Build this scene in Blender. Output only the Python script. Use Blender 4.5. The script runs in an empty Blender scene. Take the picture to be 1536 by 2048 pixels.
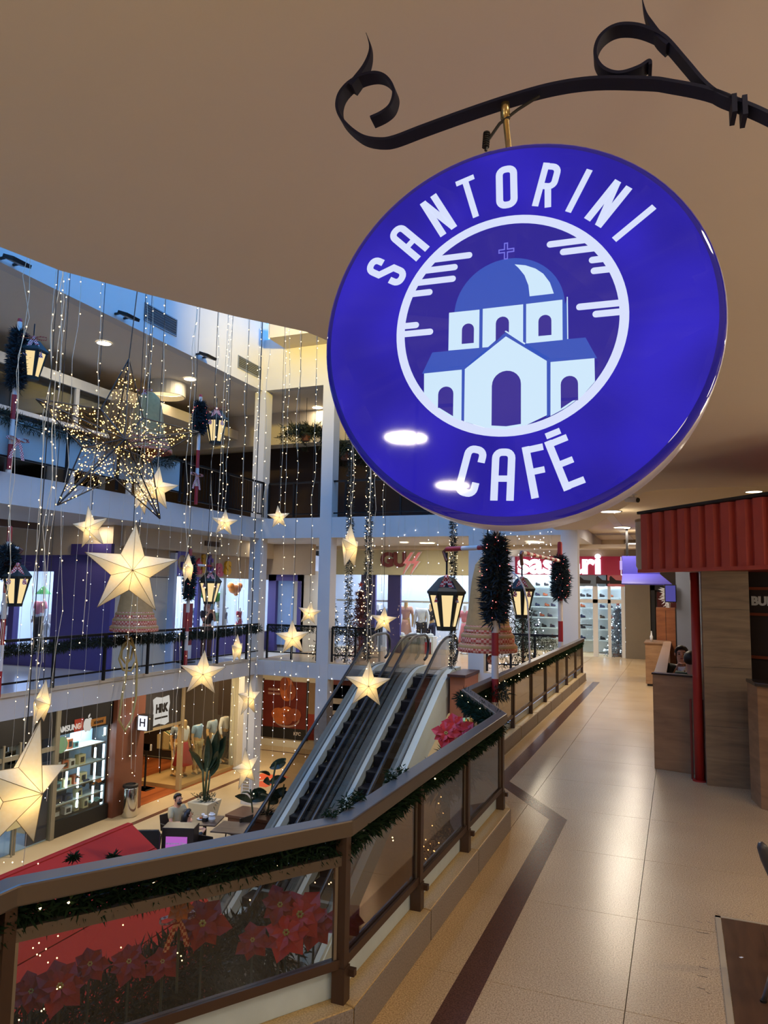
import bpy, bmesh, math, random
import numpy as np
from mathutils import Vector, Matrix
random.seed(7)
C = bpy.context.scene.collection
SC = bpy.context.scene
PI = math.pi

def S(r, g, b):
    f = lambda c: (c/255/12.92 if c/255 <= .04045 else ((c/255+.055)/1.055)**2.4)
    return (f(r), f(g), f(b))

# ------------------------------------------------------------------ camera
FPX = 1460.0
EYE = np.array([0.0, 0.0, 2.0])
def _rot():
    r = math.radians(1.0)
    yv = np.array([1358-768, -(1191-1024), -FPX]); yv = yv/np.linalg.norm(yv)
    u = np.array([math.sin(r), math.cos(r), 0.0]); u[2] = -(u[0]*yv[0]+u[1]*yv[1])/yv[2]
    u = u/np.linalg.norm(u)
    return np.array([np.cross(yv, u), yv, u])
ROT = _rot()
cam = bpy.data.cameras.new('camera'); camo = bpy.data.objects.new('camera', cam); C.objects.link(camo)
cam.sensor_fit = 'VERTICAL'; cam.sensor_height = 36; cam.lens = 36*FPX/2048
cam.clip_start = .05; cam.clip_end = 200
m4 = Matrix([list(ROT[i])+[EYE[i]] for i in range(3)]+[[0, 0, 0, 1]])
camo.matrix_world = m4
SC.camera = camo
# survey helpers: sight line of a photo pixel met with a real plane
def ray(px, py): return ROT @ np.array([px-768, -(py-1024), -FPX], float)
def onx(px, py, x): d = ray(px, py); return Vector(EYE+(x-EYE[0])/d[0]*d)
def ony(px, py, y): d = ray(px, py); return Vector(EYE+(y-EYE[1])/d[1]*d)
def onz(px, py, z): d = ray(px, py); return Vector(EYE+(z-EYE[2])/d[2]*d)
def ond(px, py, dist): return Vector(EYE+ray(px, py)*(dist/FPX))

# ------------------------------------------------------------------ world, exposure
w = bpy.data.worlds.new('dusk'); SC.world = w; w.use_nodes = True
bg = w.node_tree.nodes['Background']; bg.inputs[0].default_value = (*S(84, 156, 245), 1); bg.inputs[1].default_value = 4.2
SC.view_settings.view_transform = 'Standard'
try: SC.view_settings.look = 'None'
except Exception: pass
SC.view_settings.gamma = 1; SC.view_settings.use_curve_mapping = False
SC.view_settings.exposure = 0.0
cy = SC.cycles
cy.max_bounces = 8; cy.diffuse_bounces = 5; cy.glossy_bounces = 3; cy.transparent_max_bounces = 24
cy.caustics_reflective = False; cy.caustics_refractive = False; cy.use_denoising = True
cy.sample_clamp_indirect = 4.0

WARM = S(255, 237, 208)
def area(name, loc, size, power, color=WARM, rot=(0, 0, 0), spread=PI):
    l = bpy.data.lights.new(name, 'AREA'); l.shape = 'DISK'; l.size = size; l.energy = power; l.color = color; l.spread = spread
    o = bpy.data.objects.new(name, l); C.objects.link(o); o.location = loc; o.rotation_euler = rot
    return o
def rect(name, loc, sx, sy, power, color=WARM, rot=(0, 0, 0), spread=PI):
    o = area(name, loc, sx, power, color, rot, spread); o.data.shape = 'RECTANGLE'; o.data.size_y = sy
    return o

# ------------------------------------------------------------------ materials
MATS = {}
def mat(name, col, rough=.5, metal=0.0, emit=None, es=0.0, spec=.5, var=.08, scale=6.0, bump=0.0, coat=0.0, trans=0.0, sss=0.0, sample=True):
    if name in MATS: return MATS[name]
    m = bpy.data.materials.new(name); m.use_nodes = True; MATS[name] = m
    nt = m.node_tree; b = nt.nodes['Principled BSDF']; L = nt.links
    b.inputs['Base Color'].default_value = (*col, 1); b.inputs['Roughness'].default_value = rough
    b.inputs['Metallic'].default_value = metal; b.inputs['Specular IOR Level'].default_value = spec
    b.inputs['Coat Weight'].default_value = coat; b.inputs['Coat Roughness'].default_value = .04
    if emit is not None:
        b.inputs['Emission Color'].default_value = (*emit, 1); b.inputs['Emission Strength'].default_value = es
    if var > 0:
        tc = nt.nodes.new('ShaderNodeTexCoord'); nz = nt.nodes.new('ShaderNodeTexNoise')
        nz.inputs['Scale'].default_value = scale; nz.inputs['Detail'].default_value = 4
        L.new(tc.outputs['Object'], nz.inputs['Vector'])
        mx = nt.nodes.new('ShaderNodeMix'); mx.data_type = 'RGBA'
        mx.inputs['A'].default_value = (*[c*(1-var) for c in col], 1); mx.inputs['B'].default_value = (*[min(1, c*(1+var)) for c in col], 1)
        L.new(nz.outputs['Fac'], mx.inputs['Factor']); L.new(mx.outputs['Result'], b.inputs['Base Color'])
        if bump > 0:
            bp = nt.nodes.new('ShaderNodeBump'); bp.inputs['Strength'].default_value = bump; bp.inputs['Distance'].default_value = .01
            L.new(nz.outputs['Fac'], bp.inputs['Height']); L.new(bp.outputs['Normal'], b.inputs['Normal'])
    if not sample: m.cycles.emission_sampling = 'NONE'
    return m
def glow(name, col, strength, sample=False):
    if name in MATS: return MATS[name]
    m = bpy.data.materials.new(name); m.use_nodes = True; MATS[name] = m
    nt = m.node_tree; nt.nodes.clear()
    e = nt.nodes.new('ShaderNodeEmission'); o = nt.nodes.new('ShaderNodeOutputMaterial')
    e.inputs[0].default_value = (*col, 1); e.inputs[1].default_value = strength
    nt.links.new(e.outputs[0], o.inputs[0])
    if not sample: m.cycles.emission_sampling = 'NONE'
    return m
def glass(name, tint=(.9, .95, .93), refl=.06, rough=.02):
    if name in MATS: return MATS[name]
    m = bpy.data.materials.new(name); m.use_nodes = True; MATS[name] = m
    nt = m.node_tree; nt.nodes.clear(); N = nt.nodes.new
    t = N('ShaderNodeBsdfTransparent'); t.inputs[0].default_value = (*tint, 1)
    g = N('ShaderNodeBsdfGlossy'); g.inputs['Roughness'].default_value = rough
    lw = N('ShaderNodeFresnel'); lw.inputs['IOR'].default_value = 1.5
    ma = N('ShaderNodeMath'); ma.operation = 'ADD'; ma.inputs[1].default_value = refl; ma.use_clamp = True
    mx = N('ShaderNodeMixShader'); o = N('ShaderNodeOutputMaterial')
    ge = N('ShaderNodeNewGeometry'); fr = N('ShaderNodeMath'); fr.operation = 'SUBTRACT'; fr.inputs[0].default_value = 1
    mu = N('ShaderNodeMath'); mu.operation = 'MULTIPLY'   # reflect at the front face of the pane only
    nt.links.new(ge.outputs['Backfacing'], fr.inputs[1]); nt.links.new(ma.outputs[0], mu.inputs[0]); nt.links.new(fr.outputs[0], mu.inputs[1])
    nt.links.new(lw.outputs[0], ma.inputs[0]); nt.links.new(mu.outputs[0], mx.inputs[0])
    nt.links.new(t.outputs[0], mx.inputs[1]); nt.links.new(g.outputs[0], mx.inputs[2]); nt.links.new(mx.outputs[0], o.inputs[0])
    return m
def nodes_of(m): return m.node_tree.nodes, m.node_tree.links, m.node_tree.nodes['Principled BSDF']
def terrazzo(name, col, dark, rough=.18):
    """speckled polished stone: colour and gloss only"""
    m = mat(name, col, rough, var=0, spec=.3); N, L, b = nodes_of(m)
    tc = N.new('ShaderNodeTexCoord'); v = N.new('ShaderNodeTexNoise'); v.inputs['Scale'].default_value = 130; v.inputs['Detail'].default_value = 3
    n = N.new('ShaderNodeTexNoise'); n.inputs['Scale'].default_value = 1.4; n.inputs['Detail'].default_value = 5
    L.new(tc.outputs['Object'], v.inputs['Vector']); L.new(tc.outputs['Object'], n.inputs['Vector'])
    r = N.new('ShaderNodeValToRGB'); r.color_ramp.elements[0].position = .3; r.color_ramp.elements[1].position = .62
    r.color_ramp.elements[0].color = (*dark, 1); r.color_ramp.elements[1].color = (*col, 1)
    L.new(v.outputs['Fac'], r.inputs['Fac'])
    mx = N.new('ShaderNodeMix'); mx.data_type = 'RGBA'; mx.blend_type = 'MULTIPLY'; mx.inputs['Factor'].default_value = 1
    r2 = N.new('ShaderNodeValToRGB'); r2.color_ramp.elements[0].position = .25; r2.color_ramp.elements[1].position = .7
    r2.color_ramp.elements[0].color = (.9, .88, .86, 1); r2.color_ramp.elements[1].color = (1, 1, 1, 1)
    L.new(n.outputs['Fac'], r2.inputs['Fac']); L.new(r.outputs['Color'], mx.inputs['A']); L.new(r2.outputs['Color'], mx.inputs['B'])
    L.new(mx.outputs['Result'], b.inputs['Base Color'])
    mr = N.new('ShaderNodeMapRange'); mr.inputs['To Min'].default_value = rough*.92; mr.inputs['To Max'].default_value = rough*1.1
    L.new(n.outputs['Fac'], mr.inputs['Value']); L.new(mr.outputs['Result'], b.inputs['Roughness'])
    return m
def wood(name, col, dark, scale=(1, 1, 8), rough=.45, band=3.0):
    m = mat(name, col, rough, var=0); N, L, b = nodes_of(m)
    tc = N.new('ShaderNodeTexCoord'); mp = N.new('ShaderNodeMapping'); mp.inputs['Scale'].default_value = scale
    n = N.new('ShaderNodeTexNoise'); n.inputs['Scale'].default_value = band; n.inputs['Detail'].default_value = 8; n.inputs['Distortion'].default_value = .6
    r = N.new('ShaderNodeValToRGB'); r.color_ramp.elements[0].color = (*dark, 1); r.color_ramp.elements[1].color = (*col, 1)
    r.color_ramp.elements[0].position = .3; r.color_ramp.elements[1].position = .7
    L.new(tc.outputs['Object'], mp.inputs['Vector']); L.new(mp.outputs['Vector'], n.inputs['Vector']); L.new(n.outputs['Fac'], r.inputs['Fac']); L.new(r.outputs['Color'], b.inputs['Base Color'])
    return m
def checks(name, a, c, scale=40.0, rough=.8):
    m = mat(name, a, rough, var=0); N, L, b = nodes_of(m)
    tc = N.new('ShaderNodeTexCoord'); ck = N.new('ShaderNodeTexChecker'); ck.inputs['Scale'].default_value = scale
    ck.inputs['Color1'].default_value = (*a, 1); ck.inputs['Color2'].default_value = (*c, 1)
    L.new(tc.outputs['Object'], ck.inputs['Vector']); L.new(ck.outputs['Color'], b.inputs['Base Color'])
    return m
def paper(name, col, tint, es):
    """lit paper lantern skin: thin translucent paper round a small lamp"""
    m = mat(name, col, .8, var=.05, scale=3, emit=tint, es=es); m.cycles.emission_sampling = 'NONE'
    return m

# ------------------------------------------------------------------ meshes
class MB:
    def __init__(s): s.v = []; s.f = []
    def add(s, vs, fs):
        o = len(s.v); s.v += [tuple(p) for p in vs]; s.f += [tuple(o+i for i in f) for f in fs]; return s
    def box(s, x0, y0, z0, x1, y1, z1):
        if x0 > x1: x0, x1 = x1, x0
        if y0 > y1: y0, y1 = y1, y0
        if z0 > z1: z0, z1 = z1, z0
        return s.add([(x0, y0, z0), (x1, y0, z0), (x1, y1, z0), (x0, y1, z0), (x0, y0, z1), (x1, y0, z1), (x1, y1, z1), (x0, y1, z1)],
              [(0, 3, 2, 1), (4, 5, 6, 7), (0, 1, 5, 4), (1, 2, 6, 5), (2, 3, 7, 6), (3, 0, 4, 7)])
    def cbox(s, x, y, z, dx, dy, dz): return s.box(x-dx/2, y-dy/2, z-dz/2, x+dx/2, y+dy/2, z+dz/2)
    def prism(s, poly, z0, z1):
        n = len(poly)
        a = sum(poly[i][0]*poly[(i+1) % n][1]-poly[(i+1) % n][0]*poly[i][1] for i in range(n))
        if a < 0: poly = poly[::-1]
        return s.add([(x, y, z0) for x, y in poly]+[(x, y, z1) for x, y in poly],
              [tuple(range(n-1, -1, -1)), tuple(range(n, 2*n))]+[(i, (i+1) % n, n+(i+1) % n, n+i) for i in range(n)])
    def tube(s, pts, r, n=6, cap=True, flat=None):
        pts = [Vector(p) for p in pts]; k = len(pts); rs = r if isinstance(r, (list, tuple)) else [r]*k
        vs = []; prev = None
        for i, p in enumerate(pts):
            t = (pts[min(i+1, k-1)]-pts[max(i-1, 0)])
            if t.length < 1e-9: t = Vector((0, 0, 1))
            t.normalize()
            if prev is None:
                a = Vector((0, 0, 1)) if abs(t.z) < .9 else Vector((1, 0, 0))
                prev = (a-t*a.dot(t)).normalized()
            else:
                prev = prev-t*prev.dot(t)
                if prev.length < 1e-6: prev = t.orthogonal()
                prev.normalize()
            b = t.cross(prev)
            for j in range(n):
                th = 2*PI*(j+.5)/n
                vs.append(p+(prev*math.cos(th)+b*math.sin(th)*(flat or 1))*rs[i])
        fs = [(i*n+j, i*n+(j+1) % n, (i+1)*n+(j+1) % n, (i+1)*n+j) for i in range(k-1) for j in range(n)]
        if cap: fs += [tuple(range(n-1, -1, -1)), tuple((k-1)*n+j for j in range(n))]
        return s.add(vs, fs)
    def cyl(s, p, q, r0, r1=None, n=12): return s.tube([p, q], [r0, r0 if r1 is None else r1], n)
    def lathe(s, prof, n=16, at=(0, 0, 0), cap=True):
        k = len(prof); x, y, z = at
        vs = [(x+r*math.cos(2*PI*j/n), y+r*math.sin(2*PI*j/n), z+h) for r, h in prof for j in range(n)]
        fs = [(i*n+j, i*n+(j+1) % n, (i+1)*n+(j+1) % n, (i+1)*n+j) for i in range(k-1) for j in range(n)]
        if cap and prof[0][0] > 1e-6: fs.append(tuple(range(n-1, -1, -1)))
        if cap and prof[-1][0] > 1e-6: fs.append(tuple((k-1)*n+j for j in range(n)))
        return s.add(vs, fs)
    def octa(s, p, r):
        x, y, z = p
        return s.add([(x+r, y, z), (x-r, y, z), (x, y+r, z), (x, y-r, z), (x, y, z+r), (x, y, z-r)],
              [(0, 2, 4), (2, 1, 4), (1, 3, 4), (3, 0, 4), (2, 0, 5), (1, 2, 5), (3, 1, 5), (0, 3, 5)])
    def ball(s, p, r, nu=10, nv=7, sc=(1, 1, 1)):
        vs = [(p[0], p[1], p[2]-r*sc[2])]; 
        for i in range(1, nv):
            a = -PI/2+PI*i/nv
            for j in range(nu): vs.append((p[0]+r*sc[0]*math.cos(a)*math.cos(2*PI*j/nu), p[1]+r*sc[1]*math.cos(a)*math.sin(2*PI*j/nu), p[2]+r*sc[2]*math.sin(a)))
        vs.append((p[0], p[1], p[2]+r*sc[2])); l = len(vs)-1
        fs = [(0, 1+(j+1) % nu, 1+j) for j in range(nu)]
        for i in range(nv-2):
            for j in range(nu): fs.append((1+i*nu+j, 1+i*nu+(j+1) % nu, 1+(i+1)*nu+(j+1) % nu, 1+(i+1)*nu+j))
        fs += [(l, 1+(nv-2)*nu+j, 1+(nv-2)*nu+(j+1) % nu) for j in range(nu)]
        return s.add(vs, fs)
    def quad(s, a, b, c, d, t=None):
        if t is None: return s.add([a, b, c, d], [(0, 1, 2, 3)])
        a, b, c, d = map(Vector, (a, b, c, d)); n = (b-a).cross(d-a).normalized()*t
        return s.add([a, b, c, d, a+n, b+n, c+n, d+n], [(3, 2, 1, 0), (4, 5, 6, 7), (0, 1, 5, 4), (1, 2, 6, 5), (2, 3, 7, 6), (3, 0, 4, 7)])
    def bar(s, p, q, w, h, up=(0, 0, 1)):
        """rectangular bar from p to q, w across, h along up"""
        p, q = Vector(p), Vector(q); t = (q-p).normalized(); a = t.cross(Vector(up)).normalized(); u = a.cross(t)
        vs = [e+a*sx*w/2+u*sz*h/2 for e in (p, q) for sx, sz in ((-1, -1), (1, -1), (1, 1), (-1, 1))]
        return s.add(vs, [(3, 2, 1, 0), (4, 5, 6, 7), (0, 1, 5, 4), (1, 2, 6, 5), (2, 3, 7, 6), (3, 0, 4, 7)])
    def path_bar(s, pts, w0, w1, z0, z1):
        """rectangle swept along a plan polyline (x, y) with mitred corners: w0, w1 offsets to the right of the path"""
        P = [Vector((p[0], p[1])) for p in pts]; k = len(P); vs = []
        for i in range(k):
            ns = []
            if i > 0: d = (P[i]-P[i-1]).normalized(); ns.append(Vector((d.y, -d.x)))
            if i < k-1: d = (P[i+1]-P[i]).normalized(); ns.append(Vector((d.y, -d.x)))
            n = ns[0] if len(ns) == 1 else (ns[0]+ns[1])/(1+ns[0].dot(ns[1]))
            for o, z in ((w0, z0), (w1, z0), (w1, z1), (w0, z1)): q = P[i]+n*o; vs.append((q.x, q.y, z))
        fs = [(i*4+j, i*4+(j+1) % 4, i*4+4+(j+1) % 4, i*4+4+j) for i in range(k-1) for j in range(4)]+[(3, 2, 1, 0), tuple(4*k-4+j for j in range(4))]
        return s.add(vs, fs)
    def xf(s, M): s.v = [tuple(M @ Vector(p)) for p in s.v]; return s
    def merge(s, o): return s.add(o.v, o.f)

OFF = {}
def link(name, me, parent=None, kind=None):
    o = bpy.data.objects.new(name, me); C.objects.link(o)
    if parent is not None: o.parent = parent
    if kind: o['kind'] = kind
    return o
def B(name, mb, m, parent=None, smooth=False, kind=None, local=False, bev=0):
    """link a builder as ONE mesh object; world coordinates unless local"""
    off = Vector((0, 0, 0))
    if parent is not None and not local: off = OFF.get(parent.name, off)
    me = bpy.data.meshes.new(name)
    me.from_pydata([tuple(Vector(p)-off) for p in mb.v] if off.length else mb.v, [], mb.f)
    for mm in (m if isinstance(m, (list, tuple)) else [m]): me.materials.append(mm)
    bm = bmesh.new(); bm.from_mesh(me); bmesh.ops.recalc_face_normals(bm, faces=bm.faces); bm.to_mesh(me); bm.free()
    if smooth:
        me.polygons.foreach_set('use_smooth', [True]*len(me.polygons))
    me.update()
    o = link(name, me, parent, kind)
    if parent is not None: OFF[o.name] = off
    if bev:
        md = o.modifiers.new('bevel', 'BEVEL'); md.width = bev; md.segments = 2; md.limit_method = 'ANGLE'
    return o
def thing(name, label, cat, loc=(0, 0, 0), rz=0, group=None):
    o = bpy.data.objects.new(name, None); C.objects.link(o); o.empty_display_size = .1
    o.location = loc; o.rotation_euler = (0, 0, rz); OFF[o.name] = Vector(loc) if not rz else Vector((0, 0, 0))
    o['label'] = label; o['category'] = cat
    if group: o['group'] = group
    return o
def tag(o, label, cat, group=None, kind=None):
    o['label'] = label; o['category'] = cat
    if group: o['group'] = group
    if kind: o['kind'] = kind
    return o
def struct(name, mb, m, parent=None, **k):
    o = B(name, mb, m, parent, **k)
    if parent is None: o['kind'] = 'structure'
    return o
def kids(o): return [c for c in C.objects if c.parent == o]
def dup(root, loc=None, rz=None, label=None, group=None, scale=None):
    r = root.copy(); C.objects.link(r)
    if loc is not None: r.location = loc
    if rz is not None: r.rotation_euler = (root.rotation_euler[0], root.rotation_euler[1], rz)
    if scale is not None: r.scale = (scale,)*3 if not isinstance(scale, tuple) else scale
    if label: r['label'] = label
    if group: r['group'] = group
    for ch in root.children:
        c = ch.copy(); C.objects.link(c); c.parent = r
        for g in ch.children:
            d = g.copy(); C.objects.link(d); d.parent = c
    return r
def text_mb(body, size, depth=.004, bold=0.0, align='CENTER', cond=1.0):
    """flat lettering in the XY plane, from Blender's built-in font, as a builder"""
    cu = bpy.data.curves.new('lettering', 'FONT'); cu.body = body; cu.size = size; cu.extrude = depth/2; cu.offset = bold; cu.align_x = align; cu.align_y = 'CENTER'; cu.resolution_u = 3
    o = bpy.data.objects.new('lettering', cu); C.objects.link(o); bpy.context.view_layer.update()
    dg = bpy.context.evaluated_depsgraph_get(); me = bpy.data.meshes.new_from_object(o.evaluated_get(dg))
    mb = MB(); mb.add([(v.co.x*cond, v.co.y, v.co.z) for v in me.vertices], [tuple(p.vertices) for p in me.polygons])
    bpy.data.objects.remove(o); bpy.data.meshes.remove(me); bpy.data.curves.remove(cu)
    return mb
def frame(o, xd, yd):
    """matrix with local X along xd and local Y along yd at o"""
    x = Vector(xd).normalized(); y = Vector(yd); y = (y-x*y.dot(x)).normalized(); z = x.cross(y)
    return Matrix(((x.x, y.x, z.x, o[0]), (x.y, y.y, z.y, o[1]), (x.z, y.z, z.z, o[2]), (0, 0, 0, 1)))
def needles(mb, path, rad, n, ln=.06, wd=.006, seed=1, squash=1.0):
    """evergreen sprigs round a path: thin two-triangle blades"""
    rn = random.Random(seed); P = [Vector(p) for p in path]
    L = [0]
    for a, b in zip(P, P[1:]): L.append(L[-1]+(b-a).length)
    for _ in range(n):
        s = rn.random()*L[-1]; i = max(k for k in range(len(P)-1) if L[k] <= s); t = (s-L[i])/max(1e-6, L[i+1]-L[i])
        c = P[i].lerp(P[i+1], t); ax = (P[i+1]-P[i]).normalized()
        r = rad(s/L[-1]) if callable(rad) else rad
        d = Vector((rn.gauss(0, 1), rn.gauss(0, 1), rn.gauss(0, 1))); d -= ax*d.dot(ax)*.6; d.normalize()
        c = c+d*r*rn.random()**.5*.85; c.z = c.z
        e = (d+Vector((rn.gauss(0, .5), rn.gauss(0, .5), rn.gauss(0, .5)-.15))).normalized()
        q = e.orthogonal().normalized(); q = (q*math.cos(rn.random()*6)+e.cross(q)*math.sin(rn.random()*6)).normalized()
        l = ln*(.6+.8*rn.random())
        mb.add([c-q*wd, c+q*wd, c+e*l*.6+q*wd*.8, c+e*l, c+e*l*.6-q*wd*.8], [(0, 1, 2, 3, 4)])
    return mb
# ------------------------------------------------------------------ figures: people and shop mannequins
SKIN = mat('skin', S(205, 150, 120), .55, var=.05)
HAIRD = mat('dark hair', S(34, 26, 24), .5, var=.2, scale=40)
MANQ = mat('mannequin white', S(228, 228, 232), .35, var=.02)
MANT = mat('mannequin tan', S(205, 165, 110), .4, var=.04)
def skin_mb(chains, sub=1):
    """chains: lists of (point, radius); chains that start at a point already used join there. First point = root."""
    idx = {}; vs = []; rs = []; es = []
    for ch in chains:
        last = None
        for p, r in ch:
            k = tuple(round(c, 4) for c in p)
            if k not in idx: idx[k] = len(vs); vs.append(k); rs.append(r)
            if last is not None and last != idx[k]: es.append((last, idx[k]))
            last = idx[k]
    me = bpy.data.meshes.new('skin'); me.from_pydata(vs, es, [])
    o = bpy.data.objects.new('skin', me); C.objects.link(o)
    o.modifiers.new('s', 'SKIN'); sv = me.skin_vertices[0].data if me.skin_vertices else None
    if sv is None:
        bm = bmesh.new(); bm.from_mesh(me); bm.verts.layers.skin.verify(); bm.to_mesh(me); bm.free(); sv = me.skin_vertices[0].data
    for i, r in enumerate(rs):
        rr_ = r if isinstance(r, tuple) else (r, r); sv[i].radius = rr_; sv[i].use_root = (i == 0)
    sb = o.modifiers.new('u', 'SUBSURF'); sb.levels = sub; sb.render_levels = sub
    bpy.context.view_layer.update(); dg = bpy.context.evaluated_depsgraph_get()
    m2 = bpy.data.meshes.new_from_object(o.evaluated_get(dg)); mb = MB().add([tuple(v.co) for v in m2.vertices], [tuple(p.vertices) for p in m2.polygons])
    bpy.data.objects.remove(o); bpy.data.meshes.remove(me); bpy.data.meshes.remove(m2)
    return mb
def joints(h=1.68, pose='stand', turn=0.0, lean=0.0, arms='down', sh=1.0):
    """joint positions, facing -Y, feet (or floor) at z 0, at the origin"""
    u = h/1.68; J = {}
    hip = .90 if pose == 'stand' else .50
    V = lambda x, y, z: Vector((x*u*sh if abs(x) > .05 else x*u, y*u, z*u))
    ly = -lean
    J['pel'] = V(0, 0, hip); J['spi'] = V(0, ly*.3, hip+.2); J['che'] = V(0, ly*.75, hip+.38); J['nec'] = V(0, ly*1.0, hip+.54); J['hea'] = V(0, ly*1.1-.012, hip+.66); J['top'] = V(0, ly*1.1-.005, hip+.74)
    for s, n in ((-1, 'l'), (1, 'r')):
        J['sh'+n] = V(s*.165, ly*.9+.01, hip+.47); J['hp'+n] = V(s*.085, 0, hip-.03)
        if pose == 'stand':
            J['kn'+n] = V(s*.095, -.02, .47); J['an'+n] = V(s*.1, .02, .08); J['to'+n] = V(s*.12, -.13, .03)
        else:
            J['kn'+n] = V(s*.11, -.42, .49); J['an'+n] = V(s*.11, -.40, .08); J['to'+n] = V(s*.12, -.54, .03)
        if arms == 'down': J['el'+n] = V(s*.225, .03, hip+.20); J['wr'+n] = V(s*.235, -.04, hip-.04); J['ha'+n] = V(s*.235, -.07, hip-.13)
        elif arms == 'table': J['el'+n] = V(s*.235, ly-.10, hip+.22); J['wr'+n] = V(s*.13, ly-.32, hip+.26); J['ha'+n] = V(s*.07, ly-.38, hip+.28)
        elif arms == 'face': J['el'+n] = V(s*.175, ly-.16, hip+.22); J['wr'+n] = V(s*.09, ly-.24, hip+.43); J['ha'+n] = V(s*.05, ly-.26, hip+.50)
        elif arms == 'hip': J['el'+n] = V(s*.31, .05, hip+.24); J['wr'+n] = V(s*.2, -.06, hip+.06); J['ha'+n] = V(s*.16, -.08, hip)
    return J, u
def body_chains(J, u, head=True, fingers=False):
    c = [[(J['pel'], .115*u), (J['spi'], .105*u), (J['che'], .12*u), (J['nec'], .05*u)]+([(J['hea'], (.082*u, .098*u)), (J['top'], .06*u)] if head else [])]
    for n in 'lr':
        c.append([(J['che'], .12*u), (J['sh'+n], .06*u), (J['el'+n], .042*u), (J['wr'+n], .028*u), (J['ha'+n], (.036*u, .022*u))])
        c.append([(J['pel'], .115*u), (J['hp'+n], .088*u), (J['kn'+n], .06*u), (J['an'+n], .04*u), (J['to'+n], .033*u)])
        if fingers:
            d = (J['ha'+n]-J['wr'+n]).normalized(); sd = Vector((1 if n == 'l' else -1, 0, 0)); sd = (sd-d*sd.dot(d)).normalized(); dn = Vector((0, -.4, -.6))
            for k, (o, l) in enumerate(((-.022, .060), (-.007, .072), (.008, .068), (.022, .052))):
                b = J['ha'+n]+sd*o*u; c.append([(J['ha'+n], .03*u), (b+d*.03*u, .0095*u), (b+(d+dn*.25).normalized()*(.03+l*.6)*u, .0085*u), (b+(d+dn*.7).normalized()*(.03+l)*u, .0075*u)])
            c.append([(J['wr'+n].lerp(J['ha'+n], .4)+sd*.012*u, .016*u), (J['ha'+n]+sd*.045*u-d*.01*u, .011*u), (J['ha'+n]+sd*.05*u+d*.03*u, .009*u)])
            c[-1].insert(0, (J['wr'+n], .028*u))
    return c
def shirt_chains(J, u, sl='short', pad=.014, hem=0.0):
    p = pad*u; c = [[(J['spi']+Vector((0, 0, -.12*u-hem)), .122*u+p), (J['spi'], .108*u+p), (J['che'], .122*u+p), (J['nec']-Vector((0, 0, .05*u)), .07*u)]]
    for n in 'lr':
        e = J['sh'+n].lerp(J['el'+n], .75) if sl == 'short' else J['el'+n]
        a = [(J['che'], .122*u+p), (J['sh'+n], .066*u+p), (e, .05*u+p*.8)]
        if sl == 'long': a.append((J['wr'+n].lerp(J['el'+n], .06), .034*u+p*.6))
        c.append(a)
    return c
def pants_chains(J, u, ln=1.0, pad=.012):
    p = pad*u; c = []
    for n in 'lr':
        k = [(J['pel'], .118*u+p), (J['hp'+n], .092*u+p), (J['kn'+n].lerp(J['hp'+n], 0 if ln > .5 else .3), .065*u+p)]
        if ln > .5: k.append((J['an'+n].lerp(J['kn'+n], 1-ln), .05*u+p))
        c.append(k)
    return c
def skirt_mb(J, u, ln, r1):
    z = J['pel'].z; return MB().lathe([(.125*u, z+.10*u), (.14*u, z), (r1*u, z-ln*u), (r1*u-.01, z-ln*u)], 16, (J['pel'].x, J['pel'].y, 0))
def face_parts(J, u, parent, hair=HAIRD, style='short', beard=False):
    h = J['hea']; 
    hb = MB()
    hb.ball(h+Vector((0, .012*u, .035*u)), .1*u, 14, 10, (.93, 1.06, .98))
    hb.v = [(x, max(y, h.y-(.05*u if z > h.z+.07*u else .0*u)), z) for x, y, z in hb.v]
    if style == 'long':
        hb.tube([h+Vector((0, .05*u, .06*u)), h+Vector((0, .085*u, -.06*u)), h+Vector((0, .10*u, -.24*u)), h+Vector((0, .10*u, -.36*u))], [.075*u, .078*u, .068*u, .03*u], 10)
    if style == 'bun': hb.ball(h+Vector((0, .10*u, .06*u)), .045*u, 8, 6)
    B('hair', hb, hair, parent, smooth=True, local=True)
    f = MB()
    for s in (-1, 1): f.ball(h+Vector((s*.034*u, -.088*u, .012*u)), .012*u, 8, 6, (1.2, .6, .7))
    B('eyes', f, BLACK, parent, local=True)
    b = MB()
    for s in (-1, 1): b.cbox(h.x+s*.034*u, h.y-.094*u, h.z+.034*u, .036*u, .01*u, .008*u)
    B('eyebrows', b, hair, parent, local=True)
    n = MB().add([h+Vector(p)*u for p in ((-.012, -.085, .02), (.012, -.085, .02), (0, -.122, -.018), (-.018, -.088, -.024), (.018, -.088, -.024))], [(0, 1, 2), (0, 2, 3), (1, 4, 2), (3, 2, 4)])
    for s in (-1, 1): n.ball(h+Vector((s*.088*u, .01*u, 0)), .022*u, 8, 6, (.45, .8, 1.2))
    B('nose_and_ears', n, SKIN, parent, smooth=True, local=True)
    B('lips', MB().ball(h+Vector((0, -.086*u, -.05*u)), .022*u, 8, 6, (1.1, .5, .35)), mat('lips', S(150, 70, 66), .5), parent, local=True)
    if beard: B('beard', MB().ball(h+Vector((0, -.045*u, -.07*u)), .06*u, 10, 8, (1.0, .85, .7)), hair, parent, local=True, smooth=True)
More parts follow.
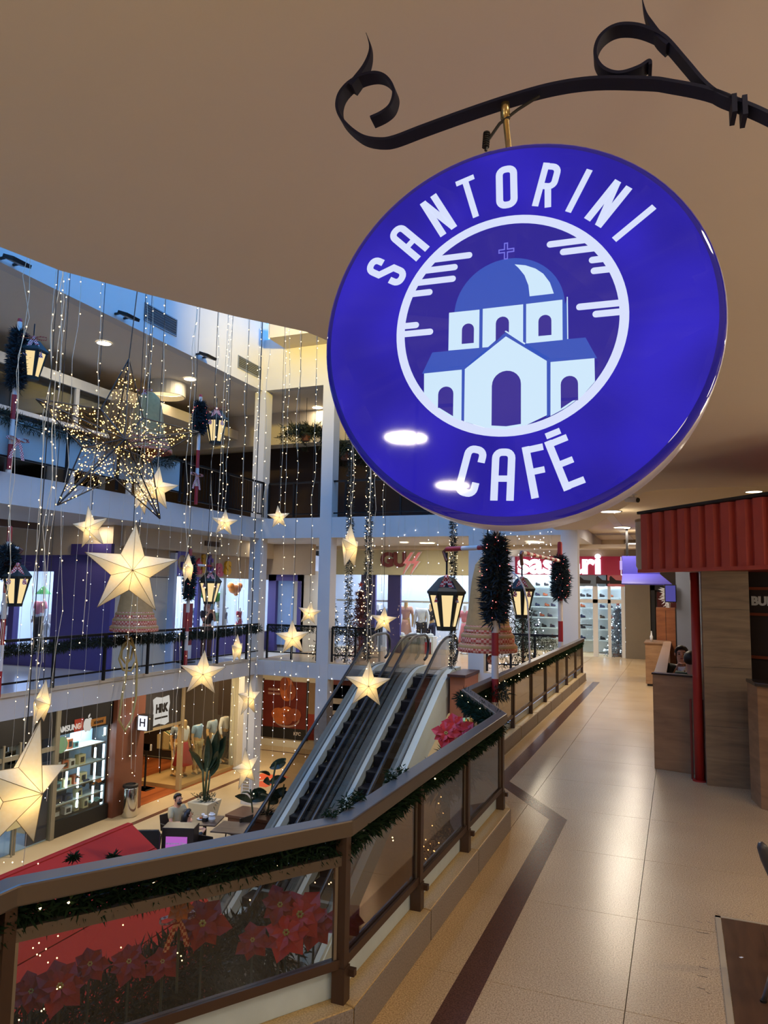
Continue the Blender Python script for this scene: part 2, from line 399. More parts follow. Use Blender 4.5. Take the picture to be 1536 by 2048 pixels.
def person(label, loc, rz, pose, shirt, pants, arms='down', h=1.7, hair='short', sl='short', lean=0, beard=False, back=False):
    t = thing('person', label, 'person', loc, rz); J, u = joints(h, pose, arms=arms, lean=lean)
    B('body', skin_mb(body_chains(J, u, True, True), 1), SKIN, t, smooth=True, local=True)
    B('shirt', skin_mb(shirt_chains(J, u, sl), 1), shirt, t, smooth=True, local=True)
    B('trousers', skin_mb(pants_chains(J, u, .95), 1), pants, t, smooth=True, local=True)
    sh = MB()
    for n in 'lr': sh.tube([J['an'+n]+Vector((0, .03, -.03)), J['to'+n]+Vector((0, .02, .012)), J['to'+n]+Vector((0, -.06, .0))], [.05*u, .045*u, .03*u], 8)
    B('shoes', sh, BLACK, t, smooth=True, local=True)
    face_parts(J, u, t, style=hair, beard=beard)
    return t, J, u
MESHC = {}
def mannequin(label, loc, rz, shirt=None, pants=None, h=1.75, head=True, skin=MANQ, arms='down', sl='short', skirt=None, pl_=.95, group='shop window mannequins', low=True):
    t = thing('mannequin', label, 'mannequin', loc, rz, group); J, u = joints(h, 'stand', arms=arms)
    def cm(key, name, fn, m):
        k = (key, h, arms, sl, head, pl_)
        if k in MESHC: o = bpy.data.objects.new(name, MESHC[k].copy()); o.data.materials.clear(); o.data.materials.append(m); C.objects.link(o); o.parent = t
        else: o = B(name, fn(), m, t, smooth=True, local=True); MESHC[k] = o.data
    cm('body', 'body', lambda: skin_mb(body_chains(J, u, head), 1), skin)
    if shirt: cm('shirt', 'top', lambda: skin_mb(shirt_chains(J, u, sl), 1), shirt)
    if pants: cm('pants', 'trousers', lambda: skin_mb(pants_chains(J, u, pl_), 1), pants)
    if skirt: B('skirt', skirt_mb(J, u, skirt[0], skirt[1]), skirt[2], t, smooth=True, local=True)
    B('base_plate', MB().lathe([(.15, .0), (.15, .012), (.001, .014)], 16), STEEL, t, local=True)
    return t
# ------------------------------------------------------------------ palette
WHITE = mat('painted plaster', S(205, 200, 192), .7, var=.04, scale=2)
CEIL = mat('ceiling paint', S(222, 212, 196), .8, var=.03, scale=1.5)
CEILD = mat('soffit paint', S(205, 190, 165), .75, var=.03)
STONE = terrazzo('terrazzo', S(230, 200, 154), S(166, 134, 94), .25)
STONE2 = terrazzo('terrazzo ground', S(205, 186, 150), S(165, 142, 110), .22)
KERB = terrazzo('kerb stone', S(216, 186, 132), S(176, 146, 98), .4)
BROWNIN = terrazzo('brown inlay', S(112, 76, 60), S(70, 44, 36), .25)
GREYFL = mat('pale floor', S(190, 190, 190), .15, var=.05)
PURPLE = mat('purple paint', S(84, 76, 142), .55, var=.06)
DARK = mat('dark metal', S(38, 36, 36), .4, .6, var=.1)
BLACK = mat('black', S(22, 21, 22), .5, var=.1)
IRON = mat('painted iron', S(20, 23, 48), .6, 0, spec=.25, var=.15, scale=12)
BRONZE = mat('bronze aluminium', S(112, 102, 92), .34, .6, var=.08, scale=3)
BRONZED = mat('bronze aluminium dark', S(86, 66, 54), .38, .5, var=.08, scale=3)
STEEL = mat('brushed steel', S(190, 188, 182), .28, .9, var=.06)
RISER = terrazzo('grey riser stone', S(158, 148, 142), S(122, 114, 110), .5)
TILEW = mat('white glazed tile', S(196, 212, 222), .3, var=.12, scale=9)
RED = mat('red paint', S(165, 42, 38), .45, var=.06)
REDBOX = mat('red corrugated steel', S(192, 80, 70), .5, var=.12, scale=4)
FROST = mat('white board', S(225, 225, 225), .6, var=.03)
GLASSF = glass('lightly tinted glass', (.84, .78, .70), .02, .03)
GLASSB = glass('bronze tinted glass', (.5, .42, .35), .17, .04)
GLASSC = glass('clear glass', (.92, .95, .94), .03, .02)
GLASSD = glass('smoked glass', (.45, .43, .42), .06, .04)
GREEN = mat('evergreen needles', S(30, 48, 32), .9, spec=.1, var=.35, scale=30)
GREEND = mat('evergreen needles dark', S(50, 54, 42), .9, spec=.1, var=.35, scale=30)
LAMP = glow('lamp diffuser', S(255, 236, 200), 9.0)
BULB = glow('warm fairy bulb', S(255, 214, 150), 14.0)
BULBR = glow('red fairy bulb', S(255, 110, 105), 6.0)
BULBC = glow('cool fairy bulb', S(225, 232, 255), 9.0)
WIRE = mat('clear wire', S(214, 200, 170), .5, var=.1)

# ------------------------------------------------------------------ structure
XL, YF = -11.2, 18.2
RAIL = [(-2.2, -5.9), (-2.2, 2.02), (-1.45, 3.17), (-1.45, 6.38), (-2.14, 7.75), (-2.14, 17.9)]
def offs(path, d):
    m = MB().path_bar(path, d, d+.001, 0, 1); return [(m.v[i*4][0], m.v[i*4][1]) for i in range(len(path))]
edge = offs(RAIL, -.16)
fl = MB().prism(edge+[(-2.1, 18.2), (6, 18.2), (6, -6)], -.43, -.02)
floor = struct('floor', fl, WHITE)
def clip(poly, ax, v, keep):
    out = []
    for i in range(len(poly)):
        a, b = poly[i], poly[(i+1) % len(poly)]; ia, ib = (a[ax]-v)*keep >= 0, (b[ax]-v)*keep >= 0
        if ia: out.append(a)
        if ia != ib: t = (v-a[ax])/(b[ax]-a[ax]); out.append((a[0]+(b[0]-a[0])*t, a[1]+(b[1]-a[1])*t))
    return out
# terrazzo slabs, laid between the kerb and the shops, hairline joints
xs = [-2.6, -1.38, -.29, .8, 1.89, 2.98, 4.1, 6.0]; ys = [-5.87+1.09*i for i in range(31)]
walk = [(-2.08, -2.6), (-2.08, 2.05), (-1.39, 3.1), (-1.39, 6.42), (-2.04, 7.8), (-2.04, 17.9), (-2.3, 17.9), (-2.3, 26.9), (6, 26.9), (6, -2.6)]
def slab(x0, x1, y0, y1):
    # concave walk: clip by the cell, right of the kerb line only
    pts = []
    g = .0022
    cell = [(x0+g, y0+g), (x1-g, y0+g), (x1-g, y1-g), (x0+g, y1-g)]
    if x0 < -1.3:
        K = [(-2.08, -9), (-2.08, 2.05), (-1.39, 3.1), (-1.39, 6.42), (-2.04, 7.8), (-2.04, 17.9), (-6, 17.92), (-6, 40)]
        def kx(y):
            for a, b in zip(K, K[1:]):
                if a[1] <= y <= b[1] and b[1] > a[1]: return a[0]+(b[0]-a[0])*(y-a[1])/(b[1]-a[1])
            return -6
        yy = sorted({y0+g, y1-g}|{y for y in (2.05, 3.1, 6.42, 7.8, 17.9, 17.92) if y0+g < y < y1-g})
        l = [(max(x0+g, kx(y)), y) for y in yy]; l = [(min(a, x1-g), y) for a, y in l]
        r = [(x1-g, y) for y in reversed(yy)]
        cell = l+r
        if max(a for a, _ in r)-min(a for a, _ in l) < .02: return None
    return MB().prism(cell[::-1], -.02, 0)
for i in range(len(xs)-1):
    for j in range(len(ys)-1):
        if ys[j] > 25.5 or (xs[i] > 1.8 and ys[j] > 12): continue
        p = slab(xs[i], xs[i+1], ys[j], ys[j+1])
        if p: B('floor_slab', p, STONE, floor)
# brown inlaid stripes
def stripe(pts, w=.15, z=.0012, par=floor, m=BROWNIN):
    B('inlay_stripe', MB().path_bar(pts, -w/2, w/2, z-.02, z), m, par)
stripe([(-1.80, -5.8), (-1.80, 1.95), (-1.045, 3.2), (-1.045, 6.85), (-1.80, 7.95), (-1.80, 17.6)])
# ground floor
gf = struct('ground_floor', MB().box(-22, -6, -4.4, 6, 27, -4.02), WHITE)
B('floor_slab', MB().box(-22, -6, -4.02, 6, 27, -4.0), STONE2, gf)
stripe([(-13.0, 4), (-13.0, 20.5), (-11.9, 20.5)], .16, -3.998, gf)
stripe([(-15.6, 24.4), (-9, 24.4)], .12, -3.998, gf)
# upper slabs
struct('floor_slab_left', MB().box(-22, -6, -.43, XL, 27, 0), WHITE)
struct('floor_slab_far', MB().box(XL, YF, -.43, 6, 27, -.021), WHITE)
struct('floor_left', MB().box(-22, -6, 0, XL-.06, 17.8, .012), GREYFL)
struct('floor_far', MB().box(XL, YF+.06, -.02, -2.602, 27, 0), STONE)
struct('trim_1', MB().box(XL-.02, -6, -.02, XL+.03, 18.2, .05), CEILD)
struct('ceiling_left', MB().box(-22, -6, 3.43, XL, 27, 4.0), WHITE)
struct('ceiling_far', MB().box(XL, YF, 3.43, -2.3, 27, 4.0), WHITE)
struct('ceiling_upper_left', MB().box(-22, -6, 7.83, XL-.1, 27, 8.1), CEIL)
struct('ceiling_upper_far', MB().box(XL-.1, YF, 7.83, 6, 27, 8.1), CEIL)
struct('wall_upper_left', MB().box(XL-.35, -6, 7.8, XL-.08, YF+.2, 9.9), WHITE)
ceil_edge = [(-2.6, -6), (-2.6, 2.1), (-2.54, 2.36), (-2.34, 2.72), (-2.1, 3.1), (-1.86, 3.42), (-1.78, 3.7), (-1.78, 6.3), (-2.3, 7.6), (-2.48, 9), (-2.5, 16.4), (-1.85, 16.5), (-.72, 12.0), (-.42, 10.56), (-.2, 10.3), (6, 10.3), (6, -6)]
struct('ceiling', MB().prism(ceil_edge, 3.4, 3.72), CEIL)
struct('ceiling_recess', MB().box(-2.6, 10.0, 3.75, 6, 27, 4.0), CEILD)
# shell
struct('wall_left', MB().box(-22.2, -6, -4.4, -22, 27, 8), WHITE)
struct('wall_far', MB().box(-22, 27, -4.4, 6, 27.2, 8), CEIL)
struct('wall_right', MB().box(6, -6, -4.4, 6.2, 27, 4), CEIL)
struct('wall_back', MB().box(-22, -6.2, -4.4, 6.2, -6, 9.9), WHITE)
struct('wall_below', MB().box(-1.5, -6, -4.0, -1.3, YF, -.44), CEIL)
struct('wall_upper_right', MB().box(-1.5, -6, 3.74, -1.3, 27, 9.9), WHITE)
# far clerestory: wall, jutting soffit box, window to the sky
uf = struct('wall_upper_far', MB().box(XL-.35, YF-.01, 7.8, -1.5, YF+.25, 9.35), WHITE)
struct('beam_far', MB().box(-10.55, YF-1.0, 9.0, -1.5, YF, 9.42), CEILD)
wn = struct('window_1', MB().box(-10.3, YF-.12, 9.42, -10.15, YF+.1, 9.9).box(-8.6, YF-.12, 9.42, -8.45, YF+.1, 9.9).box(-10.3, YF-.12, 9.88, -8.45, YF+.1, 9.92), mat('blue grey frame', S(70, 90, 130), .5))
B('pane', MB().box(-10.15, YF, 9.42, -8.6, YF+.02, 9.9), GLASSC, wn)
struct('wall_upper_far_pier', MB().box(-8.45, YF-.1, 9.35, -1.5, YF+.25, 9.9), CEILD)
# glazed skylight over the light well: bars and panes, everything in the well hangs from it
sk = struct('ceiling_skylight', MB().box(XL-.35, -6, 9.95, XL-.1, YF+.2, 10.1).box(-1.6, -6, 9.95, -1.4, YF+.2, 10.1), MATS['grey bar'] if 'grey bar' in MATS else mat('grey bar', S(120, 125, 130), .5))
for i in range(11): B('glazing_bar', MB().box(XL-.2, -5.08+2.28*i, 9.94, -1.5, -5.03+2.28*i, 10.05), MATS['grey bar'], sk)
for i in range(10): B('pane', MB().box(XL-.2, -5.03+2.28*i, 9.92, -1.5, -5.08+2.28*(i+1), 9.935), GLASSC, sk)
# white columns of the atrium corners
def column(x, y, z0, z1, w=.36, d=.38):
    return struct('column', MB().box(x, y, z0, x+w, y+d, z1), WHITE)
column(-11.52, YF-.02, -4, 7.82); column(-9.27, YF-.02, -4, 7.82); column(-4.98, YF-.02, -4, 7.82, .4); column(-2.66, YF-.02, 0, 3.75, .4)

# ------------------------------------------------------------------ ceiling lights (fixture + the lamp inside it)
def downlight(px, py, z, d=.22, power=22, label='', P=None, cat='ceiling light', col=None):
    p = P or onz(px, py, z)
    t = thing('ceiling_light', label, cat, (p[0], p[1], z), 0, 'recessed ceiling lights')
    B('trim_ring', MB().lathe([(d/2+.018, -.012), (d/2+.02, 0), (d/2, 0), (d/2-.004, -.012)], 20, cap=False), FROST, t, local=True)
    B('diffuser', MB().lathe([(d/2-.004, -.008), (.001, -.010)], 20), LAMP, t, local=True)
    if power: area('lamp', (p[0], p[1], z-.03), d, power, col or WARM)
    return p
# ------------------------------------------------------------------ the hanging cafe sign
SO = Vector((-.2648, 1.2271, 2.4635)); SU = Vector((.99786, .06537, 0)); SV = Vector((-.00268, .04097, .99916)); SN = Vector((.06532, -.99702, .04106))
SM = Matrix(((SU.x, SV.x, SN.x, SO.x), (SU.y, SV.y, SN.y, SO.y), (SU.z, SV.z, SN.z, SO.z), (0, 0, 0, 1)))
R = .35
sign = bpy.data.objects.new('hanging_sign', None); C.objects.link(sign); sign.matrix_world = SM
tag(sign, 'round backlit blue cafe sign with a white domed church, hanging from the iron bracket', 'sign')
def lit(name, col, es, coat=1.0):
    m = mat(name, S(10, 8, 40), .04, var=0, emit=col, es=es, spec=.5, coat=coat); m.cycles.emission_sampling = 'NONE'; return m
FACE = lit('backlit blue acrylic', S(40, 31, 172), 1.0, coat=.35)
N_, L_, b_ = nodes_of(FACE)   # noise in the emission imitates uneven backlight
tc = N_.new('ShaderNodeTexCoord'); nz = N_.new('ShaderNodeTexNoise'); nz.inputs['Scale'].default_value = 5.5; nz.inputs['Detail'].default_value = 1
mr = N_.new('ShaderNodeMapRange'); mr.inputs['From Min'].default_value = .35; mr.inputs['From Max'].default_value = .7; mr.inputs['To Min'].default_value = .78; mr.inputs['To Max'].default_value = 1.25
L_.new(tc.outputs['Object'], nz.inputs['Vector']); L_.new(nz.outputs['Fac'], mr.inputs['Value']); L_.new(mr.outputs['Result'], b_.inputs['Emission Strength'])
FACEI = lit('backlit blue film', S(40, 33, 150), .95)
FALLB = lit('blue backlight falloff', S(30, 24, 128), .75, coat=.2)  # darker emission imitates the backlight fading towards the rim
PRINT = lit('backlit white print', S(216, 226, 255), 1.0)
PRINTC = lit('backlit white print church', S(205, 232, 252), 1.02)
BLUE2 = lit('backlit mid blue film', S(40, 82, 190), .95)
RIMW = mat('translucent sign rim', S(190, 188, 190), .25, var=.03, emit=S(150, 140, 170), es=.12)
prof = [(R*.985, 0), (R*.996, -.004), (R, -.010)]
B('blue_face', MB().lathe([(.001, 0), (R*.5, 0), (R*.962, 0)], 96), FACE, sign, local=True)
B('face_falloff_edge', MB().lathe([(R*.962, 0), (R*.982, -.002), (R*.995, -.006), (R, -.014)], 96, cap=False), FALLB, sign, local=True, smooth=True)
B('rim', MB().lathe([(R, -.014), (R*1.004, -.018), (R*1.004, -.085), (R, -.088)], 96, cap=False), RIMW, sign, local=True, smooth=True)
B('back_face', MB().lathe([(R, -.088), (R*.96, -.098), (.001, -.1)], 64), FACE, sign, local=True)
bm_rl = area('sign_back_lamp', SO-SN*.14, .6, .5, S(90, 80, 255)); bm_rl.rotation_euler = Matrix((SU, SV, SN)).transposed().to_euler()

def pl(poly, z0, z1):   # polygon (sign units) to a plate
    return MB().prism([(x*R, y*R) for x, y in poly], z0, z1)
Z0, Z1 = .0004, .0012
def plates(polys, zz=(Z0, Z1)):
    m = MB()
    for p in polys: m.merge(pl(p, *zz))
    return m
def arc(cx, cy, r, a0, a1, n=20): return [(cx+r*math.cos(math.radians(a0+(a1-a0)*i/n)), cy+r*math.sin(math.radians(a0+(a1-a0)*i/n))) for i in range(n+1)]
def strip(o, i):   # band between two equally long polylines
    m = MB(); n = len(o)
    for k in range(n-1): m.merge(pl([o[k], o[k+1], i[k+1], i[k]], Z0, Z1))
    return m
def stroke(pts, w, closed=False):
    """constant-width stroke along a polyline with mitres, as outer and inner edges"""
    P = [Vector(p) for p in pts]; n = len(P); o = []; q = []
    for k in range(n):
        ds = []
        if k > 0 or closed: ds.append((P[k]-P[k-1]).normalized())
        if k < n-1 or closed: ds.append((P[(k+1) % n]-P[k]).normalized())
        ns = [Vector((-d.y, d.x)) for d in ds]
        v = ns[0] if len(ns) == 1 else (ns[0]+ns[1])/max(.35, 1+ns[0].dot(ns[1]))
        o.append(tuple(P[k]+v*w/2)); q.append(tuple(P[k]-v*w/2))
    if closed: o.append(o[0]); q.append(q[0])
    return strip(o, q)
B('ring', strip(arc(-.01, .0145, .580, 0, 360, 96), arc(-.01, .0145, .536, 0, 360, 96)), PRINT, sign, local=True)
# letters: strokes in a box of half width a, from y 0 to 1 (scaled to the letter height)
W_ = .036
def rr(a, y0, y1, r, sides):   # rounded corner helper
    return sides
def glyph(ch, a, h):
    e = W_/2; x = a-e; t = h-e; r = .03; m = MB()
    def corner(cx, cy, a0, a1): return arc(cx, cy, r, a0, a1, 5)
    if ch == 'O': m = stroke(corner(x-r, t-r, 0, 90)+corner(-x+r, t-r, 90, 180)+corner(-x+r, e+r, 180, 270)+corner(x-r, e+r, 270, 360), W_, True)
    elif ch == 'A':
        m = stroke([(x, 0)]+corner(x-r, t-r, 0, 90)+corner(-x+r, t-r, 90, 180)+[(-x, 0)], W_); m.merge(stroke([(-x, h*.42), (x, h*.42)], W_*.85))
    elif ch == 'S':
        m = stroke([(x, h*.68), (x, t-r)]+corner(x-r, t-r, 0, 90)[1:]+corner(-x+r, t-r, 90, 180)+[(-x, h*.62), (x, h*.38)]+[(x, e+r)]+corner(x-r, e+r, 0, -90)[1:]+corner(-x+r, e+r, 270, 180)+[(-x, h*.32)], W_)
    elif ch == 'C':
        m = stroke([(x, h*.70), (x, t-r)]+corner(x-r, t-r, 0, 90)[1:]+corner(-x+r, t-r, 90, 180)+corner(-x+r, e+r, 180, 270)+corner(x-r, e+r, 270, 360)+[(x, h*.30)], W_)
    elif ch == 'N':
        m = stroke([(-x, 0), (-x, h)], W_); m.merge(stroke([(x, 0), (x, h)], W_)); m.merge(pl([(-x-e, h), (-x+e*.9, h), (x+e, 0), (x-e*.9, 0)], Z0, Z1))
    elif ch == 'T':
        m = stroke([(0, 0), (0, h)], W_*.9); m.merge(stroke([(-a, h-e*.62), (a, h-e*.62)], W_*.75))
    elif ch == 'I': m = stroke([(0, 0), (0, h)], W_*.86)
    elif ch == 'R':
        m = stroke([(-x, 0), (-x, h)], W_*.9); m.merge(stroke([(-x, t), (x-r, t)]+corner(x-r, t-r, 90, 0)+corner(x-r, h*.47+r, 0, -90)+[(-x, h*.47)], W_*.9)); m.merge(stroke([(x*.15, h*.47), (x, 0)], W_*.9))
    elif ch in 'FE':
        m = stroke([(-x, 0), (-x, h)], W_); m.merge(stroke([(-a, h-e), (a, h-e)], W_*.9)); m.merge(stroke([(-a, h*.50), (a*.75, h*.50)], W_*.85))
        if ch == 'E': m.merge(stroke([(-a, e), (a, e)], W_*.9))
    return m
def letter(ch, ang, r0, h, a, bottom=False, dr=0):
    m = glyph(ch, a, h); th = math.radians(-ang if not bottom else 180-ang)
    if not bottom: M = Matrix.Rotation(th, 4, 'Z') @ Matrix.Translation((0, r0*R, 0))
    else: M = Matrix.Rotation(th, 4, 'Z') @ Matrix.Translation((0, -(r0+h)*R, 0))
    B('letter', m.xf(M), PRINT, sign, local=True)
    return M
for ch, ang, a in (('S', -60.3, .052), ('A', -45.6, .052), ('N', -29.9, .051), ('T', -15.9, .05), ('O', -1.3, .055), ('R', 14.4, .051), ('I', 26.9, .02), ('N', 39.4, .051), ('I', 52.3, .02)):
    letter(ch, ang, .640, .236, a)
for ch, ang, a in (('C', -165.9, .056), ('A', -178.0, .057), ('F', 169.6, .05), ('E', 159.3, .054)):
    M = letter(ch, ang, .626, .258, a, True)
B('letter', stroke([(-.036, .258+.025), (.036, .258+.025)], .03).xf(M), PRINT, sign, local=True)
# sky lines: rounded bars growing from the ring
def rbar(x0, x1, y, w=.033, endl=True):
    r = w/2
    p = (arc(x0+r, y, r, 90, 270, 8)+[(x1, y-r), (x1, y+r)]) if endl else (arc(x1-r, y, r, -90, 90, 8)+[(x0, y+r), (x0, y-r)])
    B('sky_line', pl(p, Z0, Z1+.0001), PRINT, sign, local=True)
rx = lambda y: -.01-math.sqrt(max(0, .558**2-(y-.0145)**2))
for x1, y in ((-.192, .408), (-.268, .352), (-.277, .289), (-.40, .230), (-.469, .056), (-.392, .012)): rbar(rx(y), x1, y, endl=False)
for x0, y in ((.185, .410), (.249, .361), (.387, .300), (.395, .243), (.325, .065), (.401, .020)): rbar(x0, -.02-rx(y), y)
# church
def arch(x0, x1, y0, ys): return [(x0, y0)]+arc((x0+x1)/2, ys, (x1-x0)/2, 180, 0, 10)+[(x1, y0)]
ZB = (.0002, .0008)
B('film_disc', MB().lathe([(.536*R, .0003), (.001, .0003)], 64).xf(Matrix.Translation((-.01*R, .0145*R, 0))), FACEI, sign, local=True)
B('blue_dome', pl(arc(-.005, .085, .277, 180, 0, 28)+[(.285, .12), (.285, -.21), (-.311, -.21), (-.311, .1)], .0004, .0009), BLUE2, sign, local=True)
B('blue_roof', plates([[(-.394, -.102), (-.446, -.212), (-.22, -.212), (-.15, -.102)], [(.2, -.094), (.368, -.094), (.42, -.203), (.18, -.203)], [(-.24, -.205), (-.235, -.47), (-.2, -.48), (-.2, -.2)], [(.18, -.2), (.18, -.48), (.206, -.468), (.206, -.2)], [(-.23, -.21), (-.02, -.028), (.19, -.19), (.19, -.21)]], (.0006, .0011)), BLUE2, sign, local=True)
B('dome_highlight', pl([(.026, .326), (.08, .314), (.13, .290), (.168, .258), (.200, .208), (.219, .148), (.101, .147), (.095, .205), (.075, .262), (.045, .305)], .0010, .0014), PRINTC, sign, local=True)
def wall_with_hole(outer, hole): # outer polygon, dark opening laid on it
    pass
for poly in ([(-.309, -.103), (-.309, .104), (-.151, .104), (-.151, -.103)], [(-.134, -.1), (-.134, .106), (.069, .108), (.069, -.1)], [(.084, -.098), (.084, .108), (.260, .111), (.260, -.096)]):
    B('white_wall', pl(poly, .0010, .0014), PRINTC, sign, local=True)
B('blue_roof', plates([[(-.24, -.212), (-.016, -.026), (.2, -.185), (.2, -.212)], [(-.31, -.1), (.3, -.1), (.3, -.19), (-.31, -.19)]], (.0012, .0016)), BLUE2, sign, local=True)
B('white_gable', pl([(-.222, -.206), (-.016, -.052), (.184, -.197), (.184, -.47), (.09, -.512), (-.02, -.53), (-.12, -.515), (-.222, -.478)], .0014, .0018), PRINTC, sign, local=True)
B('gable_line', plates([[(-.022, -.026), (-.016, -.022), (.082, -.098), (.076, -.103)], [(.281, .122), (.286, .122), (.287, -.095), (.282, -.095)]], (.0018, .002)), PRINTC, sign, local=True)
B('white_wall', pl([(-.435, -.212), (-.238, -.207), (-.236, -.475), (-.30, -.445), (-.36, -.40), (-.433, -.318)], .0012, .0016), PRINTC, sign, local=True)
B('white_wall', pl([(.202, -.204), (.408, -.202), (.409, -.318), (.35, -.385), (.27, -.44), (.201, -.475)], .0012, .0016), PRINTC, sign, local=True)
for x0, x1, y0, ys, z in ((-.24, -.178, -.071, .004, .0016), (-.067, -.001, -.06, .02, .00115), (.144, .207, -.066, .009, .0016), (-.358, -.279, -.40, -.33, .0018), (.250, .331, -.405, -.322, .0018)):
    B('window_print', pl(arch(x0, x1, y0, ys), .001, .0016 if z < .0012 else z+.0003) if abs(x0+.067) > .01 else pl([(-.067, -.076), (-.067, .021)]+arc(-.034, .021, .033, 180, 0, 8)[1:]+[(-.001, -.042), (-.018, -.031), (-.034, -.043)], .001, .0017), FACEI, sign, local=True)
B('window_print', plates([[(-.358, -.395), (-.358, -.38), (-.279, -.38), (-.279, -.448)], [(.250, -.442), (.250, -.39), (.331, -.39), (.331, -.387)]], (.001, .0021)), FACEI, sign, local=True)
B('door_print', pl([(-.084, -.507), (-.084, -.30)]+arc(-.012, -.303, .0715, 180, 0, 12)+[(.06, -.507), (-.012, -.515)], .0015, .0022), FACEI, sign, local=True)
B('cross_outline', stroke([(-.026, .362), (-.026, .398), (-.054, .398), (-.054, .414), (-.026, .414), (-.026, .447), (-.011, .447), (-.011, .414), (.021, .414), (.021, .398), (-.011, .398), (-.011, .362)], .006, True), lit('backlit violet print', S(110, 110, 225), 1), sign, local=True)

# ------------------------------------------------------------------ scrolled iron bracket
brk = bpy.data.objects.new('sign_bracket', None); C.objects.link(brk); brk.matrix_world = SM
tag(brk, 'dark wrought iron bracket of flat bar with two curled scrolls above the round blue sign', 'bracket')
HW = .016; PLZ = -.045
def su(px, py, off=0.0):   # survey: point of the bracket's own vertical plane
    o = SO+SN*(PLZ+off); d = Vector(ray(px, py)); e = Vector(EYE); t = (o-e).dot(SN)/d.dot(SN); q = e+d*t-SO
    return Vector((q.dot(SU), q.dot(SV)))
def smooth_path(pts, n=6):
    P = [Vector(p) for p in pts]; out = []
    for i in range(len(P)-1):
        a, b, c, d = P[max(i-1, 0)], P[i], P[i+1], P[min(i+2, len(P)-1)]
        for k in range(n):
            t = k/n; out.append(.5*((2*b)+(-a+c)*t+(2*a-5*b+4*c-d)*t*t+(-a+3*b-3*c+d)*t**3))
    return out+[P[-1]]
def flatbar(pix, th=.006, hw=HW, taper=None):
    P = smooth_path([su(*p, HW) for p in pix]); n = len(P); vs = []
    for i, p in enumerate(P):
        t = (P[min(i+1, n-1)]-P[max(i-1, 0)]).normalized(); q = Vector((-t.y, t.x))
        f = taper(i/(n-1)) if taper else 1
        for s, z in ((-1, -hw), (1, -hw), (1, hw), (-1, hw)): vs.append((p.x+q.x*s*th/2*f, p.y+q.y*s*th/2*f, PLZ+z*f))
    return MB().add(vs, [(i*4+j, i*4+(j+1) % 4, i*4+4+(j+1) % 4, i*4+4+j) for i in range(n-1) for j in range(4)]+[(3, 2, 1, 0), tuple(4*n-4+j for j in range(4))])
E_ = [(1700, 325), (1600, 257), (1532, 221), (1480, 199), (1416, 175), (1340, 160), (1299, 155), (1194, 154), (1107, 166), (1019, 190), (932, 219), (844, 251), (786, 273), (757, 277), (727, 272), (704, 258), (684, 238), (675, 221), (673, 205), (677, 188), (686, 174), (700, 161), (722, 149), (748, 144), (768, 150), (782, 166), (787, 185), (780, 208), (763, 223), (740, 234)]
B('main_bar', flatbar(E_), IRON, brk, local=True)
B('upper_scroll', flatbar([(1301, 128), (1298, 120), (1278, 132), (1245, 143), (1220, 141), (1200, 128), (1190, 105), (1196, 78), (1214, 58), (1240, 47), (1275, 48), (1310, 60), (1335, 76), (1372, 118), (1410, 162), (1440, 185), (1478, 200)]), IRON, brk, local=True)
B('leaf_spike', flatbar([(700, 168), (715, 148), (727, 128), (735, 105), (736, 82), (727, 54)], .012, taper=lambda t: max(.08, 1-t**1.6)), IRON, brk, local=True)
B('leaf_spike', flatbar([(1338, 84), (1318, 66), (1302, 40), (1291, 15), (1284, -20)], .012, taper=lambda t: max(.08, 1-t**1.6)), IRON, brk, local=True)
j = su(1466, 214)
B('tie_band', MB().box(j.x-.004, j.y-.022, PLZ-.019, j.x+.004, j.y+.012, PLZ+.019).box(j.x+.012, j.y-.03, PLZ-.019, j.x+.02, j.y+.006, PLZ+.019), IRON, brk, local=True)
e0 = su(1700, 325)
B('wall_plate', MB().box(e0.x-.01, e0.y-.12, PLZ-.04, e0.x+.008, e0.y+.2, PLZ+.04), IRON, brk, local=True)
# brass hanger and flex: parts of the sign
a0, a1 = su(1010, 208), su(1019, 292)
B('brass_hanger', MB().tube([(a0.x, a0.y+.012, PLZ), (a0.x, a0.y, PLZ), (a0.x+.001, a0.y-.03, PLZ), (a0.x+.001, a0.y-.031, PLZ), (a1.x, a1.y-.02, PLZ)], [.004, .0085, .0095, .0055, .0055], 14), mat('brass', S(190, 165, 110), .25, .9, var=.05), sign, local=True, smooth=True)
c0, c1, c2 = su(1036, 219), su(1000, 250), su(975, 282)
B('power_flex', MB().tube([(c0.x+.04, c0.y+.02, PLZ), (c0.x, c0.y, PLZ), (c1.x, c1.y, PLZ+.004), (c2.x, c2.y, PLZ), (c2.x-.003, c2.y-.02, PLZ)], .003, 8), BLACK, sign, local=True)
g = MB()
for k in range(7): g.lathe([(.0062, 0), (.0068, .003), (.0055, .004)], 10, (c2.x-.003, c2.y, 0)).v[-30:] 
gl = MB()
for k in range(7): gl.tube([(c2.x-.0035+k*.0003, c2.y-.012+k*.0044, PLZ), (c2.x-.0035+k*.0003, c2.y-.0085+k*.0044, PLZ)], [.0072, .0064], 10)
B('cable_gland', gl, BLACK, sign, local=True)
# the slim iron post the bracket is fixed to, hung from the ceiling at the right, out of view
q = SM @ Vector((e0.x+.04, 0, PLZ)); qi = SM.inverted()
B('ceiling_post', MB().cbox(q.x, q.y, 2.95, .06, .06, .9).lathe([(.08, 3.39), (.08, 3.4), (.001, 3.4)], 16, (q.x, q.y, 0)).xf(qi), IRON, brk, local=True)
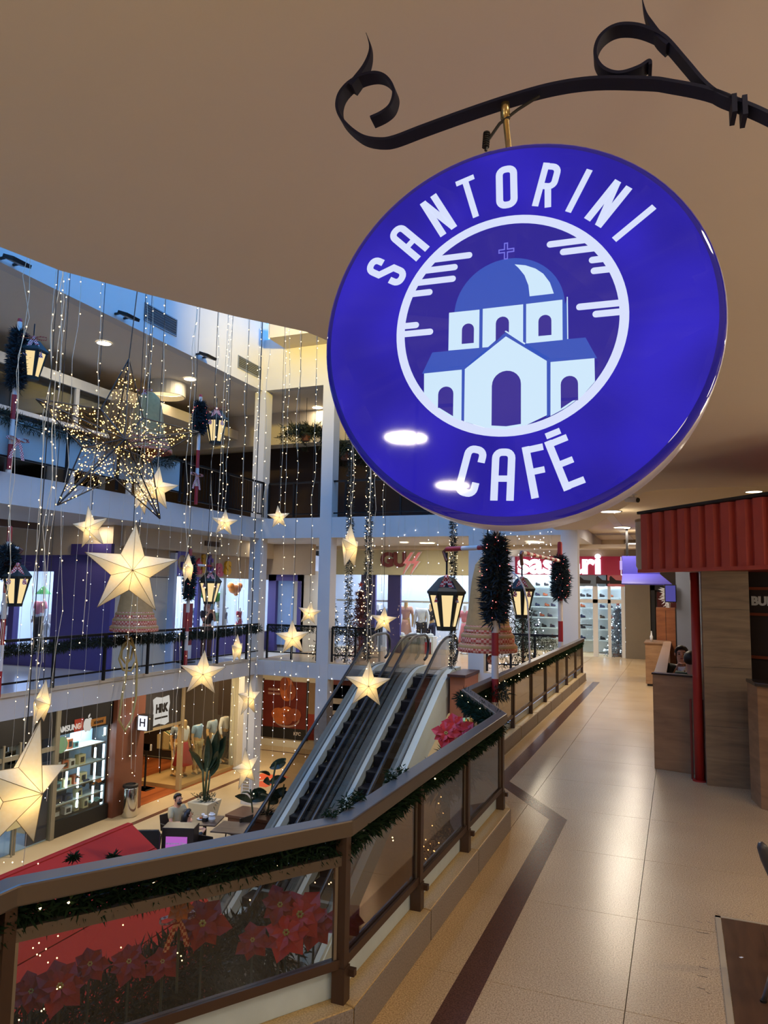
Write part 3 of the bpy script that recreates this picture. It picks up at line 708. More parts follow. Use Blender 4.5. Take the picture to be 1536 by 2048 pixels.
# ------------------------------------------------------------------ kerb under our railing, tile upstand
kerb = struct('kerb', MB().path_bar(RAIL, -.1, .02, -.02, .15), KERB)
def split_path(path, step):
    """cut a plan polyline into pieces of about STEP, corners kept"""
    out = []
    for a, b in zip(path, path[1:]):
        a, b = Vector(a), Vector(b); n = max(1, round((b-a).length/step))
        out += [(a.lerp(b, i/n), a.lerp(b, (i+1)/n)) for i in range(n)]
    return out
def strip_pieces(path, w0, w1, z0, z1, step, m, parent, name, gap=.002):
    mids = offs(path, 0)
    for k in range(len(path)-1):
        a, b = Vector(path[k]), Vector(path[k+1]); n = max(1, round((b-a).length/step))
        L = offs(path, w0); Rr = offs(path, w1)
        for i in range(n):
            t0, t1 = i/n+gap, (i+1)/n-gap
            l0, l1 = Vector(L[k]).lerp(Vector(L[k+1]), t0), Vector(L[k]).lerp(Vector(L[k+1]), t1)
            r0, r1 = Vector(Rr[k]).lerp(Vector(Rr[k+1]), t0), Vector(Rr[k]).lerp(Vector(Rr[k+1]), t1)
            B(name, MB().prism([tuple(l0), tuple(r0), tuple(r1), tuple(l1)], z0, z1), m, parent, bev=.004)
strip_pieces(RAIL, -.11, .075, -.02, .17, 1.25, KERB, kerb, 'kerb_stone')
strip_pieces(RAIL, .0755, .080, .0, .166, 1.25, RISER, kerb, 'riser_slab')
strip_pieces(RAIL[:4], -.075, -.035, .17, .305, 1.04, TILEW, kerb, 'upstand_tile', .006)
strip_pieces(RAIL[4:], -.075, -.035, .17, .26, 1.3, TILEW, kerb, 'upstand_tile', .006)

# ------------------------------------------------------------------ our railing
rail = thing('balcony_railing', 'bronze railing with tinted glass panels along our walkway, stepping back at a corner', 'railing', (-1.45, 3.17, .17))
B('handrail', MB().path_bar(RAIL, -.05, .05, .885, .96), BRONZE, rail, bev=.008)
B('middle_rail', MB().path_bar(RAIL[:3], -.018, .018, .755, .80), BRONZE, rail)
B('bottom_rail', MB().path_bar(RAIL, -.018, .018, .315, .355), BRONZED, rail)
posts = [(-2.2, -4.0), (-2.2, -2.5), (-2.2, -1.0), (-2.2, .5), (-2.2, 2.0), (-1.45, 3.17), (-1.45, 4.21), (-1.45, 5.25), (-1.45, 6.36), (-2.14, 7.75), (-2.14, 8.85), (-2.14, 10.12), (-2.14, 11.44), (-2.14, 12.73), (-2.14, 14.04), (-2.14, 15.28), (-2.14, 16.62), (-2.14, 17.8)]
for x, y in posts:
    p = B('post', MB().cbox(x, y, .53, .052, .052, .72), BRONZED, rail)
    if y < 6.5: B('post_sleeve', MB().cbox(x, y, .245, .062, .062, .15).box(x+.02, y+.02, .27, x+.055, y+.05, .30), BRONZED, p)
# glass panes, each within its light frame
def panes(pl_, z0, z1, gm=GLASSB):
    for a, b in zip(pl_, pl_[1:]):
        a, b = Vector(a), Vector(b); d = (b-a).normalized(); n = Vector((d.y, -d.x))*.004; a2, b2 = a+d*.03, b-d*.03
        g = B('glass_pane', MB().prism([tuple(a2-n), tuple(b2-n), tuple(b2+n), tuple(a2+n)], z0, z1), gm, rail)
        for e, sg in ((a2, 1), (b2, -1)): B('glazing_bead', MB().prism([tuple(e-n*2), tuple(e+d*.016*sg-n*2), tuple(e+d*.016*sg+n*2), tuple(e+n*2)], z0, z1), mat('satin aluminium', S(150, 140, 125), .35, .8, var=.05), g)
panes(posts[:6], .355, .755, GLASSF)
panes(posts[5:9], .355, .885)
panes(posts[8:10], .355, .885)
panes(posts[9:], .355, .80)
# ------------------------------------------------------------------ garland below our handrail
def garl(path, z, r, per_m, seed, label, where, parent=None, lights=0, bulb=BULB, m=GREEN, ln=.052, sag=.02, dz=0):
    L = sum((Vector(a)-Vector(b)).length for a, b in zip(path, path[1:])); P = []
    for a, b in split_path(path, .25): P.append((a.x, a.y, z-sag*random.random()))
    P.append((*path[-1][:2], z))
    g = B('garland', needles(MB(), P, r, int(per_m*L), ln, .0048 if ln < .06 else .006, seed), m)
    tag(g, label, 'garland'); g['group'] = 'evergreen garlands on the railings'
    B('stem', MB().tube(P, .008, 5), mat('wire stem', S(50, 45, 35), .7), g)
    if lights:
        rn = random.Random(seed); mb = MB()
        for _ in range(lights):
            i = rn.randrange(len(P)-1); c = Vector(P[i]).lerp(Vector(P[i+1]), rn.random())
            a = rn.random()*2*PI; mb.octa(c+Vector((math.cos(a), math.sin(a)*.6, math.sin(a*1.7)))*r*.95, .006)
        B('fairy_bulbs', mb, bulb, g, kind='stuff')
    return g
garl([(-2.24, -1.5), (-2.24, 2.04), (-1.49, 3.2)], .835, .058, 3200, 11, 'dark evergreen garland tied under the nearest stretch of handrail', '', lights=26, bulb=BULB)
garl([(-1.48, 3.2), (-1.48, 6.36)], .845, .056, 2800, 12, 'dark evergreen garland hanging under the handrail beside the kerb steps', '', lights=10)
garl([(-1.5, 6.45), (-2.2, 7.8)], .86, .095, 2600, 13, 'thick bunched garland at the stepped corner of our railing', '', lights=12)
garl([(-2.16, 7.9), (-2.16, 17.8)], .845, .07, 1400, 14, 'evergreen garland along the far straight stretch of our railing', '', lights=60, bulb=BULB)
# sprigs standing above the handrail
SPR = [(662, 1612, .10), (690, 1602, .13), (716, 1600, .10), (782, 1556, .11), (806, 1534, .07), (147, 1722, .07), (226, 1712, .07)]
for k, (px_, py_, h) in enumerate(SPR):
    q_ = onx(px_, py_, -1.51) if k < 5 else ond(px_, py_, 2.95); x, y = q_.x, q_.y
    g = B('garland_sprig', needles(MB(), [(x, y, .90), (x, y, .93+h*.6 if k < 5 else .915)], .028 if k < 5 else .014, 170 if k < 5 else 70, .028, .0035, 40+k), GREEN)
    tag(g, ['small evergreen sprig poking above the handrail bend', 'taller evergreen sprig beside the handrail bend', 'third evergreen sprig past the handrail bend', 'evergreen sprig above the handrail, before the escalator side', 'low evergreen sprig farthest along the near handrail', 'evergreen sprig over the near handrail, by the red canopy', 'twin evergreen sprig over the near handrail, by the red canopy'][k], 'garland sprig')
# ------------------------------------------------------------------ upper and lower galleries across the void
def railing(name, label, a, b, z, nposts=None, posts=None, h=.95, glassm=None, low=.24, m=DARK, bars=0):
    a, b = Vector((*a, z)), Vector((*b, z)); d = (b-a).normalized(); L = (b-a).length; up = Vector((0, 0, 1))
    t = thing(name, label, 'railing', tuple(a))
    B('handrail', MB().bar(a+up*h, b+up*h, .07, .05), m, t); B('bottom_rail', MB().bar(a+up*low, b+up*low, .03, .035), m, t)
    ps = posts or [L*i/(nposts-1) for i in range(nposts)]
    for s in ps: p = a+d*s; B('post', MB().cbox(p.x, p.y, z+h/2, .05, .05, h-.02), m, t)
    if glassm:
        for s, e in zip(ps, ps[1:]):
            p, q = a+d*(s+.04), a+d*(e-.04); n = Vector((d.y, -d.x, 0))*.005
            B('glass_pane', MB().prism([tuple((p-n).xy), tuple((q-n).xy), tuple((q+n).xy), tuple((p+n).xy)], z+low+.02, z+h-.03), glassm, t)
    return t
XR = XL+.12
ly = [onx(px, 1320, XR).y for px in (107.6, 208.5, 295, 366, 434, 492)]
p0 = 6.0
railing('gallery_railing', 'dark railing with garland on the gallery opposite, in front of the purple shop wall', (XR, p0), (XR, 18.1), .04, posts=[.05, 1.9]+[y-p0 for y in ly], low=.2)
garl([(XR+.03, 6.2), (XR+.03, 18.1)], .86, .095, 1300, 21, 'long evergreen garland along the railing opposite, below the purple shop wall', '', lights=14, bulb=BULBC, m=GREEND, ln=.085, sag=.06)
railing('gallery_railing', 'dark railing on the far gallery behind the escalator heads', (-10.9, YF+.1), (-9.32, YF+.1), .02, nposts=3, low=.2)
railing('gallery_railing', 'dark railing on the far gallery right of the second white column', (-8.85, YF+.1), (-7.45, YF+.1), .02, nposts=3, low=.2)
railing('gallery_railing', 'dark railing on the far gallery between the white columns beneath the bells', (-4.52, YF+.1), (-2.72, YF+.1), .02, nposts=4, low=.2)
garl([(-10.85, YF+.06), (-9.4, YF+.06)], .88, .1, 1500, 22, 'evergreen garland on the far railing between the two left white columns', '', m=GREEND, sag=.05)
garl([(-8.8, YF+.06), (-7.5, YF+.06)], .88, .1, 1500, 25, 'evergreen garland on the far railing beside the escalator heads', '', m=GREEND, sag=.05)
garl([(-4.45, YF+.06), (-2.8, YF+.06)], .82, .17, 1200, 23, 'thick evergreen garland on the far railing below the lit tree', '', m=GREEND, sag=.05)
GLG = glass('grey gallery glass', (.75, .8, .8), .10, .05)
ly2 = [y for y in (onx(px, 940, XR).y for px in (15.5, 132, 235))]
FROSTG = mat('frosted railing panel', S(158, 176, 178), .25, var=.05)
railing('gallery_railing', 'railing with pale frosted panels and dark posts on the top gallery opposite', (XR, 6.0), (XR, 14.4), 4.02, posts=[.1, 1.9]+[y-6 for y in ly2]+[8.3], h=1.0, glassm=FROSTG)
r_ = railing('gallery_railing', 'dark barred railing of the top gallery before the restaurant', (XR, 14.5), (XR, 18.1), 4.02, nposts=3, h=1.0, low=.1)
for k in range(28): B('bar', MB().cbox(XR, 14.62+.125*k, 4.55, .014, .014, .86), DARK, r_)
garl([(XR+.02, 6.2), (XR+.02, 14.0)], 4.98, .15, 800, 24, 'evergreen garland draped on the top gallery railing, near the wire star', '', m=GREEND, ln=.1, sag=.1)
railing('gallery_railing', 'railing of the far top gallery with dark upright bars', (-11.0, YF+.1), (-2.0, YF+.1), 4.02, nposts=12, h=1.0, low=.1)

# ------------------------------------------------------------------ first-floor shops opposite
SHOPIN = mat('shop interior', S(205, 215, 235), .6, var=.03)
SHOPL = glow('shop ceiling panel', S(225, 235, 255), 5.0)
PURSH = mat('purple paint shaded', S(58, 48, 110), .5, var=.05)  # darker purple stands in for shadow on the upper panel
BEIGE = mat('beige fascia', S(190, 172, 148), .7, var=.04)
CREAM = mat('cream panel', S(205, 198, 180), .6, var=.03)
W0 = ony(0, 1155, 13.6).x; W1 = ony(106, 1155, 13.6).x
P0 = ony(104, 1200, 13.6).x; P1 = ony(221, 1200, 13.6).x
sw = struct('wall_purple_side', MB().box(P0, 13.6, 0, P1, 13.75, 2.72).box(-17.2, 13.6, 0, P0, 13.75, .34).box(-17.2, 13.6, 2.32, P0, 13.75, 2.72), PURPLE)
ps = ony(22, 1240, 13.6).x
B('window_mullion', MB().box(ps-.09, 13.58, .34, ps+.09, 13.75, 2.32), PURPLE, sw)
B('display_glass', MB().box(-17.2, 13.66, .34, P0, 13.675, 2.32), GLASSC, sw)
struct('wall_side_display', MB().box(-17.2, 15.9, .01, P1, 16.0, 2.9).box(-17.3, 13.7, .01, -17.2, 16, 2.9).box(P0+.05, 13.75, .01, P0+.1, 16, 2.9).box(-17.2, 13.75, .0, P0, 16, .33), SHOPIN)
B('light_panel', MB().box(-16.5, 14.0, 2.68, P0, 15.8, 2.7), SHOPL, sw)
rect('shop_lamp', ((P0-17.2)/2, 14.8, 2.6), 2.2, 1.6, 55, S(225, 235, 255))
struct('wall_over_side_display', MB().box(-22, 13.55, 2.72, P1+.02, 13.8, 3.43), BEIGE)
struct('trim_2', MB().box(P0+.6, 13.5, 2.72, P1+.03, 13.6, 2.98), PURSH)
FX = -12.55
def F(px, py): return onx(px, py, FX)
ya, yb = F(222, 1200).y, F(352, 1200).y; yc = F(497, 1200).y
zs0, zs1 = F(420, 1155).z, F(420, 1092).z
gw = struct('wall_toy_shop_front', MB().box(FX-.15, ya, 0, FX, yb, zs0).box(FX-.15, yb, 0, FX, 21.4, .62), CREAM)
B('purple_dado', MB().box(FX-.01, yb+.02, 0.02, FX+.012, 21.3, .60), PURPLE, gw)
B('sign_fascia', MB().box(FX-.2, ya, zs0, FX+.02, 21.4, 2.95), BEIGE, gw)
for px in (398, 448):
    y = F(px, 1200).y; B('window_mullion', MB().box(FX-.1, y-.07, .6, FX+.01, y+.07, zs0), PURPLE if px < 420 else STEEL, gw)
B('display_glass', MB().box(FX-.06, yb, .62, FX-.05, 21.3, zs0), GLASSC, gw)
B('door_seam', MB().box(FX, ya+.02, zs0-.06, FX+.01, yb-.02, zs0-.03).box(FX, ya+1.2, .02, FX+.006, ya+1.22, zs0-.06), mat('seam grey', S(120, 110, 100), .6), gw)
struct('wall_toy_shop_inside', MB().box(-14.7, yb-.2, .012, -14.6, 21.4, 2.9).box(-14.6, 21.35, .012, FX-.2, 21.45, 2.9).box(-14.6, yb-.2, .012, FX-.2, yb-.1, 2.9).box(-14.6, yb-.1, .012, FX-.16, 21.35, .1), SHOPIN)
B('light_panel', MB().box(-14.4, yb, 2.5, FX-.3, 21.2, 2.52), SHOPL, gw)
rect('shop_lamp', (-13.6, (yb+21)/2, 2.45), 1.4, 3.6, 60, S(225, 235, 255))
# soffit band lit warm above the signs
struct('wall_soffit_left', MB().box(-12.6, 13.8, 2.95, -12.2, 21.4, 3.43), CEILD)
# cheerful shop letters
cols = [S(92, 84, 190), S(60, 150, 70), S(205, 70, 90), S(225, 170, 40), S(110, 80, 180), S(215, 95, 120), S(235, 185, 50)]
fs = thing('shop_letters', 'row of rounded multicoloured shop letters on the beige fascia opposite, partly behind the paper star', 'sign', (FX+.03, F(360, 1125).y, 2.62))
for ch, px, cy_, s, c in zip('Gotitas', (360, 382, 395, 405, 418, 437, 454), (1124, 1130, 1128, 1124, 1122, 1132, 1128), (.62, .40, .42, .48, .46, .46, .50), cols):
    q = onx(px, cy_, FX+.04); m = text_mb(ch, s*1.55, .07, .03).xf(frame((FX+.07, q.y, q.z-.06), (0, 1, 0), (0, 0, 1)))
    B('letter', m, mat('letter %s %d' % (ch, px), c, .35, var=.03), fs)
for k in range(26):   # little stars printed on the fascia
    pass
# balloons in the window
def balloon(label, px, py, x, r, m, ears=True):
    p = onx(px, py, x); t = thing('balloon', label, 'balloon', tuple(p), 0, 'animal balloons in the shop windows')
    B('body', MB().ball((0, 0, 0), r, 12, 8, (.7, 1.5, .8)), m, t, smooth=True, local=True)
    B('lobes', MB().ball((0, -r*1.2, r*.5), r*.55, 8, 6).ball((0, r*1.2, r*.5), r*.55, 8, 6).ball((0, r*.3, -r*.7), r*.4, 8, 6), m, t, smooth=True, local=True)
    B('string', MB().cyl((0, 0, r*.5), (0, 0, 2.45-p.z), .004, n=5), WIRE, t, local=True)
GRB = mat('green foil', S(30, 150, 60), .3, var=.05); ORB = mat('orange foil', S(225, 130, 40), .3, var=.05); YEB = mat('yellow green foil', S(190, 200, 50), .3)
balloon('green animal balloon left of the purple mullion', 383, 1188, -13.0, .14, GRB)
balloon('green animal balloon behind the hexagonal lantern', 408, 1190, -13.05, .12, GRB)
balloon('big green animal balloon right of the purple mullion', 436, 1194, -13.0, .2, GRB)
balloon('orange fish balloon in the corner of the toy shop window', 470, 1178, -13.0, .2, ORB)
GRY = mat('grey cloth', S(120, 135, 150), .8, var=.06); WHC = mat('white cloth', S(225, 225, 225), .8, var=.04); NAVY = mat('navy cloth', S(45, 50, 80), .8, var=.08)
PINK = mat('pink cloth', S(215, 130, 140), .8, var=.06); OLIVE = mat('olive cloth', S(110, 130, 100), .8, var=.06); REDC = mat('red cloth', S(170, 50, 60), .8, var=.06)
BEI = mat('beige cloth', S(205, 185, 140), .8, var=.06); LBL = mat('light blue cloth', S(130, 165, 200), .8, var=.06); FLO = mat('floral cloth', S(150, 165, 180), .8, var=.3, scale=25); KHA = mat('khaki cloth', S(170, 150, 105), .8, var=.05); DGR = mat('dark cloth', S(45, 40, 42), .8, var=.1)
Wn = 'child mannequins in the toy shop windows'
def mq(label, px, py, x, h, **k):
    """feet on a plinth in the display, found from where the mannequin's waist shows"""
    p = onx(px, py, x); z = p.z-h*.55
    m = mannequin(label, (p.x, p.y, max(.105, z)), PI/2, h=h, **k)
    if z > .15:
        b = B('plinth', MB().box(-.2, -.2, -(z-.105), .2, .2, -.002), FROST, m, local=True)
    return m
mq('small white mannequin in shorts behind the woman in black', 390, 1238, -13.3, 1.15, shirt=GRY, pants=NAVY, group=Wn, pl_=.4)
mq('headless white mannequin in a grey top in the toy shop window', 421, 1226, -13.2, 1.35, shirt=GRY, pants=NAVY, head=False, group=Wn, pl_=.4)
mq('white mannequin with crossed arms and olive shorts in the toy shop window', 437, 1228, -12.95, 1.3, pants=OLIVE, arms='table', group=Wn, pl_=.4)
mq('small mannequin in a red dress at the end of the toy shop window', 478, 1240, -13.0, .95, shirt=REDC, skirt=(.28, .2, REDC), group=Wn)
mq('seated-height white toddler mannequin beside the olive shorts', 449, 1242, -12.95, .9, shirt=NAVY, group=Wn)
def mqy(label, px, py, y, h, **k):
    p = ony(px, py, y); z = p.z-h*.55
    return mannequin(label, (p.x, p.y, max(.34, z)), 0, h=h, **k)
mqy('mannequin in a pink top and dark trousers in the side window', 78, 1245, 14.4, 1.45, shirt=PINK, pants=DGR, head=False, group=Wn)
mqy('mannequin in a white shirt and blue shorts at the picture edge of the side window', 12, 1240, 14.4, 1.45, shirt=WHC, pants=NAVY, head=False, group=Wn, pl_=.4)
mqy('small white toddler mannequin low in the side window', 92, 1275, 14.2, .8, shirt=WHC, group=Wn)
t = thing('display_table', 'white display block in the purple side window', 'display block', ((W0+W1)/2+.1, 14.9, .335))
B('block', MB().cbox(0, 0, .45, .8, .5, .9), FROST, t, local=True, bev=.01); B('folded_clothes', MB().cbox(-.1, 0, .94, .4, .3, .07), LBL, t, local=True)
bt = balloon('green balloon hanging in the purple side window', 88, 1180, ony(88, 1180, 14.2).x, .13, GRB) if False else None
p = ony(87, 1182, 14.2); t = thing('balloon', 'green cone balloon hanging in the purple side window', 'balloon', tuple(p), 0, 'animal balloons in the shop windows')
B('body', MB().lathe([(.2, -.08), (.05, .1), (.001, .14)], 10), GRB, t, local=True); B('string', MB().cyl((0, 0, .1), (0, 0, 2.6-p.z), .004, n=5), WIRE, t, local=True)
# woman in black on the gallery
wm, J, u = person('woman with long dark hair in a black top leaning by the railing opposite', (-12.0, onz(397, 1322, 0).y+.05, .012), math.radians(60), 'stand', mat('black top', S(38, 26, 28), .8), mat('brown trousers', S(96, 60, 52), .8), arms='face', h=1.6, hair='long')
t = thing('shop_banner', 'red and white standing banner beside the woman in black', 'banner', tuple(onx(372, 1320, -12.1).xy)+(.012,))
B('banner_sheet', MB().box(-.02, -.2, .1, .0, .2, 1.55), mat('banner red', S(150, 60, 60), .6, var=.1), t, local=True); B('banner_lower', MB().box(-.021, -.2, .1, .004, .2, .45), FROST, t, local=True); B('banner_foot', MB().box(-.15, -.2, 0, .15, .2, .03), DARK, t, local=True)

# ------------------------------------------------------------------ top gallery opposite: glazed front, dark restaurant
XG = -14.2
gz = struct('wall_upper_glazing', MB().box(XG-.1, 2, 7.0, XG+.05, 15.2, 7.25).box(XG-.1, 2, 4.0, XG+.02, 15.2, 4.3), mat('white frame', S(200, 202, 200), .5))
FRM = MATS['white frame']; GLU = glass('grey shop glass', (.25, .28, .28), .12, .05)
for px, py in ((-60, 830), (27, 800), (152, 812), (262, 900)):
    y = onx(px, py, XG).y; B('mullion', MB().box(XG-.06, y-.06, 4.3, XG+.04, y+.06, 7.0), FRM, gz)
B('transom', MB().box(XG-.05, 2, 5.95, XG+.03, 15.2, 6.05), FRM, gz)
B('shop_glass', MB().box(XG-.03, 2, 4.3, XG-.02, 15.2, 7.0), GLU, gz)
B('lit_board', MB().box(XG-.3, 11.8, 4.4, XG-.25, 12.6, 5.9), mat('grey lit board', S(170, 180, 178), .6), gz)
struct('wall_upper_back', MB().box(-18, 2, 4.0, -17.8, 27, 7.8), mat('restaurant dark', S(60, 45, 40), .8, var=.1))
struct('wall_upper_far_back', MB().box(-18, 22.8, 4.0, -1.5, 23, 7.8), MATS['restaurant dark'])
struct('trim_3', MB().box(-17.8, 15.2, 7.0, XG+.4, 22.8, 7.3).box(-17.8, 20.8, 6.75, -2, 21.4, 7.83), CEILD)
t = thing('drum_light', 'large cream drum on the ceiling of the top gallery opposite', 'ceiling light', tuple(onz(333, 772, 7.75).xy)+(7.83,))
B('drum', MB().lathe([(.55, -.002), (.55, -.40), (.51, -.40), (.51, -.05)], 28, cap=False), CREAM, t, local=True, smooth=False); B('inner_disc', MB().lathe([(.505, -.25), (.001, -.25)], 24), glow('warm disc', S(255, 225, 170), 1.3), t, local=True)
area('drum_lamp', (t.location.x, t.location.y, 7.35), 1.0, 14, WARM)
# vents and floodlights on the clerestory
XC = XL-.08
def vent(label, ax, a, b):
    p, q = (onx(*a, XC), onx(*b, XC)) if ax == 'x' else (ony(*a, YF), ony(*b, YF))
    y0, y1, z0, z1 = p.y, q.y, min(p.z, q.z), max(p.z, q.z)
    t = thing('air_vent', label, 'vent', (XC, (y0+y1)/2, (z0+z1)/2), 0, 'slatted vents on the light well wall')
    B('vent_frame', MB().box(XC, y0, z0, XC+.02, y1, z0+.03).box(XC, y0, z1-.03, XC+.02, y1, z1).box(XC, y0, z0+.03, XC+.02, y0+.03, z1-.03).box(XC, y1-.03, z0+.03, XC+.02, y1, z1-.03), mat('grey vent', S(120, 122, 122), .5), t)
    B('vent_back', MB().box(XC, y0+.03, z0+.03, XC+.004, y1-.03, z1-.03), DARK, t)
    for i in range(6):
        z = z0+.03+(z1-z0-.06)*(i+.5)/6; B('slat', MB().quad((XC+.004, y0+.03, z-.012), (XC+.018, y0+.03, z+.01), (XC+.018, y1-.03, z+.01), (XC+.004, y1-.03, z-.012), .003), MATS['grey vent'], t)
vent('grey slatted vent above the middle floodlight', 'x', (287, 640), (354, 640)); vent('grey slatted vent beside the white corner column', 'x', (475, 735), (522, 735))
def flood(px, py, label):
    p = onx(px, py, XC+.28); t = thing('floodlight', label, 'floodlight', (XC, p.y, p.z), 0, 'floodlights on the light well wall')
    B('arm', MB().bar((XC, p.y-.14, p.z+.03), (XC+.2, p.y-.14, p.z+.03), .04, .04).bar((XC, p.y+.14, p.z+.03), (XC+.2, p.y+.14, p.z+.03), .04, .04), DARK, t)
    B('housing', MB().box(-.14, -.2, -.035, .14, .2, .035).xf(Matrix.Translation((XC+.26, p.y, p.z)) @ Matrix.Rotation(.35, 4, 'Y')), DARK, t)
    B('lens', MB().box(-.11, -.17, -.04, .11, .17, -.036).xf(Matrix.Translation((XC+.26, p.y, p.z)) @ Matrix.Rotation(.35, 4, 'Y')), mat('unlit lens', S(120, 110, 95), .3), t)
flood(36, 522, 'black floodlight nearest on the blue-lit wall'); flood(259, 632, 'black floodlight in the middle of the blue-lit wall'); flood(417, 712, 'black floodlight nearest the corner column')
t = thing('air_vent', 'dark slot vent in the beige soffit above the purple shop', 'vent', tuple(onx(30, 1048, -12.3))); B('slot', MB().box(-.02, -.6, -.07, .02, .6, .07), BRONZED, t, local=True)
t = thing('air_vent', 'dark slot vent above the coloured shop letters', 'vent', tuple(onx(425, 1088, -12.18))); B('slot', MB().box(-.02, -.35, -.07, .02, .35, .07), BRONZED, t, local=True)
# ------------------------------------------------------------------ ground-floor shops opposite
XS = -13.9
def G(px, py): return onx(px, py, XS)
Z_ = -4.0; HT = -.43
ALU = mat('shopfront aluminium', S(150, 145, 130), .35, .5, var=.05)
BRN = mat('brown column cladding', S(110, 66, 50), .4, var=.08, scale=3)
SHELF = mat('shop shelf', S(190, 205, 205), .3, var=.03)
TUBE = glow('white tube', S(215, 240, 255), 5.0, True)
gA, gB, gC, gD, gE, gF = G(-60, 1600).y, G(109, 1600).y, G(222, 1500).y, G(282, 1500).y, G(361, 1500).y, G(468, 1500).y
zh0 = G(160, 1462).z; 
ph = struct('wall_phone_shop_front', MB().box(XS-.12, 4.5, zh0, XS, gC, HT).box(XS-.1, gB, Z_, XS, gC, Z_+.38), BLACK)
for px, w in ((3, .05), (36, .05), (109, .12), (224, .09)):
    y = G(px, 1550).y; B('frame_post', MB().box(XS-.08, y-w/2, Z_, XS+.04, y+w/2, zh0+.05 if px != 109 else HT), ALU, ph)
B('transom', MB().box(XS-.05, 4.5, G(20, 1518).z-.05, XS+.02, gB, G(20, 1518).z+.05), ALU, ph)
B('display_glass', MB().box(XS-.03, gB, Z_+.38, XS-.02, gC, zh0), GLASSC, ph)
B('door_glass', MB().box(XS-.03, 4.5, Z_+.02, XS-.02, gB-.1, zh0), GLASSC, ph)
dp = G(88, 1550).y
B('dark_door_panel', MB().box(XS-.2, dp-.25, Z_, XS-.14, gB-.06, -2.2), mat('navy panel', S(48, 54, 72), .4), ph)
nb_ = gC-gB
DSPD = mat('display back', S(46, 54, 60), .5, var=.1)
struct('wall_phone_shop_inside', MB().box(XS-.62, gB, Z_, XS-.58, gC, HT).box(XS-.6, gC-.04, Z_, XS-.12, gC, HT).box(XS-.6, gB, Z_, XS-.1, gB+.04, HT), DSPD)
B('lit_back_panel', MB().box(XS-.575, gB+nb_*.52, Z_+.42, XS-.565, gC-.1, -1.2), mat('pale blue back', S(165, 185, 205), .5), ph)
struct('wall_phone_shop_room', MB().box(-17.5, 3.5, Z_, -17.4, gB, HT).box(-17.5, 3.4, Z_, XS, 3.5, HT), mat('shop room', S(140, 155, 175), .6, var=.15, scale=2))
struct('floor_phone_shop', MB().box(-17.4, 3.5, Z_, XS-.1, gB, Z_+.012), mat('blue grey floor', S(150, 170, 190), .25, var=.04))
rect('phone_shop_lamp', (-15.6, (gA+gB)/2, HT-.1), 2, 3.5, 90, S(215, 232, 255))
# lettering over the phone window
def sign_x(name, label, cat, body, px, py, size, m, x=XS+.012, depth=.02, bold=.003, cond=1.0):
    q = onx(px, py, x); t = thing(name, label, cat, tuple(q))
    B('letters', text_mb(body, size, depth, bold, cond=cond).xf(frame(q, (0, 1, 0), (0, 0, 1))), m, t); return t
LW = glow('lit letter', S(225, 220, 210), .75)
sign_x('shop_letters', 'small white letters SAMSUNG on the black header over the phone window', 'sign', 'SAMSUNG', 137, 1457, .20, LW, bold=.0015, cond=.85)
q = onx(158, 1450, XS+.012); t = thing('logo_tile', 'small red square logo tile on the black phone shop header', 'sign', tuple(q))
B('tile', MB().box(XS, q.y-.14, q.z-.15, XS+.015, q.y+.14, q.z+.15), mat('orange red tile', S(170, 60, 45), .5), t); B('mark', text_mb('mi', .2, .006, .006).xf(frame((XS+.018, q.y, q.z), (0, 1, 0), (0, 0, 1))), mat('mark', S(225, 170, 150), .5), t)
q = onx(176, 1449, XS+.012); t = thing('logo_emblem', 'white bitten fruit emblem on the black phone shop header', 'sign', tuple(q))
ap = [(0, .13), (.05, .15), (.10, .14), (.125, .09), (.09, .05), (.085, -.01), (.135, -.05), (.11, -.12), (.06, -.17), (.02, -.15), (-.02, -.15), (-.06, -.17), (-.11, -.12), (-.14, -.03), (-.13, .07), (-.09, .135), (-.04, .145)]
B('fruit', MB().prism([(x*1.05, y*1.05) for x, y in ap], 0, .012).xf(frame((XS+.002, q.y, q.z), (0, 1, 0), (0, 0, 1))), LW, t)
B('leaf', MB().prism([(0, .16), (.01, .22), (.06, .26), (.055, .2)], 0, .012).xf(frame((XS+.002, q.y, q.z), (0, 1, 0), (0, 0, 1))), LW, t)
q = onx(197, 1443, XS+.012); t = thing('logo_tile', 'amber oblong logo tile on the black phone shop header', 'sign', tuple(q))
B('tile', MB().box(XS, q.y-.26, q.z-.09, XS+.015, q.y+.26, q.z+.09), mat('amber tile', S(165, 110, 40), .5), t); B('lettering', text_mb('xiaomi', .14, .006, .003, cond=.9).xf(frame((XS+.018, q.y, q.z), (0, 1, 0), (0, 0, 1))), BLACK, t)
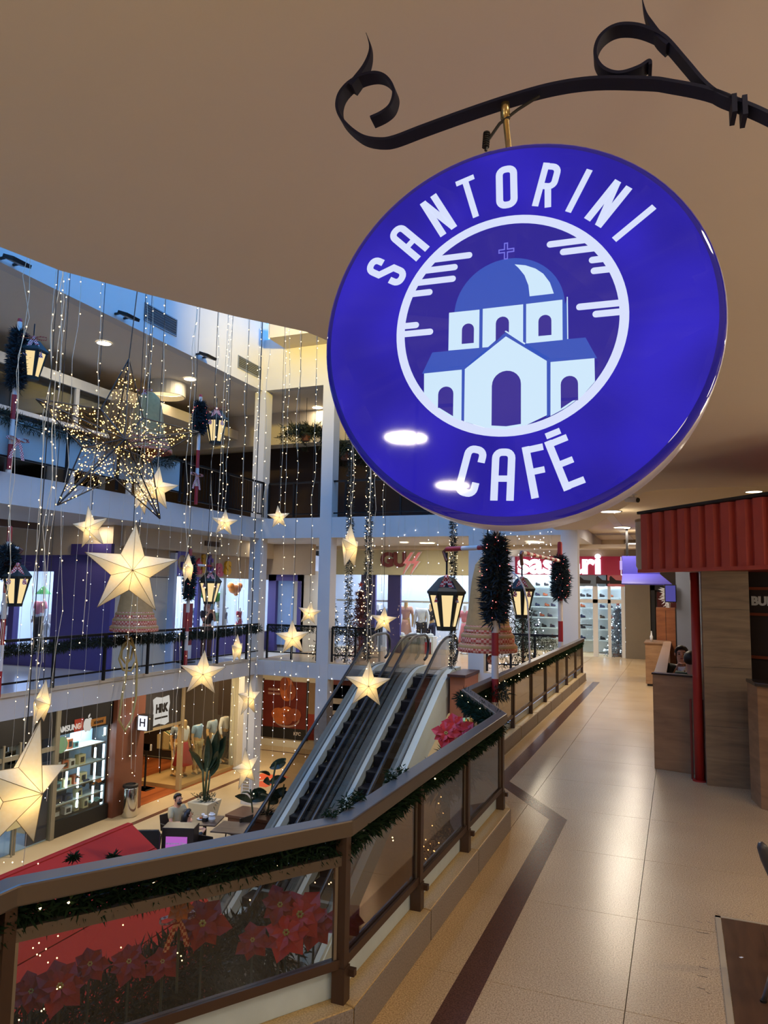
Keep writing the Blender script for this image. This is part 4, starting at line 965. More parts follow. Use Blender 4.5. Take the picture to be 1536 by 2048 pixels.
# shelves, tubes and goods
nb = gC-gB
for k, zf in enumerate((-1.55, -2.05, -2.5, -2.95, -3.3)):
    t = thing('display_shelf', ['top shelf', 'second shelf', 'middle shelf', 'fourth shelf', 'lowest shelf'][k]+' in the bright phone accessory window', 'shelf', (XS-.35, gB, zf))
    B('board', MB().box(XS-.57, gB+.1, zf-.015, XS-.12, gC-.1, zf), SHELF, t)
    B('edge_strip', MB().box(XS-.12, gB+.1, zf-.02, XS-.105, gC-.1, zf+.006), ALU, t)
for px, y0, y1 in ((210, 1455, 1470), (208, 1488, 1515), (207, 1520, 1560), (204, 1570, 1612), (191, 1495, 1515), (190, 1525, 1562), (186, 1572, 1605), (157, 1535, 1550), (156, 1557, 1575), (155, 1586, 1614), (134, 1543, 1575)):
    a, b = onx(px, y0, XS-.16), onx(px, y1, XS-.16); t = thing('tube_light', 'upright white tube lights in the phone accessory window', 'tube light', tuple(b), 0, 'upright tube lights in the phone window')
    B('tube', MB().cyl((a.x, a.y, a.z), (b.x, a.y, b.z), .028, n=8), TUBE, t); B('clip', MB().cbox(b.x-.02, a.y, b.z-.01, .05, .07, .03), ALU, t)
rect('phone_window_lamp', (XS-.3, (gB+gC)/2, zh0-.05), .3, nb*.8, 30, S(220, 240, 255))
rng = random.Random(5)
GOODS = [mat('box cream', S(205, 195, 150), .5), mat('box white', S(220, 222, 220), .5), mat('box navy', S(40, 50, 85), .5), mat('box orange', S(180, 95, 55), .5), mat('box charcoal', S(48, 46, 44), .5), mat('box teal', S(90, 140, 140), .5)]
gnames = ['cream', 'white', 'navy', 'orange', 'charcoal', 'teal']
for k, zf in enumerate((-1.55, -2.05, -2.5, -2.95, -3.3, Z_+.38)):
    y = gB+.22
    while y < gC-.35:
        c = rng.choice([0, 0, 1, 4, 4, 2, 3, 5]); wd = rng.uniform(.13, .26); hh = rng.uniform(.14, .27); 
        if y > gB+nb*.55 and k < 5 and rng.random() < .7: y += wd+.1; continue
        t = thing('product_box', '%s boxed phone accessory on the %s of the phone window' % (gnames[c], ['top shelf', 'second shelf', 'middle shelf', 'fourth shelf', 'lowest shelf', 'floor'][k]), 'box', (XS-.3, y+wd/2, zf), 0, 'boxed accessories in the phone window')
        B('carton', MB().box(-.08, -wd/2, 0, .08, wd/2, hh), GOODS[c], t, local=True); B('window_print', MB().box(.08, -wd*.3, hh*.2, .083, wd*.3, hh*.75), GOODS[4 if c != 4 else 1], t, local=True)
        y += wd+rng.uniform(.03, .16)
def toycar(px, py, m, label):
    q = onx(px, py, XS-.22); t = thing('toy_car', label, 'toy', tuple(q)); B('body', MB().box(-.07, -.2, .04, .07, .2, .09).box(-.055, -.08, .09, .055, .1, .14), m, t, local=True, bev=.015)
    for sx in (-1, 1):
        for sy in (-1, 1): B('wheel', MB().cyl((sx*.06, sy*.13, .045), (sx*.1, sy*.13, .045), .05, n=12), BLACK, t, local=True)
toycar(194, 1568, ORB, 'orange toy buggy on the lit phone window shelf'); toycar(170, 1570, GOODS[2], 'dark toy motorbike-sized buggy on the phone window shelf'); toycar(189, 1606, GOODS[5], 'teal toy car low in the phone window')
q = onx(123, 1490, XS+.02); t = thing('window_sticker', 'round green sticker on the phone window glass', 'sticker', tuple(q)); B('disc', MB().lathe([(.2, 0), (.2, .006), (.001, .006)], 8).xf(frame(q, (0, 1, 0), (0, 0, 1))), mat('green sticker', S(110, 150, 125), .5), t)
for i, (px, py, w, h, c, nm) in enumerate(((21, 1476, .5, .32, GRB, 'green header poster'), (27, 1505, .3, .5, FROST, 'white QR-free price list poster'), (70, 1475, 1.0, .7, GOODS[2], 'dark shelf wall'), (90, 1500, .5, .6, GOODS[4], 'charcoal hanging board'), (12, 1545, .5, .9, GOODS[4], 'tall charcoal stand'), (28, 1635, .35, .5, GOODS[0], 'small easel board'), (5, 1590, .4, .35, GOODS[3], 'orange round logo board'))):
    q = onx(px, py, XS-.6 if i not in (5,) else XS+.1); t = thing('shop_board', nm.replace('QR-free ', '')+' seen through the phone shop doorway', 'board', tuple(q)); B('board', MB().cbox(q.x, q.y, q.z, .03, w, h), c, t); B('board_edge', MB().cbox(q.x+.01, q.y, q.z+h/2, .03, w, .03), ALU, t)
    B('hanging_wire' if i != 5 else 'easel_leg', MB().cyl((q.x, q.y, q.z+h/2), (q.x, q.y, HT), .004, n=5) if i != 5 else MB().box(q.x-.02, q.y-.02, Z_, q.x, q.y+.02, q.z), ALU, t)
# brown clad column between the shops
struct('column_brown', MB().box(XS-.3, gC+.03, Z_, XS+.12, gD-.05, HT), BRN)
struct('trim_4', MB().box(XS-.3, gC, -.62, XS+.14, gD, HT), CREAM)
# clothes shop
hz = G(340, 1440).z
cs = struct('wall_clothes_shop_front', MB().box(XS-.15, gD-.04, G(330, 1452).z+.03, XS, gE, HT).box(XS-.1, gE, -.6, XS, gF, HT), mat('charcoal fascia', S(46, 42, 42), .5))
TAN = mat('tan frame', S(160, 140, 105), .4, var=.04)
B('frame_post', MB().box(XS-.08, gE-.06, Z_, XS+.05, gE+.06, HT), TAN, cs)
B('sill_bar', MB().box(XS-.05, gD, G(330, 1452).z-.05, XS+.03, gE, G(330, 1452).z+.03), TAN, cs)
B('pilaster', MB().box(XS-.2, gF, Z_, XS+.1, gF+.35, HT), CREAM, cs)
B('display_glass', MB().box(XS-.03, gE+.06, Z_+.12, XS-.02, gF, -.6), GLASSC, cs)
B('window_plinth', MB().box(XS-1.6, gE, Z_, XS, gF, Z_+.12), mat('tan plinth', S(160, 130, 85), .4), cs)
WDF = wood('orange timber floor', S(165, 90, 45), S(120, 60, 30), (1, .2, 1), .3)
fw = struct('floor_clothes_shop', MB().box(-20, gD-.05, Z_-.01, XS+.02, gF+.3, Z_+.004), BLACK)
for i in range(14): B('plank', MB().box(-20+.44*i, gD-.04, Z_, -20+.44*i+.432, gE+3, Z_+.012), WDF, fw)
struct('wall_clothes_inside', MB().box(-20, gD-.3, Z_, -19.9, 25, HT).box(-20, gD-.1, Z_, XS-.3, gD-.02, HT).box(-20, gF+.36, Z_, XS-.21, gF+.44, HT), mat('clothes shop dark', S(52, 38, 30), .7, var=.2, scale=3))
for y in (gE-.9, gE+1.4, gE+3.6): rect('clothes_shop_lamp', (XS-1.0, y, HT-.15), .8, 1.2, 85, S(255, 220, 165))
q = onx(323, 1421, XS+.03); t = thing('shop_sign', 'ragged white square sign HRK on the charcoal fascia', 'sign', tuple(q))
rg = [(-.4, -.46), (-.1, -.42), (.2, -.5), (.42, -.44), (.38, -.1), (.43, .2), (.38, .46), (.05, .42), (-.25, .47), (-.42, .4), (-.37, .1)]
B('board', MB().prism([(x*.85, y*.85) for x, y in rg], 0, .03).xf(frame((XS+.0, q.y, q.z), (0, 1, 0), (0, 0, 1))), LW, t)
B('lettering', text_mb('HRK', .32, .01, .02, cond=.8).xf(frame((XS+.036, q.y, q.z+.06), (0, 1, 0), (0, 0, 1))), BLACK, t); B('underline', MB().box(XS+.03, q.y-.28, q.z-.22, XS+.036, q.y+.28, q.z-.17), BLACK, t)
q = onx(290, 1445, XS+.35); t = thing('blade_sign', 'small lit white cube sign with a letter H beside the brown column', 'sign', tuple(q))
B('housing', MB().cbox(q.x, q.y+.02, q.z, .34, .22, .42), BLACK, t); B('lit_face', MB().cbox(q.x, q.y-.095, q.z, .30, .012, .38), glow('lit white face', S(225, 230, 245), 1.3), t)
B('lettering', text_mb('H', .3, .006, .004).xf(frame((q.x, q.y-.104, q.z), (1, 0, 0), (0, 0, 1))), NAVY, t); B('wall_arm', MB().bar((q.x-.17, q.y, q.z), (XS-.02, q.y, q.z), .04, .04), BLACK, t)
Wc = 'mannequins in the clothes shop window'
def mg(label, px, py, x, h=1.78, **k):
    p = onz(px, py, Z_+.12) if x is None else onx(px, py, x)
    return mannequin(label, (p.x, p.y, Z_+.125), PI/2, h=h, group=Wc, skin=MANT, **k)
mg('headless tan mannequin in a light blue shirt and khaki trousers', 394, 1500, XS-.45, shirt=LBL, pants=KHA, head=False)
mg('headless tan mannequin in a long floral dress', 424, 1480, XS-.5, shirt=FLO, skirt=(.75, .33, FLO), head=False, sl='short')
mg('headless tan mannequin in a cream long-sleeved shirt and dark trousers', 449, 1480, XS-.55, shirt=WHC, pants=DGR, head=False, sl='long')
mg('tan mannequin in a red skirt partly behind the window post', 366, 1510, XS-.6, shirt=WHC, skirt=(.55, .3, REDC))
mg('tan mannequin in a grey top striding by the window post', 352, 1500, XS-.9, shirt=GRY, pants=BEI)
mannequin('mannequin in a dark jacket farther inside the clothes shop', (XS-2.2, gE-.2, Z_+.012), PI/2, shirt=DGR, pants=DGR, group=Wc, skin=MANT, head=False)
q = onx(284, 1530, XS-.6)
mannequin('tan mannequin in a patterned blouse at the shop doorway', (q.x, gD+.45, Z_+.012), PI/2, shirt=mat('patterned cloth', S(150, 110, 80), .8, var=.4, scale=30), pants=DGR, group=Wc, skin=MANT)
t = thing('shop_banner', 'small red sale poster on the doorway mannequin stand', 'poster', (XS-.35, gD+.2, Z_+.012)); B('sheet', MB().cbox(XS-.35, gD+.2, Z_+1.35, .02, .42, .75), mat('sale red', S(195, 60, 45), .6), t); B('stand', MB().box(XS-.37, gD+.18, Z_+.012, XS-.34, gD+.22, Z_+1.0), BLACK, t); B('lettering', text_mb('SALE', .14, .004, .004).xf(frame((XS-.338, gD+.2, Z_+1.4), (0, 1, 0), (0, 0, 1))), FROST, t)
# garment rails with clothes
def rack(label, x, y, n, cols, seed):
    rn = random.Random(seed); t = thing('garment_rack', label, 'clothes rack', (x, y, Z_+.012))
    B('rack_frame', MB().cyl((0, -.6, 0), (0, -.6, 1.45), .018, n=8).cyl((0, .6, 0), (0, .6, 1.45), .018, n=8).cyl((0, -.6, 1.45), (0, .6, 1.45), .018, n=8), DARK, t, local=True)
    B('rack_foot', MB().box(-.25, -.66, 0, .25, -.54, .02).box(-.25, .54, 0, .25, .66, .02), DARK, t, local=True)
    for i in range(n):
        yy = -.52+1.04*i/(n-1); l = rn.uniform(.55, .8)
        s = thing('hanging_garment', rn.choice(['patterned', 'folded', 'pressed'])+' garment on the '+label, 'garment', (x, y+yy, Z_+1.46), 0, 'garments on the clothes shop racks')
        B('cloth', MB().add([(-.04, 0, -.08), (.04, 0, -.08), (.22, .02, -.18), (.2, .03, -l), (-.2, -.03, -l), (-.22, -.02, -.18), (-.04, .03, -.08), (.04, .03, -.08), (.22, .05, -.18), (.2, .06, -l), (-.2, .0, -l), (-.22, .01, -.18)], [(0, 1, 2, 3, 4, 5), (11, 10, 9, 8, 7, 6)]+[(i, (i+1) % 6, 6+(i+1) % 6, 6+i) for i in range(6)]), cols[rn.randrange(len(cols))], s, local=True)
        B('hanger', MB().tube([(-.18, .015, -.14), (0, .015, -.07), (0, .015, .0)], .006, 5), DARK, s, local=True)
rack('rack just inside the clothes shop entrance', XS-1.3, gE-1.1, 9, [BEI, REDC, NAVY, GRY, OLIVE], 1)
rack('rack deeper inside the clothes shop', XS-2.8, gD+1.0, 9, [DGR, BEI, WHC, REDC], 2)
rack('rack behind the window mannequins', XS-1.5, gE+1.6, 9, [BEI, KHA, DGR, OLIVE], 3)
def floor_stand(label, px, py):
    q = onz(px, py, Z_); t = thing('display_stand', label, 'stand', (q.x, min(q.y, gE-.35), Z_+.013)); B('base', MB().box(-.2, -.2, 0, .2, .2, .025), BLACK, t, local=True); B('pole', MB().cyl((0, 0, .02), (0, 0, 1.15), .016, n=8), BLACK, t, local=True); B('top_plate', MB().box(-.16, -.02, 1.12, .16, .02, 1.3), FROST, t, local=True)
floor_stand('thin black display stand on the orange timber floor, nearer the entrance', 298, 1575); floor_stand('thin black display stand on the orange timber floor, farther in', 323, 1567)
# steel bin
q = onz(258, 1632, Z_); t = thing('litter_bin', 'tall chrome cylinder litter bin by the brown column', 'bin', (q.x, q.y, Z_))
B('drum', MB().lathe([(.19, 0), (.2, .02), (.2, .72), (.19, .74)], 28), mat('chrome', S(205, 203, 198), .12, 1.0, var=.02), t, local=True, smooth=True); B('lid', MB().lathe([(.19, .74), (.2, .75), (.195, .8), (.14, .82), (.13, .78), (.001, .76)], 28), BLACK, t, local=True)
# chicken-shop hoarding at the far end of the ground floor
YK = 25.2
def K(px, py): return ony(px, py, YK)
a, b, c = K(525, 1480), K(612, 1480), K(640, 1480); zt, zb = K(570, 1362).z, K(570, 1474).z
st = struct('wall_ground_far', MB().box(-21, YK, Z_, 6, YK+.2, HT), CREAM)
kp = thing('food_poster', 'dark red fried chicken poster wall at the end of the ground floor', 'poster', (a.x, YK, zb))
FOODR = mat('poster dark red', S(96, 34, 28), .4, var=.45, scale=1.6)
B('backing', MB().box(a.x, YK-.05, zb, b.x, YK, zt), FOODR, kp); B('border', MB().box(a.x-.05, YK-.07, zb-.05, a.x, YK, zt+.05).box(b.x, YK-.07, zb-.05, b.x+.08, YK, zt+.05).box(a.x, YK-.07, zb-.05, b.x, YK, zb+.35), BLACK, kp)
ORF = mat('fried orange', S(170, 88, 40), .6, var=.35, scale=6); ORF2 = mat('fried brown', S(130, 60, 32), .6, var=.3, scale=6)
cx, cz = (a.x+b.x)/2, (zt+zb)/2; W2 = (b.x-a.x)/2
FSN = [0]
def flat_shape(pts, m, nm, k):
    FSN[0] += 1; B(nm, MB().prism(pts, 0, .006+FSN[0]*.003).xf(frame((cx, YK-.052, cz), (1, 0, 0), (0, 0, 1))), m, kp)
ell = lambda x, y, rx, ry, n=18: [(x+rx*math.cos(2*PI*i/n), y+ry*math.sin(2*PI*i/n)) for i in range(n)]
flat_shape(ell(.1, -.32, W2*.62, .36), mat('poster plate', S(150, 120, 110), .5), 'plate_print', 0); flat_shape(ell(.1, -.29, W2*.58, .32), FOODR, 'plate_inner_print', 1)
for x, y, r, m in ((-.25, -.2, .3, ORF), (.1, -.15, .32, ORF), (.45, -.18, .3, ORF2), (.1, -.35, .3, ORF2), (-.15, -.38, .25, ORF)): flat_shape(ell(x, y, r, r*.8, 12), m, 'chicken_print', 2)
for x, y, rx_, ry_, m in ((.1, .75, .3, .45, ORF), (.3, .65, .2, .3, ORF2), (-.02, .95, .18, .25, ORF2)): flat_shape(ell(x, y, rx_, ry_, 14), m, 'chicken_print', 2)
for y in (.75, .6): flat_shape([(-W2*.75, y), (-W2*.2, y), (-W2*.2, y-.08), (-W2*.75, y-.08)], mat('poster pale', S(150, 110, 100), .5), 'slogan_print', 1)
B('lettering', text_mb('KFC', .17, .006, .004).xf(frame((b.x-.35, YK-.074, zb+.17), (1, 0, 0), (0, 0, 1))), mat('poster white', S(190, 180, 175), .5), kp)
kq = thing('food_poster', 'narrow half beige half red poster panel next to the chicken poster', 'poster', (b.x+.1, YK, zb)); B('lower_panel', MB().box(b.x+.08, YK-.05, zb, c.x+1.2, YK, cz-.1), mat('poster red', S(120, 40, 30), .45, var=.2), kq); B('upper_panel', MB().box(b.x+.08, YK-.05, cz-.1, c.x+1.2, YK, zt), mat('poster beige', S(120, 95, 70), .5, var=.1), kq)
t = thing('doorway_poster', 'red and white menu poster glimpsed between column and escalator', 'poster', tuple(K(690, 1400))); q = K(690, 1392); B('sheet', MB().box(q.x-.9, YK-.05, q.z-1.1, q.x+.9, YK-.01, q.z+.7), mat('menu red', S(95, 36, 34), .5, var=.3, scale=2), t); B('price_bar', MB().box(q.x-.5, YK-.06, q.z-.3, q.x+.3, YK-.05, q.z-.1).box(q.x-.5, YK-.06, q.z-.7, q.x+.3, YK-.05, q.z-.55), FROST, t)
# ------------------------------------------------------------------ far first-floor shops
YG = 22.3
gx0, gx1 = ony(640, 1200, YG).x, ony(935, 1200, YG).x
zg0, zg1 = ony(800, 1150, YG).z, ony(800, 1100, YG).z
OLV = mat('pale olive fascia', S(205, 202, 168), .6, var=.03)
gg = struct('wall_fashion_shop', MB().box(-10.8, YG, zg0, -5.2, YG+.2, zg1+.02), OLV)
struct('wall_far_header', MB().box(-14, YG-.4, zg1, -1.0, YG+.2, 3.43), CEILD)
B('display_glass', MB().box(-10.8, YG+.1, 0, -5.2, YG+.11, zg0), GLASSC, gg)
for px in (785, 735): x = ony(px, 1200, YG).x; B('purple_pier', MB().box(x-.22 if px > 760 else x-.3, YG+.13, 0, x+.22, YG+.25, zg0), PURPLE, gg)
B('transom', MB().box(-10.8, YG+.3, 1.62, -5.2, YG+.34, 1.68), FROST, gg)
struct('wall_fashion_inside', MB().box(-12.2, YG+2.2, 0, -5.1, YG+2.3, 3.2).box(-5.2, YG+.2, 0, -5.1, YG+2.3, 3.2).box(-12.2, YG+.0, 0, -12.1, YG+2.3, 3.2), SHOPIN)
B('light_panel', MB().box(-11, YG+.4, 2.95, -5.4, YG+2.0, 2.97), SHOPL, gg)
rect('fashion_shop_lamp', (-8.2, YG+1.2, 2.9), 4.5, 1.0, 70, S(225, 235, 255))
gs = thing('shop_letters', 'dark red letters GUZZ with two pink lightning bolts on the pale olive fascia', 'sign', tuple(ony(800, 1120, YG)))
q = ony(787, 1122, YG-.02); B('letters', text_mb('GU', .62, .05, .03).xf(frame((q.x, YG-.05, q.z+.02), (1, 0, 0), (0, 0, 1))), mat('dark red letter', S(120, 60, 60), .5), gs)
for px in (814, 829):
    q = ony(px, 1126, YG-.02); bp = [(.14, .34), (-.12, -.02), (.02, -.02), (-.12, -.36), (.18, .06), (.04, .06), (.22, .34)]
    B('lightning_bolt', MB().prism(bp, 0, .05).xf(frame((q.x, YG-.04, q.z), (1, 0, 0), (0, 0, 1))), mat('pink letter', S(200, 120, 120), .5, emit=S(255, 150, 150), es=.25), gs)
    B('bolt_edge', MB().prism([(x*1.15+.02, y*1.12-.02) for x, y in bp], -.01, .03).xf(frame((q.x, YG-.04, q.z), (1, 0, 0), (0, 0, 1))), FROST, gs)
Wf = 'mannequins in the far fashion shop'
def mf(label, px, y, **k): q = ony(px, 1240, y); return mannequin(label, (q.x, y, .0), 0, group=Wf, **k)
mf('mannequin in a long peach dress in the far fashion shop', 812, YG+.8, h=1.75, shirt=mat('peach cloth', S(205, 155, 135), .8), skirt=(.8, .26, MATS['peach cloth']), skin=MANT)
mf('mannequin in a white jacket beside the peach dress', 843, YG+.8, h=1.7, shirt=WHC, pants=DGR, head=False, sl='long')
mf('mannequin in a pale blouse left of the purple pier', 782, YG+.9, h=1.65, shirt=GRY, pants=WHC)
mf('mannequin in dark clothes right of the white jacket', 862, YG+1.2, h=1.65, shirt=DGR, pants=NAVY, skin=MANT)
mf('mannequin in a pink dress behind the hanging lantern', 930, YG+.9, h=1.65, shirt=PINK, skirt=(.6, .25, PINK))
mf('mannequin in a navy top at the shop doorway', 757, YG+1.3, h=1.6, shirt=NAVY, pants=DGR)
for k, px in enumerate((797, 829, 855)):
    q = ony(px, 1290, YG-.1 if False else YG+.35); t = thing('display_cube', ['first', 'second', 'third'][k]+' white display cube from the left in front of the fashion shop', 'display cube', (q.x, YG+.35, 0.0), 0, 'white cubes in the fashion shop window')
    B('frame', MB().box(-.25, -.2, 0, -.19, .2, .5).box(.19, -.2, 0, .25, .2, .5).box(-.25, -.2, .5, .25, .2, .56), FROST, t, local=True); B('bag_inside', MB().box(-.12, -.1, .0, .12, .1, .36), [GRY, DGR, REDC][k], t, local=True, bev=.02); B('shoes_on_top', MB().ball((-.1, 0, .6), .07, 8, 6, (1.6, 1, .7)).ball((.1, .0, .6), .07, 8, 6, (1.6, 1, .7)), WHC, t, local=True)
# purple-framed window left of it
x0, x1 = ony(536, 1200, YG-1.5).x, ony(601, 1200, YG-1.5).x; YP = YG-1.5
pw = struct('wall_purple_far', MB().box(x0, YP, 0, x0+.28, YP+.2, 2.45).box(x1-.12, YP, 0, x1, YP+.2, 2.45).box(x0, YP, 2.25, x1, YP+.2, 2.45), PURPLE)
B('window_light', MB().box(x0+.28, YP+.15, .2, x1-.12, YP+.17, 2.25), mat('pale blue blind', S(120, 145, 185), .5, emit=S(120, 150, 200), es=.25), pw)
struct('wall_far_upper_band', MB().box(-14, YP-.1, 2.45, x1+.4, YP+.2, 3.43), BEIGE)
struct('wall_far_mid', MB().box(x1, YP+.05, 0, gx0-.2, YG, 2.6), CREAM)
# shoe shop with the white lit name
YS = 24.6
sx0, sx1, sx2 = ony(1022, 1130, YS).x, ony(1241, 1130, YS).x, ony(1283, 1130, YS).x
z0, z1 = ony(1200, 1150, YS).z, ony(1200, 1113, YS).z
REDS = mat('sign red', S(150, 28, 60), .4, emit=S(160, 20, 50), es=.25, var=.03)
ss = struct('wall_shoe_shop', MB().box(sx0-.1, YS, z1, sx2, YS+.3, 3.75).box(sx0-.2, YS+.05, 0, sx0-.1, YS+.3, 3.4), CEILD)
sg = thing('shop_sign', 'long red shop sign with bright white rounded letters reading sassari', 'sign', (sx0, YS, z0))
B('red_board', MB().box(sx0, YS-.06, z0, sx1, YS+.2, z1), REDS, sg)
q = ony(1112, 1131, YS-.1); LWS = glow('lit white letters', S(250, 240, 255), 2.2)
tb = text_mb('sassari', .92, .06, .035); w_ = max(v[0] for v in tb.v)-min(v[0] for v in tb.v); tw = (ony(1200, 1131, YS).x-ony(1034, 1131, YS).x)
tb.v = [(v[0]*tw/w_, v[1], v[2]) for v in tb.v]; q = ony(1117, 1129, YS-.1)
B('letters', tb.xf(frame((q.x, YS-.08, q.z), (1, 0, 0), (0, 0, 1))), LWS, sg)
s2 = thing('shop_sign', 'short lilac panel with blurred pale letters at the end of the red shop sign', 'sign', (sx1, YS, z0))
B('board', MB().box(sx1+.03, YS-.1, z0+.02, sx2, YS+.2, z1), mat('lilac board', S(150, 80, 150), .4, emit=S(150, 90, 180), es=.3), s2); B('letters', text_mb('mo', .5, .04, .03).xf(frame(((sx1+sx2)/2, YS-.12, (z0+z1)/2+.05), (1, 0, 0), (0, 0, 1))), glow('lilac letters', S(215, 190, 255), .9), s2); B('lower_band', MB().box(sx1+.03, YS-.11, z0+.02, sx2, YS-.1, z0+.18), REDS, s2)
def SX(px, y=YS): return ony(px, 1240, y).x
fr = struct('door_1', MB().box(SX(1186), YS, 0, SX(1196), YS+.08, z0).box(SX(1216), YS, 0, SX(1222), YS+.08, z0).box(SX(1150), YS, ony(1, 1180, YS).z, SX(1247), YS+.08, ony(1, 1180, YS).z+.12).box(SX(1243), YS-.02, 0, SX(1250), YS+.1, z0).box(SX(1152), YS, 0, SX(1157), YS+.08, z0), FROST)
zd = ony(1200, 1180, YS).z
B('glass_leaf', MB().box(SX(1157), YS+.03, .02, SX(1186), YS+.04, zd), GLASSC, fr); B('glass_leaf', MB().box(SX(1196), YS+.03, .02, SX(1243), YS+.04, zd), GLASSC, fr)
B('push_bar', MB().bar((SX(1160), YS-.02, 1.0), (SX(1184), YS-.02, 1.0), .03, .03), DARK, fr)
for px, w, m, lb in ((1168, 1.0, GRY, 'grey heel poster above the shop door'), (1232, .75, PINK, 'pink sandals poster beside the door'), (1205, .38, LBL, 'pale blue notice above the door')):
    q = ony(px, 1165, YS-.02); t = thing('window_poster', lb+' of the shoe shop', 'poster', tuple(q)); B('sheet', MB().cbox(q.x, YS-.02, (zd+z0)/2+.06, w*.8, .012, (z0-zd)*.75), m, t); B('shoe_print', MB().prism([(-.2, -.1), (.2, -.1), (.22, 0), (0, .02), (-.16, .16), (-.2, .1)], 0, .006).xf(frame((q.x, YS-.028, (zd+z0)/2+.06), (1, 0, 0), (0, 0, 1))), DGR, t)
struct('wall_shoe_inside', MB().box(sx0-.1, YS+2.0, 0, sx2+.1, YS+2.1, 3.4).box(sx0-.1, YS+.3, 0, sx0, YS+2, 3.4).box(sx2, YS+.1, 0, sx2+.1, YS+2, 3.4), mat('shoe shop white', S(215, 228, 232), .5, var=.02))
B('light_panel', MB().box(sx0, YS+.4, 3.0, sx2, YS+1.9, 3.02), SHOPL, ss)
rect('shoe_shop_lamp', ((sx0+sx2)/2, YS+1.0, 2.95), 3.6, 1.0, 75, S(225, 240, 255))
B('shop_glass', MB().box(sx0, YS+.03, .1, SX(1152), YS+.04, z0), GLASSC, ss)
rn = random.Random(3)
for c, (pxa, pxb) in enumerate(((1050, 1118), (1158, 1185), (1197, 1242))):
    a_, b_ = SX(pxa, YS+1.5), SX(pxb, YS+1.5)
    for k in range(6):
        z = .45+.36*k; t = thing('shoe_shelf', ['shelf behind the lit tree', 'shelf through the open door', 'shelf through the right-hand glass'][c]+', '+['lowest', 'second', 'third', 'fourth', 'fifth', 'topmost'][k]+' of its stack in the shoe shop', 'shelf', (a_, YS+1.5, z)); B('board', MB().box(a_, YS+1.45, z-.03, b_, YS+1.95, z), FROST, t); B('shelf_lip', MB().box(a_, YS+1.44, z-.035, b_, YS+1.45, z+.01), SHELF, t)
        x = a_+.12
        while x < b_-.12:
            s = thing('shoe', rn.choice(['dark', 'black', 'brown'])+' shoe on a white shelf of the far shoe shop', 'shoe', (x, YS+1.62, z), 0, 'shoes on the far shop shelves'); mm = rn.choice([DGR, BLACK, GOODS[3], NAVY])
            B('upper', MB().ball((0, 0, .05), .06, 8, 6, (1.5, .7, .8)).ball((-.05, 0, .09), .04, 8, 6), mm, s, local=True, smooth=True); B('sole', MB().box(-.1, -.04, 0, .1, .04, .018), BLACK, s, local=True)
            x += rn.uniform(.2, .34)
# ------------------------------------------------------------------ escalators
EK = -9.9; TG = math.tan(math.radians(30))
ESK = mat('escalator pale panel', S(206, 212, 198), .45, 0, var=.05, scale=2); STEP = mat('escalator step', S(44, 40, 42), .4, .6, var=.15, scale=30)
HRB = mat('handrail rubber', S(28, 26, 28), .35, var=.05); ESG = glass('escalator glass', (.66, .62, .58), .05, .03)
YT, YB = -EK/TG-.0, (-4-EK)/TG          # incline meets first floor, ground
def prof(dz, up=1.1, dn=1.1, n=7):
    """line of an escalator in the YZ plane: flat, rounded bend, incline, rounded bend, flat"""
    pts = [(YB-dn, -4+dz), (YB-.35, -4+dz)]
    for i in range(n+1): t = -.35+.8*i/n; pts.append((YB+t, -4+dz+max(0, TG*.45*((t+.35)/.8)**2)))
    pts.append((YT-.7, -TG*.7+dz))
    for i in range(n+1): t = -.55+1.1*i/n; pts.append((YT+t, dz-TG*.55*(1-(t+.55)/1.1)**2))
    pts.append((YT+up, dz)); return pts
def sheet(name, x0, x1, dz0, dz1, m, par, up=1.0):
    p = prof(dz0, up); q = prof(dz1, up); mb = MB(); n = len(p)
    vs = [(x, y, z) for (y, z), (y2, z2) in zip(p, q) for x, y, z in ((x0, y, z), (x1, y, z), (x1, y2, z2), (x0, y2, z2))]
    mb.add(vs, [(i*4+j, i*4+(j+1) % 4, i*4+4+(j+1) % 4, i*4+4+j) for i in range(n-1) for j in range(4)]+[(3, 2, 1, 0), tuple(4*n-4+j for j in range(4))])
    return B(name, mb, m, par)
